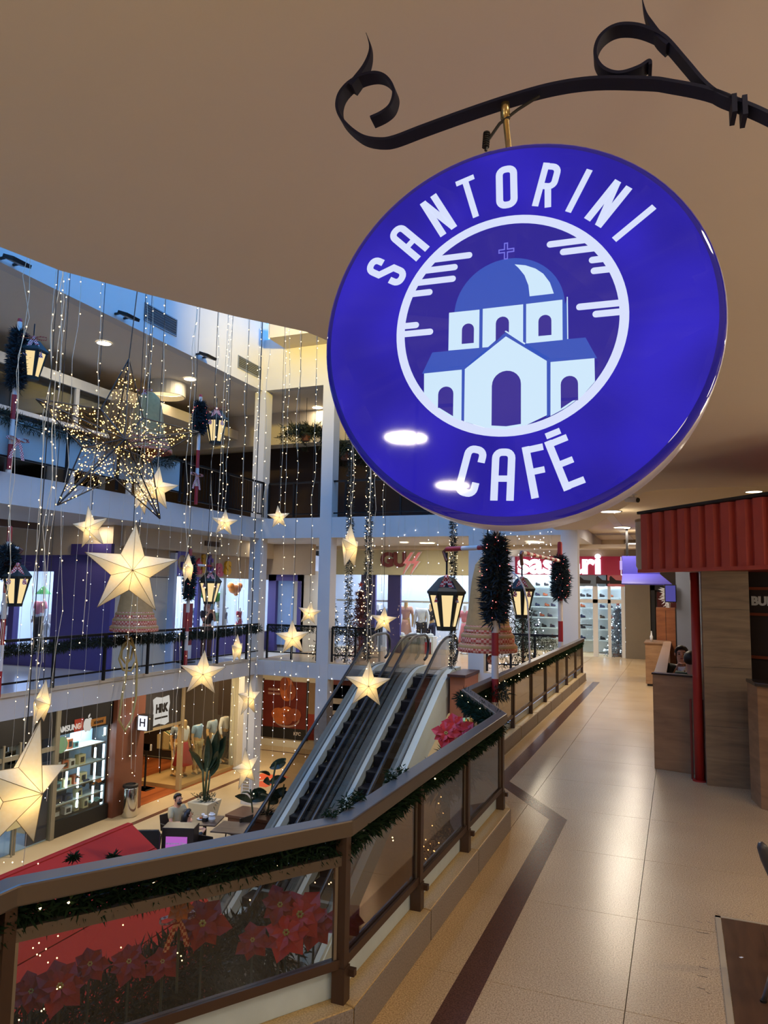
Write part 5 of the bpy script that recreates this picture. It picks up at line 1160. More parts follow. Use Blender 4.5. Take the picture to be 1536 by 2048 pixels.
def escalator(label, xa, xb, xl, xr):
    t = thing('escalator', label, 'escalator', ((xa+xb)/2, YB, -4), 0)
    sheet('outer_deck', xl, xa-.03, -.35, .12, ESK, t); sheet('outer_deck', xb+.03, xr, -.35, .12, ESK, t)
    for x, s in ((xa, 1), (xb, -1)):
        sheet('skirt_gap', x-.035 if s > 0 else x+.005, x-.005 if s > 0 else x+.035, .0, .105, BLACK, t)
        sheet('inner_deck', x if s > 0 else x-.09, x+.09 if s > 0 else x, -.1, .11, ESK, t)
        p = prof(.12, 1.0); q = prof(.84, 1.0); vs = []
        for (y, z), (y2, z2) in zip(p, q): vs += [(x-.006, y, z), (x+.006, y, z), (x+.006, y2, z2), (x-.006, y2, z2)]
        n = len(p); B('glass_balustrade', MB().add(vs, [(i*4+j, i*4+(j+1) % 4, i*4+4+(j+1) % 4, i*4+4+j) for i in range(n-1) for j in range(4)]+[(3, 2, 1, 0), tuple(4*n-4+j for j in range(4))]), ESG, t)
        h = [(x, y, z) for y, z in prof(.88, 1.0)]
        y0, z0 = h[0][1], h[0][2]; y1, z1 = h[-1][1], h[-1][2]
        lo = [(x, y0+.0-.32*math.sin(a), z0-.32+.32*math.cos(a)) for a in (PI, PI*.8, PI*.6, PI*.4, PI*.2)]
        hi = [(x, y1+.32*math.sin(a), z1-.32+.32*math.cos(a)) for a in (PI*.2, PI*.4, PI*.6, PI*.8, PI)]
        B('handrail', MB().tube(lo+h+hi, .036, 8), HRB, t, smooth=True)
    # steps, one tread and riser each
    sx0, sx1 = xa+.09, xb-.09; n = int((YT-YB)/.4)
    for i in range(n+1):
        y = YB+.4*i; z = EK+TG*y
        st_ = B('step', MB().box(sx0, y, z-.23, sx1, y+.41, z), STEP, t)
        B('nosing', MB().box(sx0, y-.004, z-.02, sx1, y+.02, z+.002), mat('nosing grey', S(80, 76, 74), .4, .5), st_)
    B('landing_plate', MB().box(sx0, YT+.1, -.06, sx1, YF+.05, -.01), STEEL, t); B('landing_plate', MB().box(sx0, YB-1.2, -4, sx1, YB, -3.99), STEEL, t)
    B('truss_soffit', MB().add([(xl+.02, YB, -4.0), (xr-.02, YB, -4.0), (xr-.02, YT, -.9), (xl+.02, YT, -.9), (xl+.02, YB, -3.75), (xr-.02, YB, -3.75), (xr-.02, YT, -.3), (xl+.02, YT, -.3), (xl+.02, YF, -.9), (xr-.02, YF, -.9), (xr-.02, YF, -.3), (xl+.02, YF, -.3)], [(0, 3, 2, 1), (0, 4, 7, 3), (1, 2, 6, 5), (3, 8, 9, 2), (3, 7, 11, 8), (2, 9, 10, 6)]), ESK, t)
    return t
escalator('left-hand escalator of the pair rising to the far gallery', -7.22, -6.38, -7.40, -6.26)
escalator('right-hand escalator of the pair rising to the far gallery, nearer our walkway', -6.13, -5.34, -6.26, -5.16)
struct('pier_orange', MB().box(-5.08, YT-.2, -4, -4.72, YF, .05), mat('orange timber', S(176, 104, 66), .5, var=.08, scale=2))
struct('pier_orange_top', MB().box(-5.12, YT-.3, .0, -4.68, YF, .06), mat('dark brown cap', S(80, 44, 32), .5))

# ------------------------------------------------------------------ ground-floor cafe corner and kiosk roof
RFM = mat('kiosk red', S(172, 48, 38), .85, spec=.15, var=.06, scale=2)
ra = onz(20, 1745, -1.5); rb = onz(265, 1650, -1.5)
rx = (ra.x+rb.x)/2; ry = rb.y
kr = thing('kiosk_roof', 'big plain red pitched roof of the Christmas house on the ground floor, below our railing', 'kiosk', (rx, ry, -4))
e1 = rx+1.9; zr, ze = -1.5, -2.65
nseam = 4
for i in range(nseam):
    f0, f1 = i/nseam, (i+1)/nseam; xa_, xb_ = rx+1.9*f0, rx+1.9*f1-.012; za_, zb_ = zr+(ze-zr)*f0, zr+(ze-zr)*(f1-.006)
    B('roof_panel', MB().quad((xa_, ry, za_), (xa_, ry-6.5, za_), (xb_, ry-6.5, zb_), (xb_, ry, zb_), .03), RFM, kr)
B('roof_panel', MB().quad((rx-1.9, ry, ze), (rx-1.9, ry-6.5, ze), (rx-.006, ry-6.5, zr), (rx-.006, ry, zr), .03), RFM, kr)
B('ridge_cap', MB().bar((rx, ry+.01, zr), (rx, ry-6.5, zr), .10, .04), RFM, kr)
B('gable_wall', MB().add([(rx-1.7, ry-.1, -4), (rx+1.7, ry-.1, -4), (rx+1.7, ry-.1, ze), (rx, ry-.1, zr-.08), (rx-1.7, ry-.1, ze), (rx-1.7, ry-.2, -4), (rx+1.7, ry-.2, -4), (rx+1.7, ry-.2, ze), (rx, ry-.2, zr-.08), (rx-1.7, ry-.2, ze)], [(0, 1, 2, 3, 4), (9, 8, 7, 6, 5), (0, 5, 6, 1), (1, 6, 7, 2), (2, 7, 8, 3), (3, 8, 9, 4), (4, 9, 5, 0)]), mat('kiosk wall', S(120, 50, 40), .6), kr)
B('side_wall', MB().box(rx+1.6, ry-6.3, -4, rx+1.7, ry-.2, ze-.05).box(rx-1.7, ry-6.3, -4, rx-1.6, ry-.2, ze-.05), MATS['kiosk wall'], kr)
CHW = mat('dark chair', S(48, 42, 38), .5, .2, var=.05); TBW = wood('table top wood', S(112, 92, 76), S(80, 62, 50), (1, 6, 1), .4)
def chair(label, x, y, rz):
    t = thing('cafe_chair', label, 'chair', (x, y, -4), rz, 'dark cafe chairs on the ground floor')
    B('seat', MB().box(-.21, -.21, .42, .21, .21, .45), CHW, t, local=True, bev=.012); B('backrest', MB().add([(-.2, .19, .5), (.2, .19, .5), (.2, .26, .84), (-.2, .26, .84), (-.2, .22, .5), (.2, .22, .5), (.2, .29, .84), (-.2, .29, .84)], [(0, 1, 2, 3), (7, 6, 5, 4), (0, 4, 5, 1), (1, 5, 6, 2), (2, 6, 7, 3), (3, 7, 4, 0)]), CHW, t, local=True, bev=.015)
    for sx in (-1, 1):
        for sy in (-1, 1): B('leg', MB().cyl((sx*.19, sy*.19, .43), (sx*.22, sy*.22, 0), .016, .013, 8), CHW, t, local=True)
        B('armrest', MB().tube([(sx*.2, .22, .66), (sx*.235, .0, .67), (sx*.235, -.2, .64), (sx*.22, -.2, .44)], .014, 7), CHW, t, local=True)
    return t
MN = onz(352, 1596, -2.78); WN = onz(368, 1628, -2.84)
T1 = onz(410, 1640, -3.26); T2 = onz(466, 1654, -3.26)
def table(label, p, rz, s=.62):
    t = thing('cafe_table', label, 'table', (p.x, p.y, -4), rz, 'small cafe tables on the ground floor')
    B('table_top', MB().box(-s/2, -s/2, .71, s/2, s/2, .74), TBW, t, local=True, bev=.006); B('column_leg', MB().cyl((0, 0, .02), (0, 0, .71), .04, n=12), BLACK, t, local=True); B('base_foot', MB().box(-.24, -.24, 0, .24, .24, .025), BLACK, t, local=True); return t
table('small wooden cafe table between the seated pair', T1, .3, .7); table('bare cafe table beside the escalator foot', T2, .2, .75)
chair('dark armchair across the cafe table from the seated pair', T1.x+.62, T1.y+.42, -PI/2-.25); chair('dark chair under the seated man', MN.x-.02, MN.y, PI/2-.25); chair('dark chair under the woman seen from behind', WN.x, WN.y-.02, PI-.5); chair('dark chair tucked at the bare cafe table', T2.x-.05, T2.y-.7, PI)
BSH = mat('beige shirt', S(185, 172, 135), .8, var=.05); BJK = mat('blue grey jacket', S(44, 58, 70), .8, var=.06); DPT = mat('dark trousers', S(36, 36, 42), .8)
person('bearded man in a beige shirt seated at the cafe table looking down', (MN.x, MN.y, -4), PI/2-.25, 'sit', BSH, DPT, arms='table', h=1.75, beard=True, hair='short', lean=.06)
person('dark-haired woman in a blue grey jacket seated with her back to us', (WN.x, WN.y, -4), PI-.5, 'sit', BJK, DPT, arms='table', h=1.64, hair='long', sl='long', lean=.08)
def on_table(nm, label, cat, dx, dy, fn):
    t = thing(nm, label, cat, (T1.x+dx, T1.y+dy, -3.26), 0); fn(t); return t
def mk_plate(t): B('dish', MB().lathe([(.05, 0), (.1, .012), (.1, .016), (.05, .006), (.001, .005)], 20), FROST, t, local=True, smooth=True); B('pastry', MB().ball((0, 0, .025), .04, 8, 6, (1.2, .9, .6)), ORF, t, local=True)
def mk_cup(t): B('bowl', MB().lathe([(.022, 0), (.036, .03), (.038, .06), (.034, .06), (.03, .03), (.001, .01)], 16), FROST, t, local=True, smooth=True); B('handle', MB().tube([(.034, 0, .05), (.055, 0, .045), (.055, 0, .025), (.032, 0, .02)], .005, 6), FROST, t, local=True)
on_table('plate', 'white plate with a pastry on the cafe table', 'plate', -.12, .02, mk_plate); on_table('cup', 'white coffee cup nearest the man', 'cup', -.2, .2, mk_cup); on_table('cup', 'white coffee cup in the middle of the cafe table', 'cup', .08, .12, mk_cup)
def mk_bag(t): B('crumpled_paper', MB().lathe([(.06, 0), (.085, .05), (.07, .11), (.08, .15), (.05, .16), (.001, .13)], 9), FROST, t, local=True); B('fold', MB().box(-.05, -.01, .14, .05, .01, .19), FROST, t, local=True)
on_table('paper_bag', 'crumpled white paper bag on the cafe table', 'bag', .18, .0, mk_bag)
def mk_salt(t): B('holder', MB().box(-.05, -.05, 0, .05, .05, .08), BLACK, t, local=True); B('napkins', MB().box(-.04, -.03, .08, .04, .03, .13), FROST, t, local=True)
on_table('napkin_holder', 'black napkin holder beside the paper bag', 'napkin holder', .06, -.08, mk_salt)
# planters
LEAF = mat('dark green leaf', S(34, 52, 36), .4, var=.2, scale=5); POTW = mat('white planter', S(190, 182, 160), .6, var=.05)
def leaf(base, tip, w, bend=.0, m=None, n=6):
    a, b = Vector(base), Vector(tip); d = b-a; s = d.cross(Vector((.3, 1, .2))).normalized(); up = s.cross(d).normalized(); mb = MB(); vs = []
    for i in range(n+1):
        t = i/n; c = a+d*t+up*bend*math.sin(PI*t)-Vector((0, 0, 1))*bend*t*t; ww = w*math.sin(PI*min(1, t*.92+.06))**.8
        vs += [c-s*ww, c+up*ww*.25, c+s*ww]
    return mb.add(vs, [f for i in range(n) for f in ((i*3, i*3+1, i*3+4, i*3+3), (i*3+1, i*3+2, i*3+5, i*3+4))])
q = onz(408, 1634, -4); t = thing('potted_plant', 'tall plant with broad upright dark leaves in a white square planter behind the cafe table', 'plant', (q.x, q.y, -4))
B('planter', MB().add([(-.24, -.24, 0), (.24, -.24, 0), (.24, .24, 0), (-.24, .24, 0), (-.32, -.32, .42), (.32, -.32, .42), (.32, .32, .42), (-.32, .32, .42)], [(3, 2, 1, 0), (0, 1, 5, 4), (1, 2, 6, 5), (2, 3, 7, 6), (3, 0, 4, 7), (4, 5, 6, 7)]), POTW, t, local=True, bev=.01)
sc = B('stems', MB().tube([(0, 0, .4), (.02, 0, .9), (.05, 0, 1.25)], .03, 7).tube([(-.04, .03, .4), (-.08, .0, .95), (-.1, 0, 1.2)], .026, 7).tube([(.03, .05, .4), (.1, .05, 1.1)], .024, 7), mat('leaf stem', S(70, 80, 50), .6), t, local=True, smooth=True)
for b_, e_, w_ in (((.05, 0, 1.2), (.5, .1, 2.15), .17), ((.05, 0, 1.2), (.32, .0, 2.3), .17), ((-.02, 0, 1.15), (.02, 0, 2.15), .16), ((-.1, 0, 1.15), (-.5, -.1, 1.75), .14), ((.1, .05, 1.05), (.42, -.1, 1.8), .15), ((-.1, 0, 1.1), (-.28, .1, 1.5), .12)): B('leaf', leaf(b_, e_, w_, .06), LEAF, t, local=True)
B('ground_cover', needles(MB(), [(-.25, 0, .43), (.25, 0, .43)], .2, 260, .1, .012, 5), LEAF, t, kind='stuff', local=True)
q = onz(545, 1660, -4)
t = thing('potted_plant', 'broad-leaved rubber plant in a brown box beside the escalator foot', 'plant', (q.x+.0, q.y-.3, -4))
B('planter', MB().box(-.9, -.35, 0, .6, .35, .42).box(-.95, -.4, .38, .65, .4, .45), mat('brown planter', S(96, 60, 42), .5, var=.1), t, local=True, bev=.01)
rn = random.Random(9)
B('stems', MB().tube([(0, 0, .4), (.1, 0, 1.0), (.15, .1, 1.7)], .025, 7).tube([(-.4, 0, .4), (-.5, .0, 1.0)], .02, 7).tube([(.3, .1, .4), (.4, .1, 1.2)], .02, 7), MATS['leaf stem'], t, local=True)
for k in range(22):
    bx = rn.choice([(.05, 0, rn.uniform(.7, 1.6)), (-.45, 0, rn.uniform(.6, 1.0)), (.36, .1, rn.uniform(.6, 1.2))]); a = rn.uniform(0, 2*PI); l = rn.uniform(.3, .48)
    B('leaf', leaf(bx, (bx[0]+l*math.cos(a), bx[1]+l*math.sin(a), bx[2]+rn.uniform(-.05, .3)), .11, .05), LEAF, t, local=True)
q = onz(512, 1648, -4); t = thing('woven_basket', 'pale woven pot seen through the escalator glass', 'basket', (q.x+.6, q.y-.5, -4)); B('basket', MB().lathe([(.16, 0), (.24, .2), (.22, .36), (.2, .36), (.2, .3), (.001, .3)], 14), mat('wicker', S(170, 160, 130), .8, var=.2, scale=30), t, local=True); B('shoots', needles(MB(), [(0, 0, .3), (0, 0, .5)], .15, 120, .2, .012, 3), LEAF, t, kind='stuff', local=True)
# menu totem, board, vents, wet floor mark
q = onz(362, 1650, -2.9); t = thing('menu_totem', 'dark box totem with a glowing magenta screen beside the seated pair', 'kiosk', (q.x, q.y, -4), .35)
B('cabinet', MB().box(-.33, -.2, 0, .33, .2, 1.1), mat('dark brown box', S(44, 36, 34), .4), t, local=True, bev=.01); B('screen', MB().box(-.24, -.206, .34, .2, -.2, .93), glow('magenta screen', S(175, 95, 185), 1.0), t, local=True)
B('screen_text', text_mb('lançamento Claro', .06, .002, .001).xf(frame((-.02, -.208, .80), (1, 0, 0), (0, 0, 1))), FROST, t, local=True); B('foot', MB().box(-.3, -.24, 0, .3, .24, .04), BLACK, t, local=True)
q = onz(290, 1662, -2.9); t = thing('menu_board', 'dark rounded standing board with an orange poster beside the red roof', 'board', (q.x, q.y, -4), .5)
B('frame', MB().prism([(-.3, 0), (.3, 0), (.3, 1.05), (.26, 1.12), (-.26, 1.12), (-.3, 1.05)], -.04, .04).xf(frame((0, 0, 0), (1, 0, 0), (0, 0, 1))), BLACK, t, local=True, bev=.01); B('poster', MB().box(-.24, -.046, .3, .05, -.04, .95), mat('orange poster', S(190, 120, 80), .5, var=.15), t, local=True); B('foot', MB().box(-.32, -.2, 0, .32, .2, .03), BLACK, t, local=True)
q = onz(528, 1560, -3.995); t = thing('floor_decal', 'orange red floor sticker with pale streaks beyond the corner column', 'floor sticker', (q.x, q.y, -4)); B('sheet', MB().box(-.5, -.7, 0, .5, .7, .003), mat('decal red', S(200, 84, 50), .5), t, local=True); B('streak', MB().add([(-.4, -.6, .004), (-.3, -.6, .004), (.4, .6, .004), (.3, .6, .004)], [(0, 1, 2, 3)]), POTW, t, local=True)
q = Vector((-11.35, YF-.01, -3.2)); t = thing('wall_grille', 'grey square grille low on the corner column', 'grille', (q.x, YF, -3.5)); B('frame', MB().box(-11.48, YF-.03, -3.72, -11.22, YF-.001, -3.05), FROST, t); 
for i in range(8): B('slat', MB().box(-11.45, YF-.036, -3.68+.08*i, -11.25, YF-.03, -3.63+.08*i), STEEL, t)
# ------------------------------------------------------------------ paper stars, lit from inside
def star_paper():
    m = bpy.data.materials.new('paper star'); m.use_nodes = True; nt = m.node_tree; nt.nodes.clear(); N = nt.nodes.new
    d = N('ShaderNodeBsdfDiffuse'); t = N('ShaderNodeBsdfTranslucent'); mx = N('ShaderNodeMixShader'); o = N('ShaderNodeOutputMaterial')
    nz = N('ShaderNodeTexNoise'); nz.inputs['Scale'].default_value = 18; nz.inputs['Detail'].default_value = 6; tc = N('ShaderNodeTexCoord'); r = N('ShaderNodeValToRGB')
    r.color_ramp.elements[0].color = (*S(244, 228, 190), 1); r.color_ramp.elements[1].color = (*S(252, 244, 222), 1)
    nt.links.new(tc.outputs['Object'], nz.inputs['Vector']); nt.links.new(nz.outputs['Fac'], r.inputs[0])
    for b in (d, t): nt.links.new(r.outputs[0], b.inputs['Color'])
    mx.inputs[0].default_value = .62; nt.links.new(d.outputs[0], mx.inputs[1]); nt.links.new(t.outputs[0], mx.inputs[2]); nt.links.new(mx.outputs[0], o.inputs[0]); return m
PAPER = star_paper(); SEAM = mat('paper seam', S(150, 125, 80), .8, var=0)
def star_mb(Rr, r_in=.41, dep=.33):
    vs = []
    for k in range(10):
        a = PI/2+k*PI/5; q = Rr if k % 2 == 0 else Rr*r_in; vs.append((q*math.cos(a), 0, q*math.sin(a)))
    vs += [(0, -Rr*dep, 0), (0, Rr*dep, 0)]
    return MB().add(vs, [(k, (k+1) % 10, 10) for k in range(10)]+[((k+1) % 10, k, 11) for k in range(10)])
STARM = {}
ZC = 9.915
SG = 'paper star lanterns'
def star(label, px, py, dist, rad, rz=0.0, roll=0.0, tilt=0.0, power=1.6, cord=True):
    p = ond(px, py, dist); yaw = math.atan2(p.x-EYE[0], p.y-EYE[1])
    t = thing('paper_star', label, 'star lantern', tuple(p), 0, SG); t.rotation_euler = (tilt, roll, -yaw+rz)
    if 'p' not in STARM:
        o = B('paper_shell', star_mb(1.0), PAPER, t, local=True); STARM['p'] = o.data
        sm = MB(); s_ = star_mb(1.0)
        for k in range(10):
            for c in (10, 11): sm.tube([s_.v[k], s_.v[c]], .006, 3)
            sm.tube([s_.v[k], s_.v[(k+1) % 10]], .005, 3)
        STARM['s'] = B('fold_seams', sm, SEAM, t, local=True).data
    else:
        for n, k in (('paper_shell', 'p'), ('fold_seams', 's')): o = bpy.data.objects.new(n, STARM[k]); C.objects.link(o); o.parent = t
    for c in t.children: c.scale = (rad,)*3
    l = bpy.data.lights.new('star_bulb', 'POINT'); l.energy = power*rad*rad*6; l.color = S(255, 222, 152); l.shadow_soft_size = .05*rad*3
    lo = bpy.data.objects.new('star_bulb', l); C.objects.link(lo); lo.location = p
    if cord:
        M = (Matrix.Rotation(-yaw+rz, 4, 'Z') @ Matrix.Rotation(roll, 4, 'Y') @ Matrix.Rotation(tilt, 4, 'X')).inverted()
        o = B('cord', MB().tube([M @ Vector((0, 0, rad*.8)), M @ Vector((0, 0, ZC-p.z))], .0042, 5), mat('black cord', S(40, 36, 32), .6, var=0), t, local=True)
    return p
star('largest paper star facing us, above the straw bell on the opposite railing', 262, 1141, 7.6, .49, .1, .05, 0, 1.6)
star('large tilted paper star low at the picture edge in front of the phone shop', 46, 1580, 5.6, .52, .95, .16, .1, 1.6)
star('paper star just right of the big wire star', 312, 977, 9.6, .3, .15, .1)
star('paper star hanging below the left foot of the wire star', 181, 1056, 9.4, .29, -.7, -.12, .1)
star('thin edge-on paper star half hidden behind the wire star', 283, 990, 10.2, .3, 1.2, .1)
star('small paper star in front of the dark top restaurant', 449, 1046, 15.0, .29, .1, .05)
star('small paper star between the two white columns, high up', 557, 1035, 16.0, .27, .25, -.1)
star('edge-on paper star over the coloured shop letters', 376, 1138, 12.2, .27, 1.25, 0, 0, 1.8)
star('paper star by the railing below the toy shop window', 405, 1347, 9.6, .31, .05, .05)
star('edge-on paper star by the corner column at railing height', 474, 1298, 13.0, .27, 1.2, 0)
star('edge-on paper star above the tilted large one, near the picture edge', 84, 1408, 8.6, .29, 1.25, 0, .1)
star('half-turned paper star against the corner column, upper of two', 498, 1397, 11.0, .28, .9, .05)
star('half-turned paper star against the corner column, lower of two', 492, 1537, 10.5, .3, .85, -.12)
star('small paper star left of the second white column', 619, 1226, 15.5, .27, -.2, .12)
star('small golden paper star between the columns at railing height', 585, 1276, 12.5, .31, -.05, -.05, 0, 1.7)
star('paper star in front of the escalators', 735, 1370, 9.6, .32, .15, .05, .05)
star('small golden paper star above the escalator head', 767, 1241, 14.5, .28, .1, .08, 0, 1.7)
star('edge-on paper star beside a lit garland strand below the cafe sign', 700, 1095, 10.0, .33, 1.2, 0)

# ------------------------------------------------------------------ strings of fairy lights hanging through the light well
def light_string(label, px, py, dist, z1, z0, dens, seed, spread=.03, bulb=BULB, r=.0095, wire=.0032, group='strings of fairy lights in the light well', dense_from=None, sway=.02, x=None):
    rn = random.Random(seed); p = x or ond(px, py, dist); n = max(3, int((z1-z0)/.45)); P = []
    for i in range(n+1):
        z = z1+(z0-z1)*i/n; P.append((p[0]+rn.gauss(0, sway), p[1]+rn.gauss(0, sway), z))
    o = B('light_string', MB().tube(P, wire, 4), WIRE); tag(o, label, 'string lights', group)
    mb = MB(); s = z1-.1
    while s > z0:
        d = dens*(2.2 if dense_from and s < dense_from else 1)
        s -= (1/d)*rn.uniform(.5, 1.5); t = (z1-s)/(z1-z0)*n; i = min(n-1, max(0, int(t))); c = Vector(P[i]).lerp(Vector(P[i+1]), t-i)
        mb.octa((c.x+rn.uniform(-spread, spread), c.y+rn.uniform(-spread, spread), s), r*rn.uniform(.8, 1.15))
    B('fairy_bulbs', mb, bulb, o, kind='stuff'); return o
LS = [(45, 700, 8.0, 9.915, -.5, 1.4, 'near the black lantern on the top gallery'), (100, 700, 8.6, 9.915, -.6, 3.0, 'right of the black top-gallery lantern'), (116, 760, 8.9, 9.915, -1.2, 2.2, 'pair of the string right of the top-gallery lantern'), (150, 700, 9.4, 9.915, -.6, 1.3, 'thin twisted cable left of the wire star'), (196, 760, 9.0, 9.915, 1.4, 6.0, 'left of the top of the wire star'), (290, 700, 10.0, 9.915, .2, 6.5, 'first of the dense cluster right of the wire star'), (300, 720, 10.2, 9.915, -.4, 6.0, 'second of the dense cluster right of the wire star'), (326, 720, 9.9, 9.915, 3.0, 5.0, 'beside the cord of the star right of the wire star'), (385, 760, 11.6, 9.915, -.6, 4.0, 'left of the top-gallery lantern near the corner'), (432, 760, 12.0, 9.915, .4, 3.6, 'through the top-gallery lantern near the corner'), (458, 800, 14.6, 9.915, 3.1, 5.0, 'dense string at the small star before the dark restaurant'), (452, 800, 14.5, 9.915, 2.8, 6.0, 'second string at the small star before the dark restaurant'), (492, 760, 13.5, 9.915, -1.0, 4.5, 'left of the corner column'), (519, 760, 15.0, 9.915, -1.5, 4.6, 'down the corner column'), (530, 900, 14.6, 9.915, -1.8, 4.0, 'second one down the corner column'), (568, 800, 15.6, 9.915, 3.4, 5.0, 'dense string at the star between the columns'), (578, 800, 15.8, 9.915, 0.2, 4.0, 'second string between the columns'), (598, 800, 14.4, 9.915, -.2, 4.2, 'middle of the space between the columns'), (630, 850, 15.5, 9.915, .2, 5.5, 'left of the second white column'), (704, 1000, 10.4, 9.915, 2.7, 7, 'thick string at the edge-on star below the sign'), (740, 1050, 10.2, 9.915, 1.6, 5, 'over the garland strand under the sign'), (766, 1050, 14.2, 9.915, 1.5, 6, 'thick string at the small golden star above the escalators'), (750, 1010, 12.2, 9.915, 1.0, 2.0, 'thin string right of the garland strands'), (736, 1250, 9.7, 9.915, 1.2, 4, 'dense string down to the star before the escalators'), (62, 1330, 6.2, 9.915, .1, 3.0, 'above the tilted large star at the picture edge'), (86, 1300, 8.5, 9.915, 1.1, 3.0, 'above the edge-on star near the picture edge'), (72, 1350, 7.0, 9.915, -.2, 5.0, 'clustered by the edge-on star near the picture edge'), (492, 1450, 10.7, 9.915, -.2, 5.0, 'between the two half-turned stars at the column'), (430, 1200, 10.0, 9.915, .9, 4.0, 'above the star below the toy shop window'), (375, 1060, 12.0, 9.915, 1.9, 3.0, 'above the edge-on star over the coloured letters'), (20, 1050, 8.2, 9.915, 1.2, 1.5, 'twisted cable with sparse bulbs by the lower black lantern')]
for i, (px, py, d, z1, z0, dn, lb) in enumerate(LS):
    light_string('string of warm fairy lights '+lb, px, py, d, z1, z0, dn, 100+i, spread=.028 if dn > 4 else .02, r=.0078 if d < 11 else .0098)
# fine icicle curtains along the gallery edges
rn = random.Random(77)
for k in range(24):
    y = 8.6+.40*k; light_string('fine drop of sparse icicle lights along the opposite galleries', 0, 0, 0, 3.9, -1.2-.9*rn.random(), 1.5, 300+k, .012, BULBC if k % 3 else BULB, .0075, .0025, 'fine icicle lights along the opposite galleries', sway=.006, x=(XL+.3, y, 0))
for k in range(20):
    xx = -8.4+.29*k+rn.uniform(-.08, .08); light_string('fine drop of sparse icicle lights on the far gallery edge', 0, 0, 0, 3.98, 1.9+rn.random()*1.3, 2.0, 400+k, .015, BULBC, .012, .003, 'fine icicle lights on the far gallery edge', sway=.01, x=(xx, YF-.03, 0))
for k in range(12):
    light_string('fine drop of sparse icicle lights under the ceiling edge before the far white column', 0, 0, 0, 3.6, 2.2+rn.random()*.9, 5.0, 450+k, .03, BULBC, .008, .002, 'fine icicle lights under our ceiling edge', sway=.006, x=(-2.52, 10.4+.5*k, 0))
for k in range(8):
    xx = -10.9+.35*k; light_string('fine drop of lights in front of the chicken poster', 0, 0, 0, -.05, -2.6-.4*rn.random(), 3.2, 480+k, .02, BULBC, .012, .0025, 'fine drops of lights in front of the chicken poster', sway=.008, x=(xx, YF-.03, 0))

# ------------------------------------------------------------------ big wire star
p = ond(238, 885, 8.0); t = thing('wire_star', 'big dark wire-frame star wound with hundreds of tiny warm lights', 'star decoration', tuple(p)); yaw = math.atan2(p.x, p.y); t.rotation_euler = (0, .06, -yaw+.25)
RS = .92; sm = star_mb(1.0, .42, .26); sm.v = [(x*RS, y*RS, z*RS*1.04) for x, y, z in sm.v]; fr_ = MB(); ms = MB(); bl = MB(); rn = random.Random(4)
for a, b in sorted({tuple(sorted((f[i], f[(i+1) % 3]))) for f in sm.f for i in range(3)}): fr_.tube([sm.v[a], sm.v[b]], .008, 5)
for f in sm.f:
    A, B_, C_ = (Vector(sm.v[i]) for i in f)
    for k in range(1, 7): ms.tube([A.lerp(C_, k/7), B_.lerp(C_, k/7)], .0018, 3)
    for k in range(1, 5): ms.tube([A.lerp(B_, k/5), C_], .0015, 3)
    for _ in range(34):
        u, v = sorted((rn.random(), rn.random())); c = A*u+B_*(v-u)+C_*(1-v); bl.octa(c+Vector((rn.gauss(0, .012), rn.gauss(0, .012), rn.gauss(0, .012))), .0064)
B('wire_frame', fr_, BLACK, t, local=True); B('wire_mesh', ms, mat('brown wire', S(120, 94, 52), .6), t, local=True, kind='stuff'); B('fairy_bulbs', bl, glow('amber fairy bulb', S(255, 200, 105), 11), t, local=True, kind='stuff')
B('cord', MB().cyl((0, 0, RS), (0, 0, ZC-p.z), .006, n=5), BLACK, t, local=True)

# ------------------------------------------------------------------ hexagonal lanterns
PANEL = glow('lantern paper', S(255, 226, 165), .95); LFR = mat('lantern green black', S(30, 36, 30), .6, var=.08)
CHK = checks('red white gingham', S(190, 45, 50), S(230, 215, 210), 42)
CHKS = checks('red white gingham coarse', S(190, 80, 64), S(222, 170, 142), 26)
def bow_mb(s, n=8):
    mb = MB()
    for sx in (-1, 1):
        L = [(0, 0, 0), (sx*.5, .08, .22), (sx*.95, .05, .2), (sx*1.0, 0, -.05), (sx*.6, -.06, -.12), (0, 0, 0)]
        vs = [(x*s, (y+d)*s, z*s) for x, y, z in L for d in (-.16, .16)]
        mb.add(vs, [(2*i, 2*i+2, 2*i+3, 2*i+1) for i in range(len(L)-1)])
        T = [(0, -.02, 0), (sx*.25, -.05, -.5), (sx*.5, .0, -1.15), (sx*.62, .02, -1.6)]; vs = [(x*s+d*s*.9, y*s, z*s) for x, y, z in T for d in (-.18, .18)]
        mb.add(vs, [(2*i, 2*i+1, 2*i+3, 2*i+2) for i in range(len(T)-1)])
    return mb.ball((0, -.02*s, 0), .16*s, 8, 6)
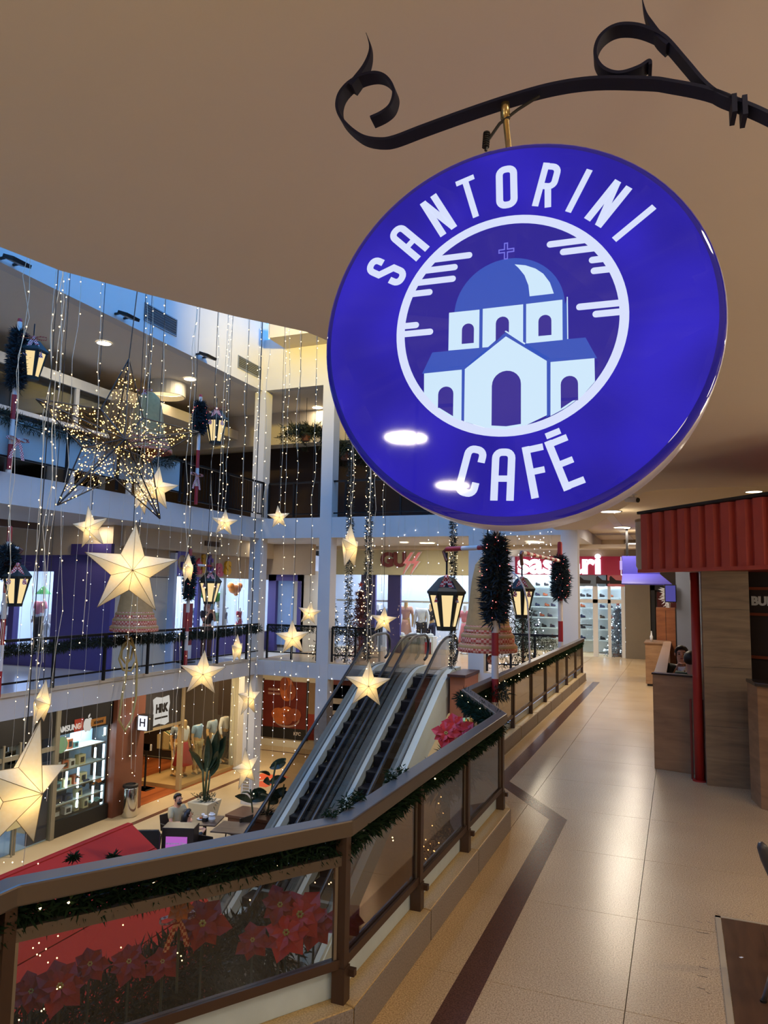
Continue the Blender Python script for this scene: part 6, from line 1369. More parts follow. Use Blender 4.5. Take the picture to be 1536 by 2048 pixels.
def lantern(label, px, py, x=None, y=None, H=.8, rz=0.2, d=None, power=2.0, hang=.3, mode='face'):
    p = onx(px, py, x) if x is not None else (ony(px, py, y) if y is not None else ond(px, py, d)); rz += math.atan2(-p.y, -p.x)-(PI/6 if mode == 'face' else 0); t = thing('hexagonal_lantern', label, 'lantern', tuple(p), rz, 'dark hexagonal lanterns with lit panels')
    R1, R0, h = .31*H, .15*H, .62*H; zt, zb = .12*H, -.5*H
    hexa = lambda r, z, o=0: [(r*math.cos(PI/3*k+o), r*math.sin(PI/3*k+o), z) for k in range(6)]
    top, bot = hexa(R1, zt), hexa(R0, zb)
    B('roof', MB().lathe([(R1*1.08, zt-.01), (R1*1.1, zt+.02), (R1*.45, zt+.26*H), (.03, zt+.30*H)], 6), LFR, t, local=True); B('floor_plate', MB().lathe([(R0*1.1, zb-.02), (R0*1.1, zb+.02), (.01, zb+.02)], 6), LFR, t, local=True)
    for k in range(6):
        a, b, c, e = (Vector(v) for v in (top[k], top[(k+1) % 6], bot[(k+1) % 6], bot[k])); fm = MB(); fw = .17
        ai, bi, ci, ei = a.lerp(b, fw), b.lerp(a, fw), c.lerp(e, fw), e.lerp(c, fw); ai, bi, ci, ei = ai.lerp(ei, .06), bi.lerp(ci, .06), ci.lerp(bi, .08), ei.lerp(ai, .08)
        n = (b-a).cross(e-a).normalized()*-.012
        fm.add([a, b, c, e, ai, bi, ci, ei], [(0, 1, 5, 4), (1, 2, 6, 5), (2, 3, 7, 6), (3, 0, 4, 7)]); fm.add([v+n for v in (a, b, c, e, ai, bi, ci, ei)], [(4, 5, 1, 0), (5, 6, 2, 1), (6, 7, 3, 2), (7, 4, 0, 3)])
        fo = B('side_frame', fm, LFR, t, local=True); B('lit_panel', MB().add([ai+n*.5, bi+n*.5, ci+n*.5, ei+n*.5], [(0, 1, 2, 3)]), PANEL, fo, local=True)
    B('bow', bow_mb(.27*H).xf(Matrix.Translation((R1*.75*math.cos(math.atan2(-p.y, -p.x)-rz), R1*.75*math.sin(math.atan2(-p.y, -p.x)-rz), zt+.27*H)) @ Matrix.Rotation(math.atan2(-p.y, -p.x)-rz+PI/2, 4, 'Z')), CHK, t, local=True); B('hanging_loop', MB().tube([(0, 0, zt+.28*H), (0, 0, zt+.30*H+hang)], .014, 6), BLACK, t, local=True)
    return p
XP = XL+.35
lantern('black hexagonal lantern hanging on the top gallery, nearest us', 65, 715, x=XP, H=.80, rz=-.2)
lantern('black hexagonal lantern on the top gallery near the corner column', 432, 850, x=XP, H=.95, rz=.1, mode='edge')
lantern('black hexagonal lantern at the lower gallery, cut by the picture edge', 33, 1165, x=XP, H=.80, rz=.05, mode='edge')
lantern('black hexagonal lantern over the toy shop window', 420, 1172, x=XP, H=.85, rz=.1)
pL1 = lantern('large black hexagonal lantern with gingham bow below the cafe sign', 893, 1200, d=9.4, H=.74, rz=.05)
pL2 = lantern('dark hexagonal lantern before the lit tree and shoe shop', 1044, 1190, d=12.2, H=.72, rz=.05, mode='edge')

# ------------------------------------------------------------------ candy-cane lamp posts
CR, CW = mat('candy red', S(160, 36, 40), .5, var=.05), mat('candy white', S(215, 205, 195), .5, var=.04)
def candy(label, base, z1, r, arm=None, garl_z=None, gr=.16, seg=.32, seed=1, bulb=BULBR, gm=None, armz=None):
    gm = gm or mat('blue green needles', S(50, 60, 64), .9, spec=.1, var=.3, scale=30)
    x, y, z0 = base; t = thing('candy_cane_post', label, 'lamp post', base, 0, 'red and white candy-cane posts'); k = 0; z = z0
    while z < z1-.01: e = min(z1, z+seg); B('red_band' if k % 2 == 0 else 'white_band', MB().cyl((x, y, z), (x, y, e), r, n=14), CR if k % 2 == 0 else CW, t, smooth=False); z = e; k += 1
    B('cap', MB().lathe([(r, 0), (r*.8, r*.8), (.001, r)], 12, (x, y, z1)), CR, t)
    if arm is not None:
        a = Vector((x, y, armz or z1-.35)); b = Vector(arm); L = (b-a).length; n = max(2, int(L/.22)); am = Vector((b.x, b.y, a.z))
        for i in range(n): B('arm_band', MB().cyl(a.lerp(am, i/n), a.lerp(am, (i+1)/n), r*.72, n=10), CR if i % 2 == 0 else CW, t)
        B('arm_drop', MB().tube([am, am+(am-a).normalized()*.06-Vector((0, 0, .03)), Vector((b.x, b.y, min(a.z-.06, b.z)))], r*.6, 8), BRN, t)
    if garl_z:
        g0, g1 = garl_z; B('garland_sleeve', needles(MB(), [(x, y, g0), (x+.01, y, (g0+g1)/2), (x, y, g1)], lambda s: gr*(.55+.5*math.sin(PI*min(1, s*.9+.12))), 4200, .1, .008, seed), gm, t, kind='stuff')
        mb = MB(); rn = random.Random(seed)
        for _ in range(34 if bulb else 0): s = rn.random(); a = rn.random()*2*PI; q = gr*(.6+.5*math.sin(PI*s)); mb.octa((x+q*math.cos(a), y+q*math.sin(a), g0+(g1-g0)*s), .0065)
        if bulb: B('fairy_bulbs', mb, bulb, t, kind='stuff')
    return t
b1 = Vector((-2.03, 8.7, .17)); b1.x = (onz(990, 1400, .17)*1).x*8.7/onz(990, 1400, .17).y
pt = ony(966, 1060, b1.y); zt1 = pt.z
candy('candy-cane post with red-lit garland at the step of our railing, nearest us', (b1.x, b1.y, .17), ony(976, 1062, b1.y).z, .042, arm=(pL1.x, pL1.y, pL1.z+.5), garl_z=(ony(985, 1240, b1.y).z, ony(978, 1075, b1.y).z), gr=.17, seg=.27, seed=31, armz=ony(976, 1094, b1.y).z)
b2 = onz(1119, 1366, .17); b2.x += .03
candy('candy-cane post with garland farther along our railing', (b2.x, b2.y, .17), ony(1108, 1088, b2.y).z, .05, arm=(pL2.x, pL2.y, pL2.z+.5), garl_z=(ony(1112, 1195, b2.y).z, ony(1110, 1115, b2.y).z), gr=.19, seg=.42, seed=32, armz=ony(1108, 1122, b2.y).z)
for b, lb, sd in (((b1.x-.02, b1.y-.0, .93), 'small evergreen tuft tied round the nearer candy-cane post at handrail height', 61), ((b2.x, b2.y, .88), 'small evergreen tuft tied round the farther candy-cane post', 62)):
    g = B('garland_tuft', needles(MB(), [(b[0]-.12, b[1], b[2]-.14), (b[0]+.14, b[1], b[2]-.1)], .11, 420, .08, .006, sd), GREEND); tag(g, lb, 'garland')
def cg(label, px, pyb, pyt, garl, lant, seed):
    p = onx(px, pyb, XP-.12); q = onx(px, pyt, XP-.12); z0 = 4.02 if p.z > 3 else .04
    candy(label, (p.x, p.y, z0), q.z, .042, arm=(lant.x, lant.y, lant.z+.5) if lant is not None else None, garl_z=(onx(px, garl[0], p.x).z, onx(px, garl[1], p.x).z) if garl else None, gr=.13 if seed == 44 else .17, seg=.45, seed=seed, bulb=BULBR if seed in (42, 44) else None)
cg('candy-cane post on the top gallery at the picture edge', 18, 940, 632, (770, 655), onx(65, 715, XP), 41)
cg('candy-cane post on the top gallery near the dark restaurant', 392, 1000, 788, (862, 802), onx(432, 850, XP), 42)
cg('candy-cane post on the lower gallery at the picture edge', 4, 1280, 1055, (1150, 1095), onx(33, 1165, XP), 43)
cg('candy-cane post on the lower gallery before the toy shop', 372, 1300, 1100, (1195, 1115), onx(420, 1172, XP), 44)
for px, py, lb in ((36, 880, 'pink gingham bow with long tails on the top gallery railing'), (394, 950, 'pink gingham bow on the far part of the top gallery railing')):
    p = onx(px, py, XR+.17); o = B('ribbon_bow', bow_mb(.22).xf(Matrix.Translation(p) @ Matrix.Rotation(PI/2, 4, 'Z')), CHK); tag(o, lb, 'bow'); o['group'] = 'gingham bows'

# ------------------------------------------------------------------ straw bells
STRAW = mat('straw brown', S(176, 136, 82), .85, var=.2, scale=14)
def bell(label, p, Rb, Hb, z_hook, clap=True):
    t = thing('straw_bell', label, 'bell', tuple(p), .2, 'straw bells with gingham bands')
    B('straw_body', MB().lathe([(.001, Hb), (Rb*.22, Hb*.98), (Rb*.42, Hb*.9), (Rb*.54, Hb*.72), (Rb*.64, Hb*.45), (Rb*.74, Hb*.26), (Rb*.8, Hb*.2)], 24), STRAW, t, local=True, smooth=True)
    for k, (r0, z0, z1) in enumerate(((.80, .17, .27), (.90, .085, .19), (1.0, 0, .085))):
        B('gingham_band', MB().lathe([(Rb*r0*.97, Hb*z0), (Rb*r0, Hb*(z0+.012)), (Rb*r0*.985, Hb*(z1-.03)), (Rb*r0*.93, Hb*z1)], 28, cap=False), CHKS, t, local=True, smooth=True)
        B('straw_ring', MB().lathe([(Rb*r0*.985, Hb*(z1-.045)), (Rb*r0*1.0, Hb*(z1-.025)), (Rb*r0*.9, Hb*(z1+.005))], 28, cap=False), STRAW, t, local=True, smooth=True)
    B('bow', bow_mb(Rb*.3).xf(Matrix.Translation((0, -Rb*.35, Hb*.98))), CHK, t, local=True)
    if clap: B('clapper', MB().cyl((0, 0, 0), (0, 0, Hb*.3), .012, n=6).ball((Rb*.15, 0, -Hb*.08), Rb*.17, 12, 8), CHKS, t, local=True, smooth=True)
    B('hanging_cord', MB().cyl((0, 0, Hb), (0, 0, z_hook-p[2]), .012, n=6), BLACK, t, local=True); return t
p = ond(975, 1303, 11.0); bell('straw bell with red gingham tiers hanging behind the nearer candy-cane post', p, .45, 1.45, ZC)
p = onx(268, 1262, XR+.35); bell('straw bell with gingham tiers in front of the opposite railing, below the largest star', p, .5, 1.5, 3.42, False)
RP = mat('rope', S(188, 162, 96), .8, var=.1)
t = thing('rope', 'coiled yellow rope hanging over the opposite railing below the straw bell', 'rope', (p.x+.1, p.y, .9)); q0 = Vector((XR+.14, p.y, .95))
def rp(px, py): return onx(px, py, XR+.16)
B('strand', MB().tube([q0, rp(258, 1290), rp(252, 1350), rp(243, 1400), rp(238, 1440), rp(250, 1462), rp(263, 1440), rp(272, 1395), rp(274, 1330), rp(268, 1295), rp(262, 1275)], .025, 6), RP, t, smooth=True)
B('coil', MB().tube([rp(262, 1275), rp(246, 1290), rp(238, 1318), rp(246, 1340), rp(262, 1342), rp(272, 1320), rp(268, 1295), rp(258, 1283), rp(244, 1300), rp(243, 1316), rp(252, 1328), rp(262, 1318), rp(266, 1296)], .022, 6), RP, t, smooth=True)
p = onx(292, 905, XR+.4); bell('straw bell with orange and green top on the top gallery, behind the wire star', p, .55, 1.35, 7.83)

# ------------------------------------------------------------------ hanging garland strands, trees
def strand(label, px, py0, py1, d, seed):
    a, b = ond(px, py1, d), ond(px, py0, d); b = Vector((a.x, a.y, b.z+1.2)); top = Vector((a.x, a.y, 9.915))
    o = B('garland_strand', needles(MB(), [tuple(a), tuple(b)], .06, 2600, .055, .007, seed), mat('brown green tinsel', S(46, 44, 34), .7, var=.3, scale=30)); tag(o, label, 'garland', 'garland strands hanging in the light well')
    B('cord', MB().cyl(tuple(a), tuple(top), .006, n=5), WIRE, o); mb = MB(); rn = random.Random(seed); z = a.z
    while z < b.z: z += rn.uniform(.02, .10); q = rn.random()*2*PI; mb.octa((a.x+.075*math.cos(q), a.y+.075*math.sin(q), z), .0075)
    B('fairy_bulbs', mb, BULB, o, kind='stuff')
strand('tinsel garland strand left of the escalator heads', 694, 920, 1325, 13.2, 71); strand('tinsel garland strand above the escalator head, longest of three', 733, 900, 1318, 13.0, 72); strand('tinsel garland strand beside the large lantern, ending over the orange pier', 905, 1030, 1336, 13.5, 73)
def tree(label, x, y, z, h, r, m, bulb, nb, seed, col=None):
    t = thing('christmas_tree', label, 'Christmas tree', (x, y, z), 0, 'lit Christmas trees'); 
    B('trunk', MB().cyl((0, 0, 0), (0, 0, h*.95), .035, .01, 8), BRN, t, local=True); mb = MB(); rn = random.Random(seed)
    for k in range(9):
        f = k/8.5; zz = h*(.12+.82*f); rr_ = r*(1-f)+.04
        for j in range(10): a = 2*PI*(j+.5*(k % 2))/10; needles(mb, [(0, 0, zz), (rr_*math.cos(a), rr_*math.sin(a), zz-.14*rr_/r-.05)], .06, 26, .11, .009, seed*100+k*10+j)
    B('foliage', mb, m, t, local=True, kind='stuff'); bl = MB()
    for _ in range(nb): f = rn.random()**1.4; a = rn.random()*2*PI; q = r*(1-f)*.98+.05; bl.octa((q*math.cos(a), q*math.sin(a), h*(.1+.84*f)), .016)
    B('fairy_bulbs', bl, bulb, t, local=True, kind='stuff'); B('top_star', star_mb(.1).xf(Matrix.Translation((0, 0, h))), mat('red foil', S(170, 50, 40), .4) if col is None else col, t, local=True); B('stand', MB().lathe([(.2, 0), (.18, .08), (.001, .1)], 12), BRN, t, local=True); return t
q = ony(718, 1330, 19.4); tree('slim reddish Christmas tree with warm lights on the far gallery', q.x, 19.4, 0, 2.15, .5, mat('reddish needles', S(86, 36, 30), .7, var=.3, scale=30), BULB, 60, 5)
q = ony(660, 1330, 19.4); tree('dark Christmas tree half hidden by the second white column', q.x, 19.3, 0, 2.0, .5, GREEND, BULB, 40, 6)
q = ony(1046, 1330, 19.0); tree('broad dark Christmas tree with white lights before the shoe shop', q.x, 19.0, 0, 2.25, .85, GREEND, BULBC, 70, 7)
q = onz(845, 1490, -4); tree('Christmas tree with amber lights on the ground floor under the escalator', -4.4, 14.6, -4, 2.3, .7, GREEN, BULB, 60, 8)
q = ony(1236, 1312, YS-.0); tree('frosted Christmas tree with cold white lights inside the shoe shop glass', SX(1236, YS+.5), YS+.55, 0, 1.7, .42, mat('frosted needles', S(90, 110, 130), .7, var=.3, scale=30), glow('cold fairy bulb', S(215, 235, 255), 12), 80, 9)
# slender arched rod with hanging lights on our kerb
q = onz(1062, 1424, .17); t = thing('arched_rod', 'slender white arched rod standing on the kerb with a drop of lights', 'rod', tuple(q)); pr = lambda a, b: ony(a, b, q.y)
B('rod', MB().tube([q, pr(1060, 1330), pr(1058, 1250), pr(1055, 1205), pr(1048, 1175), pr(1037, 1155), pr(1024, 1143)], .014, 8), FROST, t, smooth=True); B('drop_wire', MB().cyl(pr(1024, 1143), pr(1025, 1185), .004, n=5), WIRE, t)
# ------------------------------------------------------------------ poinsettias and planting outside our railing
fa, fb = Vector((-2.2, 2.02, 0)), Vector((-1.45, 3.17, 0)); fd = (fb-fa).normalized(); fn = Vector((-fd.y, fd.x, 0))   # fn: towards the void
def onrail(px, py, off):
    d = Vector(ray(px, py)); o = fa+fn*off; e = Vector(EYE); return e+d*((o-e).dot(fn)/d.dot(fn))
PET = mat('poinsettia red', S(186, 38, 36), .6, var=.25, scale=14); PETD = mat('poinsettia deep dim red', S(138, 28, 24), .7, var=.25, scale=14); PETG = mat('poinsettia gold', S(190, 120, 70), .5, var=.2)  # deep red also carries the dimness of flowers behind the glass
def poinsettia(label, p, r, m, face, seed, group='poinsettias outside our railing'):
    t = thing('poinsettia', label, 'flower', tuple(p), 0, group); t.rotation_euler = Vector(face).to_track_quat('Z', 'Y').to_euler(); rn = random.Random(seed)
    for ring, (n, l, up) in enumerate(((7, 1.0, .05), (5, .68, .22))):
        for k in range(n):
            a = 2*PI*(k+.5*ring)/n+rn.uniform(-.15, .15); ll = r*l*rn.uniform(.85, 1.12); ca, sa = math.cos(a), math.sin(a); w_ = ll*.34
            pr_ = [(0, 0, 0), (ll*.35, -w_*.8, ll*up), (ll*.62, -w_, ll*(up+.05)), (ll, 0, ll*(up-.12)), (ll*.62, w_, ll*(up+.05)), (ll*.35, w_*.8, ll*up), (ll*.5, 0, ll*(up+.0)-.006)]
            B('petal', MB().add([(x*ca-y*sa, x*sa+y*ca, z+ring*.01) for x, y, z in pr_], [(0, 1, 6), (1, 2, 6), (2, 3, 6), (3, 4, 6), (4, 5, 6), (5, 0, 6)]), m, t, local=True)
    c = MB()
    for k in range(6): a = k*PI/3; c.ball((r*.09*math.cos(a), r*.09*math.sin(a), r*.14), r*.055, 6, 5)
    B('flower_heart', c, mat('flower heart', S(170, 160, 80), .6), t, local=True); B('stem', MB().tube([(0, 0, 0), (0, -.03, -r*.8), (0, -.12, -r*1.4), (0, -.3, -r*1.6)], .006, 5), LEAF, t, local=True)
tow = Vector((EYE[0], EYE[1], EYE[2]))
for px, py, off, r, m, lb in ((405, 1850, .16, .115, PETD, 'clear dark red poinsettia right of the gingham bow'), (600, 1832, .2, .13, PET, 'bright red poinsettia at the top of the cluster left of the bend post'), (572, 1868, .17, .115, PET, 'bright red poinsettia lowest in the cluster left of the bend post'), (628, 1850, .22, .11, PET, 'red poinsettia touching the bend post'), (560, 1812, .25, .10, PETD, 'dim red poinsettia behind the cluster left of the bend post'), (120, 1975, .14, 0.098, PETD, 'broad dim poinsettia low beside the second post'), (62, 1985, .2, 0.078, PETD, 'dim poinsettia behind the second post'), (258, 1925, .2, 0.082, PETD, 'dark poinsettia in the middle of the near panel'), (325, 1925, .16, 0.074, PETD, 'dark poinsettia just left below the gingham bow'), (180, 1930, .24, 0.078, PETD, 'dark poinsettia left of the middle of the near panel'), (505, 1882, .2, 0.082, PETD, 'dim poinsettia right of the clear dark red one'), (690, 1842, .25, .1, PET, 'red poinsettia seen past the bend post')):
    p = onrail(px, py, off); poinsettia(lb, p, r, m, (Vector(EYE)-p).normalized()+Vector((0, 0, .5)), px)
p = onrail(360, 1818, .12); poinsettia('small gold poinsettia topping the gingham bow', p, .055, PETG, (Vector(EYE)-p).normalized(), 5)
p = onrail(356, 1838, .14); o = B('ribbon_bow', bow_mb(.075).xf(Matrix.Translation(p) @ Matrix.Rotation(math.atan2(fd.y, fd.x), 4, 'Z')), checks('gingham fine', S(150, 50, 45), S(205, 165, 140), 75)); tag(o, 'gingham bow with two tails behind the near glass panel', 'bow')
rp_ = [(-2.9, .9, .12), (-2.58, 1.95, .14), (-2.3, 2.5, .20), (-2.14, 2.85, .26), (-1.86, 3.35, .28)]
o = B('hedge_garland', needles(MB(), rp_, .21, 15000, .055, .005, 81), GREEND); tag(o, 'deep bank of dark evergreen sprigs outside the near glass panel', 'garland'); B('planter_trough', MB().tube([(x, y, z-.28) for x, y, z in rp_], .12, 8), BLACK, o)
mb = MB(); rn = random.Random(8)
for px, py in ((78, 1886), (66, 1896), (92, 1898), (74, 1909), (80, 1911), (96, 1925), (120, 1974), (114, 1978), (83, 2022), (88, 2018), (38, 2040), (355, 1906), (362, 1912), (364, 1921), (246, 1850), (242, 1895), (116, 1872), (114, 1916), (500, 1800), (630, 1765), (658, 1768), (662, 1765), (785, 1675), (786, 1681)): mb.octa(onrail(px, py, .09), .0032)
o = B('fairy_lights', mb, BULB); tag(o, 'scattered tiny lights among the poinsettias outside the near panel', 'fairy lights', kind='stuff')
pg = [(-1.72, 5.4, .55), (-1.75, 6.3, .5), (-2.05, 7.0, .45)]
o = B('hedge_garland', needles(MB(), pg, .16, 1500, .08, .006, 82), GREEND); tag(o, 'short bank of evergreen outside the railing before its step', 'garland')
for k, (px, py, lb) in enumerate(((892, 1468, 'bright red poinsettia over the handrail, lowest of three by the railing step'), (908, 1452, 'bright red poinsettia over the handrail, middle of three by the railing step'), (925, 1462, 'red poinsettia over the handrail, nearest the railing step'))):
    p = onx(px, py, -1.8); poinsettia(lb, p, .12, mat('poinsettia bright', S(190, 30, 34), .6, var=.2), (Vector(EYE)-p).normalized()+Vector((0, 0, .6)), 20+k)
o = B('gold_ornament', MB().ball(onx(938, 1446, -1.78), .05, 12, 8).ball(onx(930, 1443, -1.8), .035, 10, 7), mat('gold ball', S(215, 180, 100), .25, .8)); tag(o, 'pair of gold balls beside the poinsettias at the railing step', 'ornament')

for px, py, lb, sd in ((612, 868, 'dark hanging fern against the dim top gallery between the columns', 5), (690, 905, 'dark hanging foliage beside the sign edge on the far top gallery', 6)):
    p = ony(px, py, YF+1.2); t = thing('hanging_fern', lb, 'plant', tuple(p)); mb = MB(); rn = random.Random(sd)
    for k in range(34):
        a = rn.uniform(0, 2*PI); l = rn.uniform(.5, .95); needles(mb, [(0, 0, 0), (l*.5*math.cos(a), l*.5*math.sin(a), rn.uniform(.05, .3)), (l*math.cos(a), l*math.sin(a), rn.uniform(-.5, .15))], .03, 60, .16, .012, sd*50+k)
    B('fronds', mb, GREEND, t, local=True, kind='stuff'); B('pot', MB().lathe([(.12, -.22), (.17, .0), (.001, .0)], 12), BRN, t, local=True); B('hanger', MB().cyl((0, 0, 0), (0, 0, 7.83-p.z), .008, n=5), BLACK, t, local=True)
# ------------------------------------------------------------------ right side: kiosks, booth, diners
A_ = onz(1281, 1145, 2.25); B_ = onz(1527, 1138, 2.25); dA = (B_-A_).normalized(); nA = Vector((dA.y, -dA.x, 0)); nA = nA if nA.y < 0 else -nA
ztop = vz = None
def zat(px, py, p):   # height of the sight line above plan point p
    d = Vector(ray(px, py)); t = (p.x*d.x+p.y*d.y)/(d.x**2+d.y**2); return EYE[2]+t*d.z
ztop = zat(1279, 1026, A_)
rk = thing('kiosk_canopy', 'red corrugated steel canopy box of the food kiosk above the red pole', 'canopy', tuple(A_))
LB = (B_-A_).length*1.75; dep = 1.9
def AP(s, o, z): q = A_+dA*s-nA*o; return (q.x, q.y, z)
B('box_shell', MB().add([AP(0, .06, 2.27), AP(LB, .06, 2.27), AP(LB, dep, 2.27), AP(0, dep, 2.27), AP(0, .06, ztop-.01), AP(LB, .06, ztop-.01), AP(LB, dep, ztop-.01), AP(0, dep, ztop-.01)], [(3, 2, 1, 0), (4, 5, 6, 7), (0, 1, 5, 4), (1, 2, 6, 5), (2, 3, 7, 6), (3, 0, 4, 7)]), mat('dark red steel', S(140, 40, 36), .5, var=.1), rk)
nr = 15; wv = LB/nr
for k in range(nr):
    s = wv*k; pr = [(s, .055), (s+wv*.10, 0), (s+wv*.62, 0), (s+wv*.72, .055), (s+wv, .055), (s+wv, .07), (s, .07)]
    pts = [AP(a, o, 0)[:2] for a, o in pr]; B('steel_rib', MB().prism(pts, 2.28, ztop-.02), REDBOX, rk)
B('top_rail', MB().bar(AP(-.02, .03, ztop), AP(LB, .03, ztop), .1, .03), BLACK, rk); B('bottom_rail', MB().bar(AP(-.01, .02, 2.265), AP(LB, .02, 2.265), .1, .035), REDBOX, rk)
q = ony(1276, 1142, A_.y+.5); t = thing('curved_sign', 'cream curved sign edge beside the red canopy', 'sign', (q.x, q.y, 2.3)); B('curved_board', MB().lathe([(.10, 2.30), (.12, 2.34), (.12, ztop-.05), (.10, ztop-.02)], 20, (q.x+.1, q.y, 0)), CREAM, t, smooth=False); B('frame_edge', MB().lathe([(.125, ztop-.06), (.125, ztop-.03), (.1, ztop-.03)], 20, (q.x+.1, q.y, 0)), TAN, t); B('side_bracket', MB().bar((q.x+.1, q.y, 2.6), (q.x+.5, q.y, 2.6), .03, .03), DARK, t)
po = onz(1400, 1562, 0); t = thing('red_pole', 'red steel pole with a red guard plate at its base, under the canopy', 'pole', (po.x, po.y, 0))
B('pipe', MB().cyl((0, 0, 0), (0, 0, 2.26), .048, n=18), RED, t, local=True, smooth=True); B('guard_box', MB().box(.02, .05, .0, .10, .085, .86).box(-.085, .05, 0, -.06, .085, .86), mat('dark red guard', S(110, 34, 32), .45), t, local=True, bev=.006); B('foot_flange', MB().lathe([(.075, 0), (.075, .012), (.05, .014)], 16), RED, t, local=True)
WTL = wood('grey brown timber tile', S(152, 130, 102), S(118, 98, 78), (1, 1, 7), .45, 2.2)
pa, pb = onz(1417, 1571, 0), onz(1512, 1580, 0); dp_ = (pb-pa).normalized(); np_ = Vector((-dp_.y, dp_.x, 0)); np_ = np_ if np_.y > 0 else -np_
pp = struct('pillar', MB().prism([tuple(v.xy) for v in (pa+np_*.01, pb+np_*.01, pb+np_*.5, pa+np_*.5)], 0, 2.62), BLACK)
for k in range(4):
    B('timber_panel', MB().prism([tuple(v.xy) for v in (pa, pb, pb+np_*.02, pa+np_*.02)], .0+.62*k, .617+.62*k if k < 3 else 2.6), WTL, pp); B('timber_panel', MB().prism([tuple(v.xy) for v in (pa-dp_*.012, pa, pa+np_*.5, pa+np_*.5-dp_*.012)], .62*k, .617+.62*k), WTL, pp)
BWN = wood('booth veneer', S(172, 132, 94), S(140, 104, 72), (1, 1, 5), .45, 2.5); BTOP = mat('booth cap', S(150, 118, 92), .3, var=.05)
c0 = onz(1309, 1537, 0); c1 = onz(1408, 1552, 0); zc_ = zat(1302, 1345, c0)
bd = (c1-c0).normalized(); bn = Vector((-bd.y, bd.x, 0)); bn = bn if bn.y > 0 else -bn; y2 = onz(1338, 1283, zc_).y; e2 = Vector((c0.x+.02, y2, 0))
bo = thing('booth_wall', 'low brown veneer wall enclosing the dining booth, in front of the seated diners', 'booth', tuple(c0))
B('front_panel', MB().prism([tuple(v.xy) for v in (c0, c1+bd*.1, c1+bd*.1+bn*.1, c0+bn*.1)], 0, zc_-.02), BWN, bo, bev=.004); B('side_panel', MB().prism([tuple(v.xy) for v in (c0+bn*.1, c0+bn*.1+bd*.1, Vector((e2.x+.1, e2.y, 0)), e2)], 0, zc_-.02), BWN, bo)
B('cap_rail', MB().prism([tuple(v.xy) for v in (c0-bn*.01-bd*.01, c1+bd*.1-bn*.01, c1+bd*.1+bn*.11, c0+bn*.11-bd*.01)], zc_-.02, zc_), mat('dark cap', S(58, 44, 38), .25), bo); B('cap_rail', MB().prism([tuple(v.xy) for v in (c0+bn*.11-bd*.01, c0+bn*.11+bd*.13, Vector((e2.x+.13, e2.y, 0)), Vector((e2.x-.01, e2.y, 0)))], zc_-.02, zc_), BTOP, bo)
# diners
GJ = mat('green jersey', S(26, 62, 48), .7, var=.05); DTOP = mat('dark teal top', S(44, 54, 58), .8, var=.06)
qw = ony(1363, 1297, 11.2); qm = ony(1382, 1306, 10.35)
wq, J, u = person('woman with tied dark hair facing us, eating at the booth', (qw.x, 11.2, .05), 0, 'sit', DTOP, DPT, arms='face', h=1.64, hair='bun', sl='short', lean=.05)
mq_, J2, u2 = person('diner in a green jersey with white lettering, seen from behind in the booth', (qm.x, 10.35, .0), PI, 'sit', GJ, DPT, arms='table', h=1.68, sl='short', lean=.05)
B('jersey_lettering', text_mb('CONEXÃO', .075, .006, .004).xf(frame((0, .150, .80), (-1, 0, 0), (0, 0, 1))), FROST, mq_, local=True)
t = thing('paper_napkin', 'white paper napkin held at the face of the eating woman', 'napkin', (qw.x, 11.2, 0)); hz_ = J['hal']; B('napkin', MB().add([(-.06, hz_.y-.06, hz_.z-.06), (.06, hz_.y-.06, hz_.z-.05), (.05, hz_.y-.03, hz_.z+.07), (-.05, hz_.y-.04, hz_.z+.06), (0, hz_.y-.09, hz_.z)], [(0, 1, 4), (1, 2, 4), (2, 3, 4), (3, 0, 4)]), WHC, t, local=True); B('sandwich', MB().ball((0, hz_.y-.04, hz_.z), .045, 8, 6, (1.2, .8, .8)), ORF2, t, local=True)
def bench(label, x, y, rz):
    t = thing('booth_bench', label, 'bench', (x, y, 0), rz); B('seat', MB().box(-.14, -.22, .36, .5, .22, .44), mat('bench brown', S(88, 60, 44), .5), t, local=True, bev=.01); B('plinth', MB().box(-.12, -.18, 0, .48, .18, .36), BLACK, t, local=True)
bench('low booth bench under the eating woman', qw.x, 11.25, 0); bench('low booth bench under the diner in green', qm.x+.05, 10.3, 0)
t = thing('booth_table', 'small booth table between the two diners', 'table', ((qw.x+qm.x)/2+.1, 10.82, 0)); B('table_top', MB().box(-.2, -.15, .7, .4, .14, .73), TBW, t, local=True); B('pedestal', MB().cyl((.1, 0, 0), (.1, 0, .7), .035, n=10), BLACK, t, local=True)
t = thing('paper_cup', 'tall white paper cup on the booth table', 'cup', (onz(1406, 1325, .9).x, 10.80, .73)); B('cup', MB().lathe([(.03, 0), (.042, .15), (.038, .15), (.001, .03)], 14), FROST, t, local=True, smooth=True); B('lid', MB().lathe([(.044, .15), (.042, .165), (.001, .168)], 14), WHC, t, local=True)
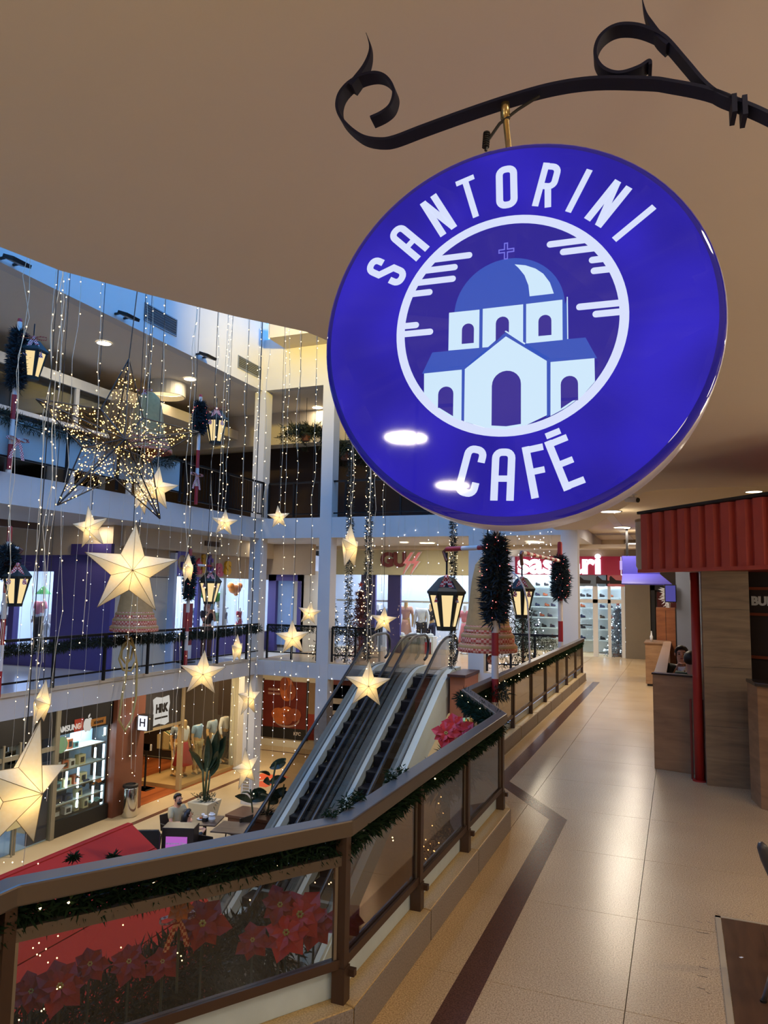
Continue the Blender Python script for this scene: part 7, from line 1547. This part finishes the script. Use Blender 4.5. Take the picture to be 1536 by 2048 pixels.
# farther right-hand shops
q0, q1 = onz(1292, 1372, 0), onz(1313, 1374, 0); zq = zat(1290, 1284, q0); t = thing('service_counter', 'brown veneer counter end beyond the booth wall', 'counter', tuple(q0)); B('cabinet', MB().box(q0.x, q0.y, .05, q0.x+.5, q0.y+1.0, zq-.03), BWN, t); B('worktop', MB().box(q0.x-.02, q0.y-.02, zq-.03, q0.x+.52, q0.y+1.0, zq), BTOP, t); B('kick_plinth', MB().box(q0.x+.03, q0.y+.03, 0, q0.x+.47, q0.y+.98, .05), BLACK, t)
t = thing('spray_bottle', 'small white bottle on the brown counter end', 'bottle', (onz(1303, 1284, zq).x, q0.y+.15, zq)); B('bottle_body', MB().lathe([(.03, 0), (.032, .12), (.015, .16), (.012, .2)], 12), FROST, t, local=True, smooth=True); B('cap', MB().cyl((0, 0, .2), (0, 0, .24), .014, n=10), WHC, t, local=True)
yo = q0.y+.9; a = ony(1312, 1215, yo); b = ony(1352, 1290, yo); t = thing('tall_cabinet', 'orange brown timber cabinet beyond the booth', 'cabinet', (a.x, yo, 0)); B('carcass', MB().box(a.x, yo, 0, b.x, yo+.5, a.z), wood('orange veneer', S(165, 100, 60), S(130, 74, 42), (1, 1, 4), .4, 2), t, bev=.004); B('side_panel', MB().box(b.x, yo-.02, 0, b.x+.1, yo+.5, a.z-.02), BLACK, t); B('door_seam', MB().box((a.x+b.x)/2-.004, yo-.004, .1, (a.x+b.x)/2+.004, yo, a.z-.06), BLACK, t)
t = thing('cut_flowers', 'pale dried flower bunch standing on the tall cabinet', 'flowers', (b.x-.15, yo+.2, a.z)); B('vase', MB().lathe([(.05, 0), (.06, .1), (.04, .16)], 12), FROST, t, local=True); B('blooms', needles(MB(), [(0, 0, .15), (0, 0, .42)], .12, 200, .12, .012, 3), WHC, t, local=True, kind='stuff')
g0, g1 = SX(1251), ony(1303, 1318, YS).x
struct('pillar_grey', MB().box(g0, YS-.1, 0, g1, YS+.3, 3.75), mat('grey stone cladding', S(128, 116, 98), .45, var=.1, scale=3))
struct('wall_far_right', MB().box(g1, YS+.1, 0, 6, YS+.3, 3.75), mat('dim shop', S(70, 60, 58), .7, var=.2, scale=2))
xr = ony(1353, 1230, 17.0).x
struct('wall_blue_grey', MB().box(xr, 17.0, 0, 4, 17.2, 3.75), mat('blue grey wall', S(112, 118, 136), .6, var=.05))
t = thing('shop_doorframe', 'dark doorway with a red curtain beyond the grey pillar', 'doorway', (g1, YS, 0)); B('jamb', MB().box(g1+.02, YS-.05, 0, g1+.14, YS+.09, 2.8).box(g1+1.0, YS-.05, 0, g1+1.12, YS+.09, 2.8).box(g1+.02, YS-.05, 2.15, g1+1.12, YS+.09, 2.3), BLACK, t); B('curtain', MB().box(g1+.2, YS+.02, .4, g1+.9, YS+.08, 2.1), mat('dull red curtain', S(86, 34, 38), .8, var=.2), t)
BLB = mat('blue violet board', S(92, 86, 190), .5, emit=S(80, 76, 180), es=.12, var=.05)
ya_ = 20.5; bl_ = [ony(px, py, ya_) for px, py in ((1244, 1112), (1282, 1112), (1282, 1141), (1247, 1168))]
t = thing('blue_awning', 'blue violet lit fascia with a sloping awning beyond the cream sign edge', 'awning', tuple(bl_[3])); zb0, zb1 = bl_[3].z, bl_[0].z; xa0, xa1 = bl_[0].x, ony(1320, 1160, ya_).x
B('fascia', MB().box(xa0, ya_, zb0+.25, xa1, ya_+.12, zb1), BLB, t); B('slope', MB().quad((xa0, ya_, zb0+.27), (xa1, ya_, zb0+.27), (xa1+.3, ya_-1.1, zb0), (xa0+.05, ya_-1.1, zb0), .03), BLB, t); B('hanger', MB().box(xa0+.1, ya_+.03, zb1, xa0+.16, ya_+.09, 3.76).box(xa1-.2, ya_+.03, zb1, xa1-.14, ya_+.09, 3.76), DARK, t)
q = ony(1366, 1200, 16.9); 
t = thing('menu_screen', 'small violet lit menu screen in the dim shop beyond the booth', 'screen', tuple(ony(1341, 1187, 16.9))); p = ony(1341, 1187, 16.9); B('screen', MB().cbox(p.x, 16.9, p.z, .2, .03, .34), glow('violet screen', S(110, 104, 200), .5), t); B('bezel', MB().cbox(p.x, 16.93, p.z, .24, .03, .38), BLACK, t); B('bracket_arm', MB().bar((p.x, 16.94, p.z+.15), (p.x, 16.94, 3.75), .03, .03), BLACK, t)
# nearer counter and burger front at the right edge
q = onz(1523, 1618, 0); zk = zat(1505, 1352, onz(1509, 1585, 0)); k0 = onz(1511, 1583, 0)
t = thing('kiosk_counter', 'brown kiosk counter with a dark stone top at the right edge', 'counter', (q.x, q.y, 0)); cp = [(q.x, q.y), (q.x+1.4, q.y-.9), (q.x+1.6, q.y-.2), (q.x-.06, q.y+.35)]
B('counter_body', MB().prism(cp, 0, zk-.035), BWN, t); B('stone_top', MB().prism([(x-.02, y-.02) if i < 2 else (x-.01, y+.01) for i, (x, y) in enumerate(cp)], zk-.035, zk), mat('dark stone top', S(70, 62, 56), .2), t, bev=.006)
kx = pb+np_*.3
t = thing('burger_front', 'dark kiosk back wall with a white word fragment and timber shelves at the right edge', 'kiosk', (kx.x+.05, kx.y, 0)); kd = Vector((1, -.55, 0)).normalized()
def KP(s, z, o=0): v = kx+kd*s+Vector((.02, 0, 0))+Vector((.55, 1, 0)).normalized()*o; return (v.x, v.y, z)
B('back_wall', MB().add([KP(0, 0), KP(1.8, 0), KP(1.8, 2.3), KP(0, 2.3), KP(0, 0, .1), KP(1.8, 0, .1), KP(1.8, 2.3, .1), KP(0, 2.3, .1)], [(0, 1, 2, 3), (7, 6, 5, 4), (0, 4, 5, 1), (1, 5, 6, 2), (2, 6, 7, 3), (3, 7, 4, 0)]), mat('kiosk back', S(52, 40, 36), .6, var=.2), t)
zt_ = zat(1529, 1203, Vector(KP(.12, 0))); B('lettering', text_mb('BURGER', .13, .012, .006, align='CENTER').xf(frame(KP(.29, zt_, -.012), kd, (0, 0, 1))), FROST, t)
for z in (zt_-.14, zt_+.14, 1.35): B('timber_shelf', MB().bar(KP(.0, z, -.03), KP(1.6, z, -.03), .06, .03), ORF2, t)
# camera, mat, chair by our side
q = onz(1268, 1000, 3.32); t = thing('security_camera', 'small white bullet camera under the ceiling edge above the red canopy', 'camera', (q.x, q.y, 3.4)); B('mount', MB().lathe([(.04, -.015), (.045, 0), (.001, 0)], 14), FROST, t, local=True); B('arm', MB().cyl((0, 0, 0), (0, 0, -.07), .012, n=8), FROST, t, local=True); B('barrel', MB().tube([(-.11, .05, -.06), (.05, -.06, -.09)], .038, 14), FROST, t, local=True, smooth=True); B('lens', MB().tube([(.045, -.056, -.089), (.062, -.068, -.093)], [.036, .033], 14), BLACK, t, local=True)
m0 = onz(1443, 1838, 0); m1 = onz(1536, 1850, 0)
t = thing('floor_platform', 'brown timber floor panel with a pale edge strip at the lower right corner', 'floor panel', (m0.x, m0.y, 0))
BFL = wood('brown floor panel', S(104, 72, 48), S(78, 52, 34), (6, 1, 1), .3, 3)
for k in range(8): B('board', MB().box(.0+.22*k, -4.5, .001, .216+.22*k, 0, .008), BFL, t, local=True)
B('edge_strip', MB().box(-.035, -4.5, .001, -.004, .03, .006).box(-.035, .004, .001, 1.8, .03, .006), mat('pale strip', S(190, 170, 135), .35), t, local=True)
q = onz(1482, 1915, .008); t = B('paper_scrap', MB().add([(q.x-.012, q.y, .0085), (q.x, q.y-.01, .0085), (q.x+.014, q.y-.002, .012), (q.x+.004, q.y+.012, .0085)], [(0, 1, 2, 3)]), FROST); tag(t, 'tiny white scrap of paper on the brown floor panel', 'litter')
q = onz(1527, 2003, .01); ar = onz(1516, 1706, .66)
t = thing('metal_chair', 'chair at the right edge, only its grey arm tip and one silver leg in view', 'chair', (q.x, q.y, 0.0)); ax, ay = ar.x-q.x, ar.y-q.y
GARM = mat('grey chair arm', S(62, 62, 68), .4)
aw = [ond(px_, py_, -float(((ROT.T @ (np.array(ar)-EYE)))[2])) - Vector((q.x, q.y, 0)) for px_, py_ in ((1521, 1686), (1524, 1694), (1533, 1716), (1552, 1758), (1580, 1800))]
B('armrest', MB().tube([tuple(v) for v in aw], [.014, .026, .032, .032, .03], 12), GARM, t, local=True, smooth=True); B('leg', MB().tube([(0, 0, .012), (.06, .02, .2), (.14, .05, .44)], .012, 10), STEEL, t, local=True, smooth=True); B('leg', MB().tube([(.44, 0, .012), (.42, .02, .2), (.4, .05, .44)], .012, 10), STEEL, t, local=True); B('leg', MB().tube([(.16, ay, .0), (.16, ay, .44), (ax+.2, ay, .66)], .012, 10), STEEL, t, local=True); B('leg', MB().tube([(.44, ay, .0), (.44, ay, .68)], .012, 10), STEEL, t, local=True)
B('rubber_foot', MB().lathe([(.016, 0), (.016, .018), (.001, .02)], 12), BLACK, t, local=True); B('seat', MB().box(.14, .02, .43, .46, max(ay-.02, .3), .46), GARM, t, local=True, bev=.01); B('backrest', MB().box(.44, .03, .46, .48, max(ay-.03, .3), .86), GARM, t, local=True, bev=.012)
# scuffs on the terrazzo near the panel
mb = MB(); rn = random.Random(6)
for px, py, l in ((1398, 1843, 14), (1420, 1845, 10), (1405, 1865, 26), (1436, 1828, 9), (1408, 1917, 8), (1407, 1935, 18), (1404, 1952, 20), (1402, 1976, 16), (1416, 1985, 9), (1495, 1830, 8), (1503, 1828, 8)):
    a, b = onz(px-l/2, py-1.5, .0006), onz(px+l/2, py+2.5, .0006); w_ = Vector((0, .004, 0)); mb.add([a-w_*.3, b-w_, b+w_*.4, a+w_], [(0, 1, 2, 3)])
B('scuff_marks', mb, mat('scuff', S(84, 62, 48), .5), floor, kind='stuff')
# ------------------------------------------------------------------ lamps of the place, and added fill lamps
PW = 40
for px, py, z, lb, pw in ((1218, 1025, 3.75, 'round recessed ceiling light nearest under the sign, right of it', PW), (1250, 1056, 3.75, 'second round ceiling light down the corridor', PW), (1266, 1080, 3.75, 'third and farthest round ceiling light by the cream sign edge', PW), (1070, 1083, 3.72, 'round ceiling light above the shoe shop sign', PW),
        (190, 1048, 3.42, 'round ceiling light above the purple shop corner', 12), (368, 1069, 3.42, 'round ceiling light above the coloured shop letters', 22), (848, 1086, 3.42, 'left of a pair of far ceiling lights over the fashion shop', 10), (861, 1086, 3.42, 'right of a pair of far ceiling lights over the fashion shop', 10),
        (208, 686, 7.82, 'round top ceiling light nearest us, above the wire star', 45), (380, 758, 7.82, 'second round top ceiling light, beside the cream drum', 14), (635, 815, 7.82, 'round top ceiling light between the white columns', 15), (545, 902, 7.82, 'small distant top ceiling light left between the columns', 30), (638, 933, 7.82, 'small distant top ceiling light beside the second column', 30)):
    downlight(px, py, z, .34 if z > 7 else .26, pw, lb, col=S(255, 243, 226) if z > 3.7 and z < 4 else None)
for k, (px, py) in enumerate(((1235, 1870), (1256, 1735), (1274, 1600), (1066, 1590), (1292, 1480))):
    p = onz(px, py, -3.4); downlight(0, 0, 3.4, .34, PW, ['second nearest','third nearest','fourth nearest','only left-hand','farthest'][k]+' recessed light of our own ceiling, seen as a reflection on the terrazzo', P=p)
SIGN_HITS = []
for px, py in ((812, 868), (905, 965)):   # lamps that mirror in the sign's face
    d = Vector(ray(px, py)); e = Vector(EYE); t = (SO-e).dot(SN)/d.dot(SN); h = e+d*t; r = (d-SN*2*d.dot(SN)).normalized(); s = (3.4-h.z)/r.z; p = h+r*s
    SIGN_HITS.append(p); downlight(0, 0, 3.4, .30, 30, 'recessed light behind us that mirrors in the round sign', P=p)
for x, y, z, pw in ((.9, 1.0, 3.4, 16), (2.5, 4.5, 3.4, 20), (2.6, 8.0, 3.4, 20), (1.2, 13.5, 3.75, 16), (-13.0, 8.0, 3.42, 24), (-12.2, 19.5, 3.42, 20), (-7.5, 20.2, 3.42, 24), (-3.6, 20.6, 3.42, 20), (-12.6, 9.5, -.44, 70), (-12.6, 13.0, -.44, 70), (-12.6, 17.0, -.44, 70), (-12.6, 21.5, -.44, 70), (-9.0, 21.5, -.44, 70), (-5.5, 21.5, -.44, 30), (-13.0, 6.5, 7.82, 60), (-13.5, 17.0, 7.82, 50)):  # unseen fixtures added to light the galleries and ground floor
    downlight(0, 0, z, .26, pw, 'recessed ceiling light added out of view', P=(x, y, z))
# globe lamps added behind and beside us to brighten the ceiling (out of view)
def fill_pendant(x, y, z, pw, label):
    t = thing('fill_pendant_lamp', label, 'lamp', (x, y, z), 0, 'added fill globes out of view')
    B('globe', MB().ball((0, 0, 0), .14, 16, 10), glow('globe glass', S(255, 232, 190), 3.0), t, local=True, smooth=True); B('cord', MB().cyl((0, 0, .13), (0, 0, 3.4-z), .006, n=6), BLACK, t, local=True)
    l = bpy.data.lights.new('fill_globe_lamp', 'POINT'); l.energy = pw; l.color = WARM; l.shadow_soft_size = .2; o = bpy.data.objects.new('fill_globe_lamp', l); C.objects.link(o); o.location = (x, y, z-.38)
for x, y, pw in ((-1.0, -1.4, 26), (1.6, -1.2, 30), (2.6, 2.2, 46), (2.9, 5.4, 50)): fill_pendant(x, y, 2.55, pw, 'glass globe lamp added as fill, out of view')
# spotlights added above us to warm the light well (out of view)
for y in (3.0, 8.0, 13.0):
    l = bpy.data.lights.new('well_fill_spot', 'SPOT'); l.energy = 600; l.color = WARM; l.spot_size = 1.7; l.spot_blend = .8; l.shadow_soft_size = .12
    o = bpy.data.objects.new('well_fill_spot', l); C.objects.link(o); o.location = (-2.3, y, 7.4); o.rotation_euler = (0, .5, 0)
    t = thing('fill_spotlight', 'fill lamp added above us to warm the well, out of view', 'fill_spotlight', (-2.3, y, 7.45), 0, 'added fill lamps above our gallery'); B('can', MB().cyl((0, 0, 0), (.09, 0, .2), .07, n=12), BLACK, t, local=True); B('bracket_arm', MB().bar((.05, 0, .12), (.8, 0, .12), .04, .04), BLACK, t, local=True)
# warm uplight on the far corner of the light well, cool dusk from above comes from the sky
wl = rect('well_floodlight', (-6.6, 13.6, 8.5), .5, .3, 120, S(255, 226, 120), spread=1.5); wl.rotation_euler = (Vector((-11.0, 18.2, 8.9))-Vector((-6.6, 13.6, 8.5))).to_track_quat('-Z', 'Y').to_euler()
t = thing('floodlight', 'lit floodlight hung in the light well above our ceiling, out of view', 'floodlight', (-6.55, 13.55, 8.52)); B('housing', MB().box(-.05, -.3, -.16, .12, .3, .16).xf(Matrix.Rotation(math.radians(-45), 4, 'Z')), DARK, t, local=True); B('hanger', MB().cyl((0, 0, .16), (0, 0, 1.4), .01, n=6), DARK, t, local=True)
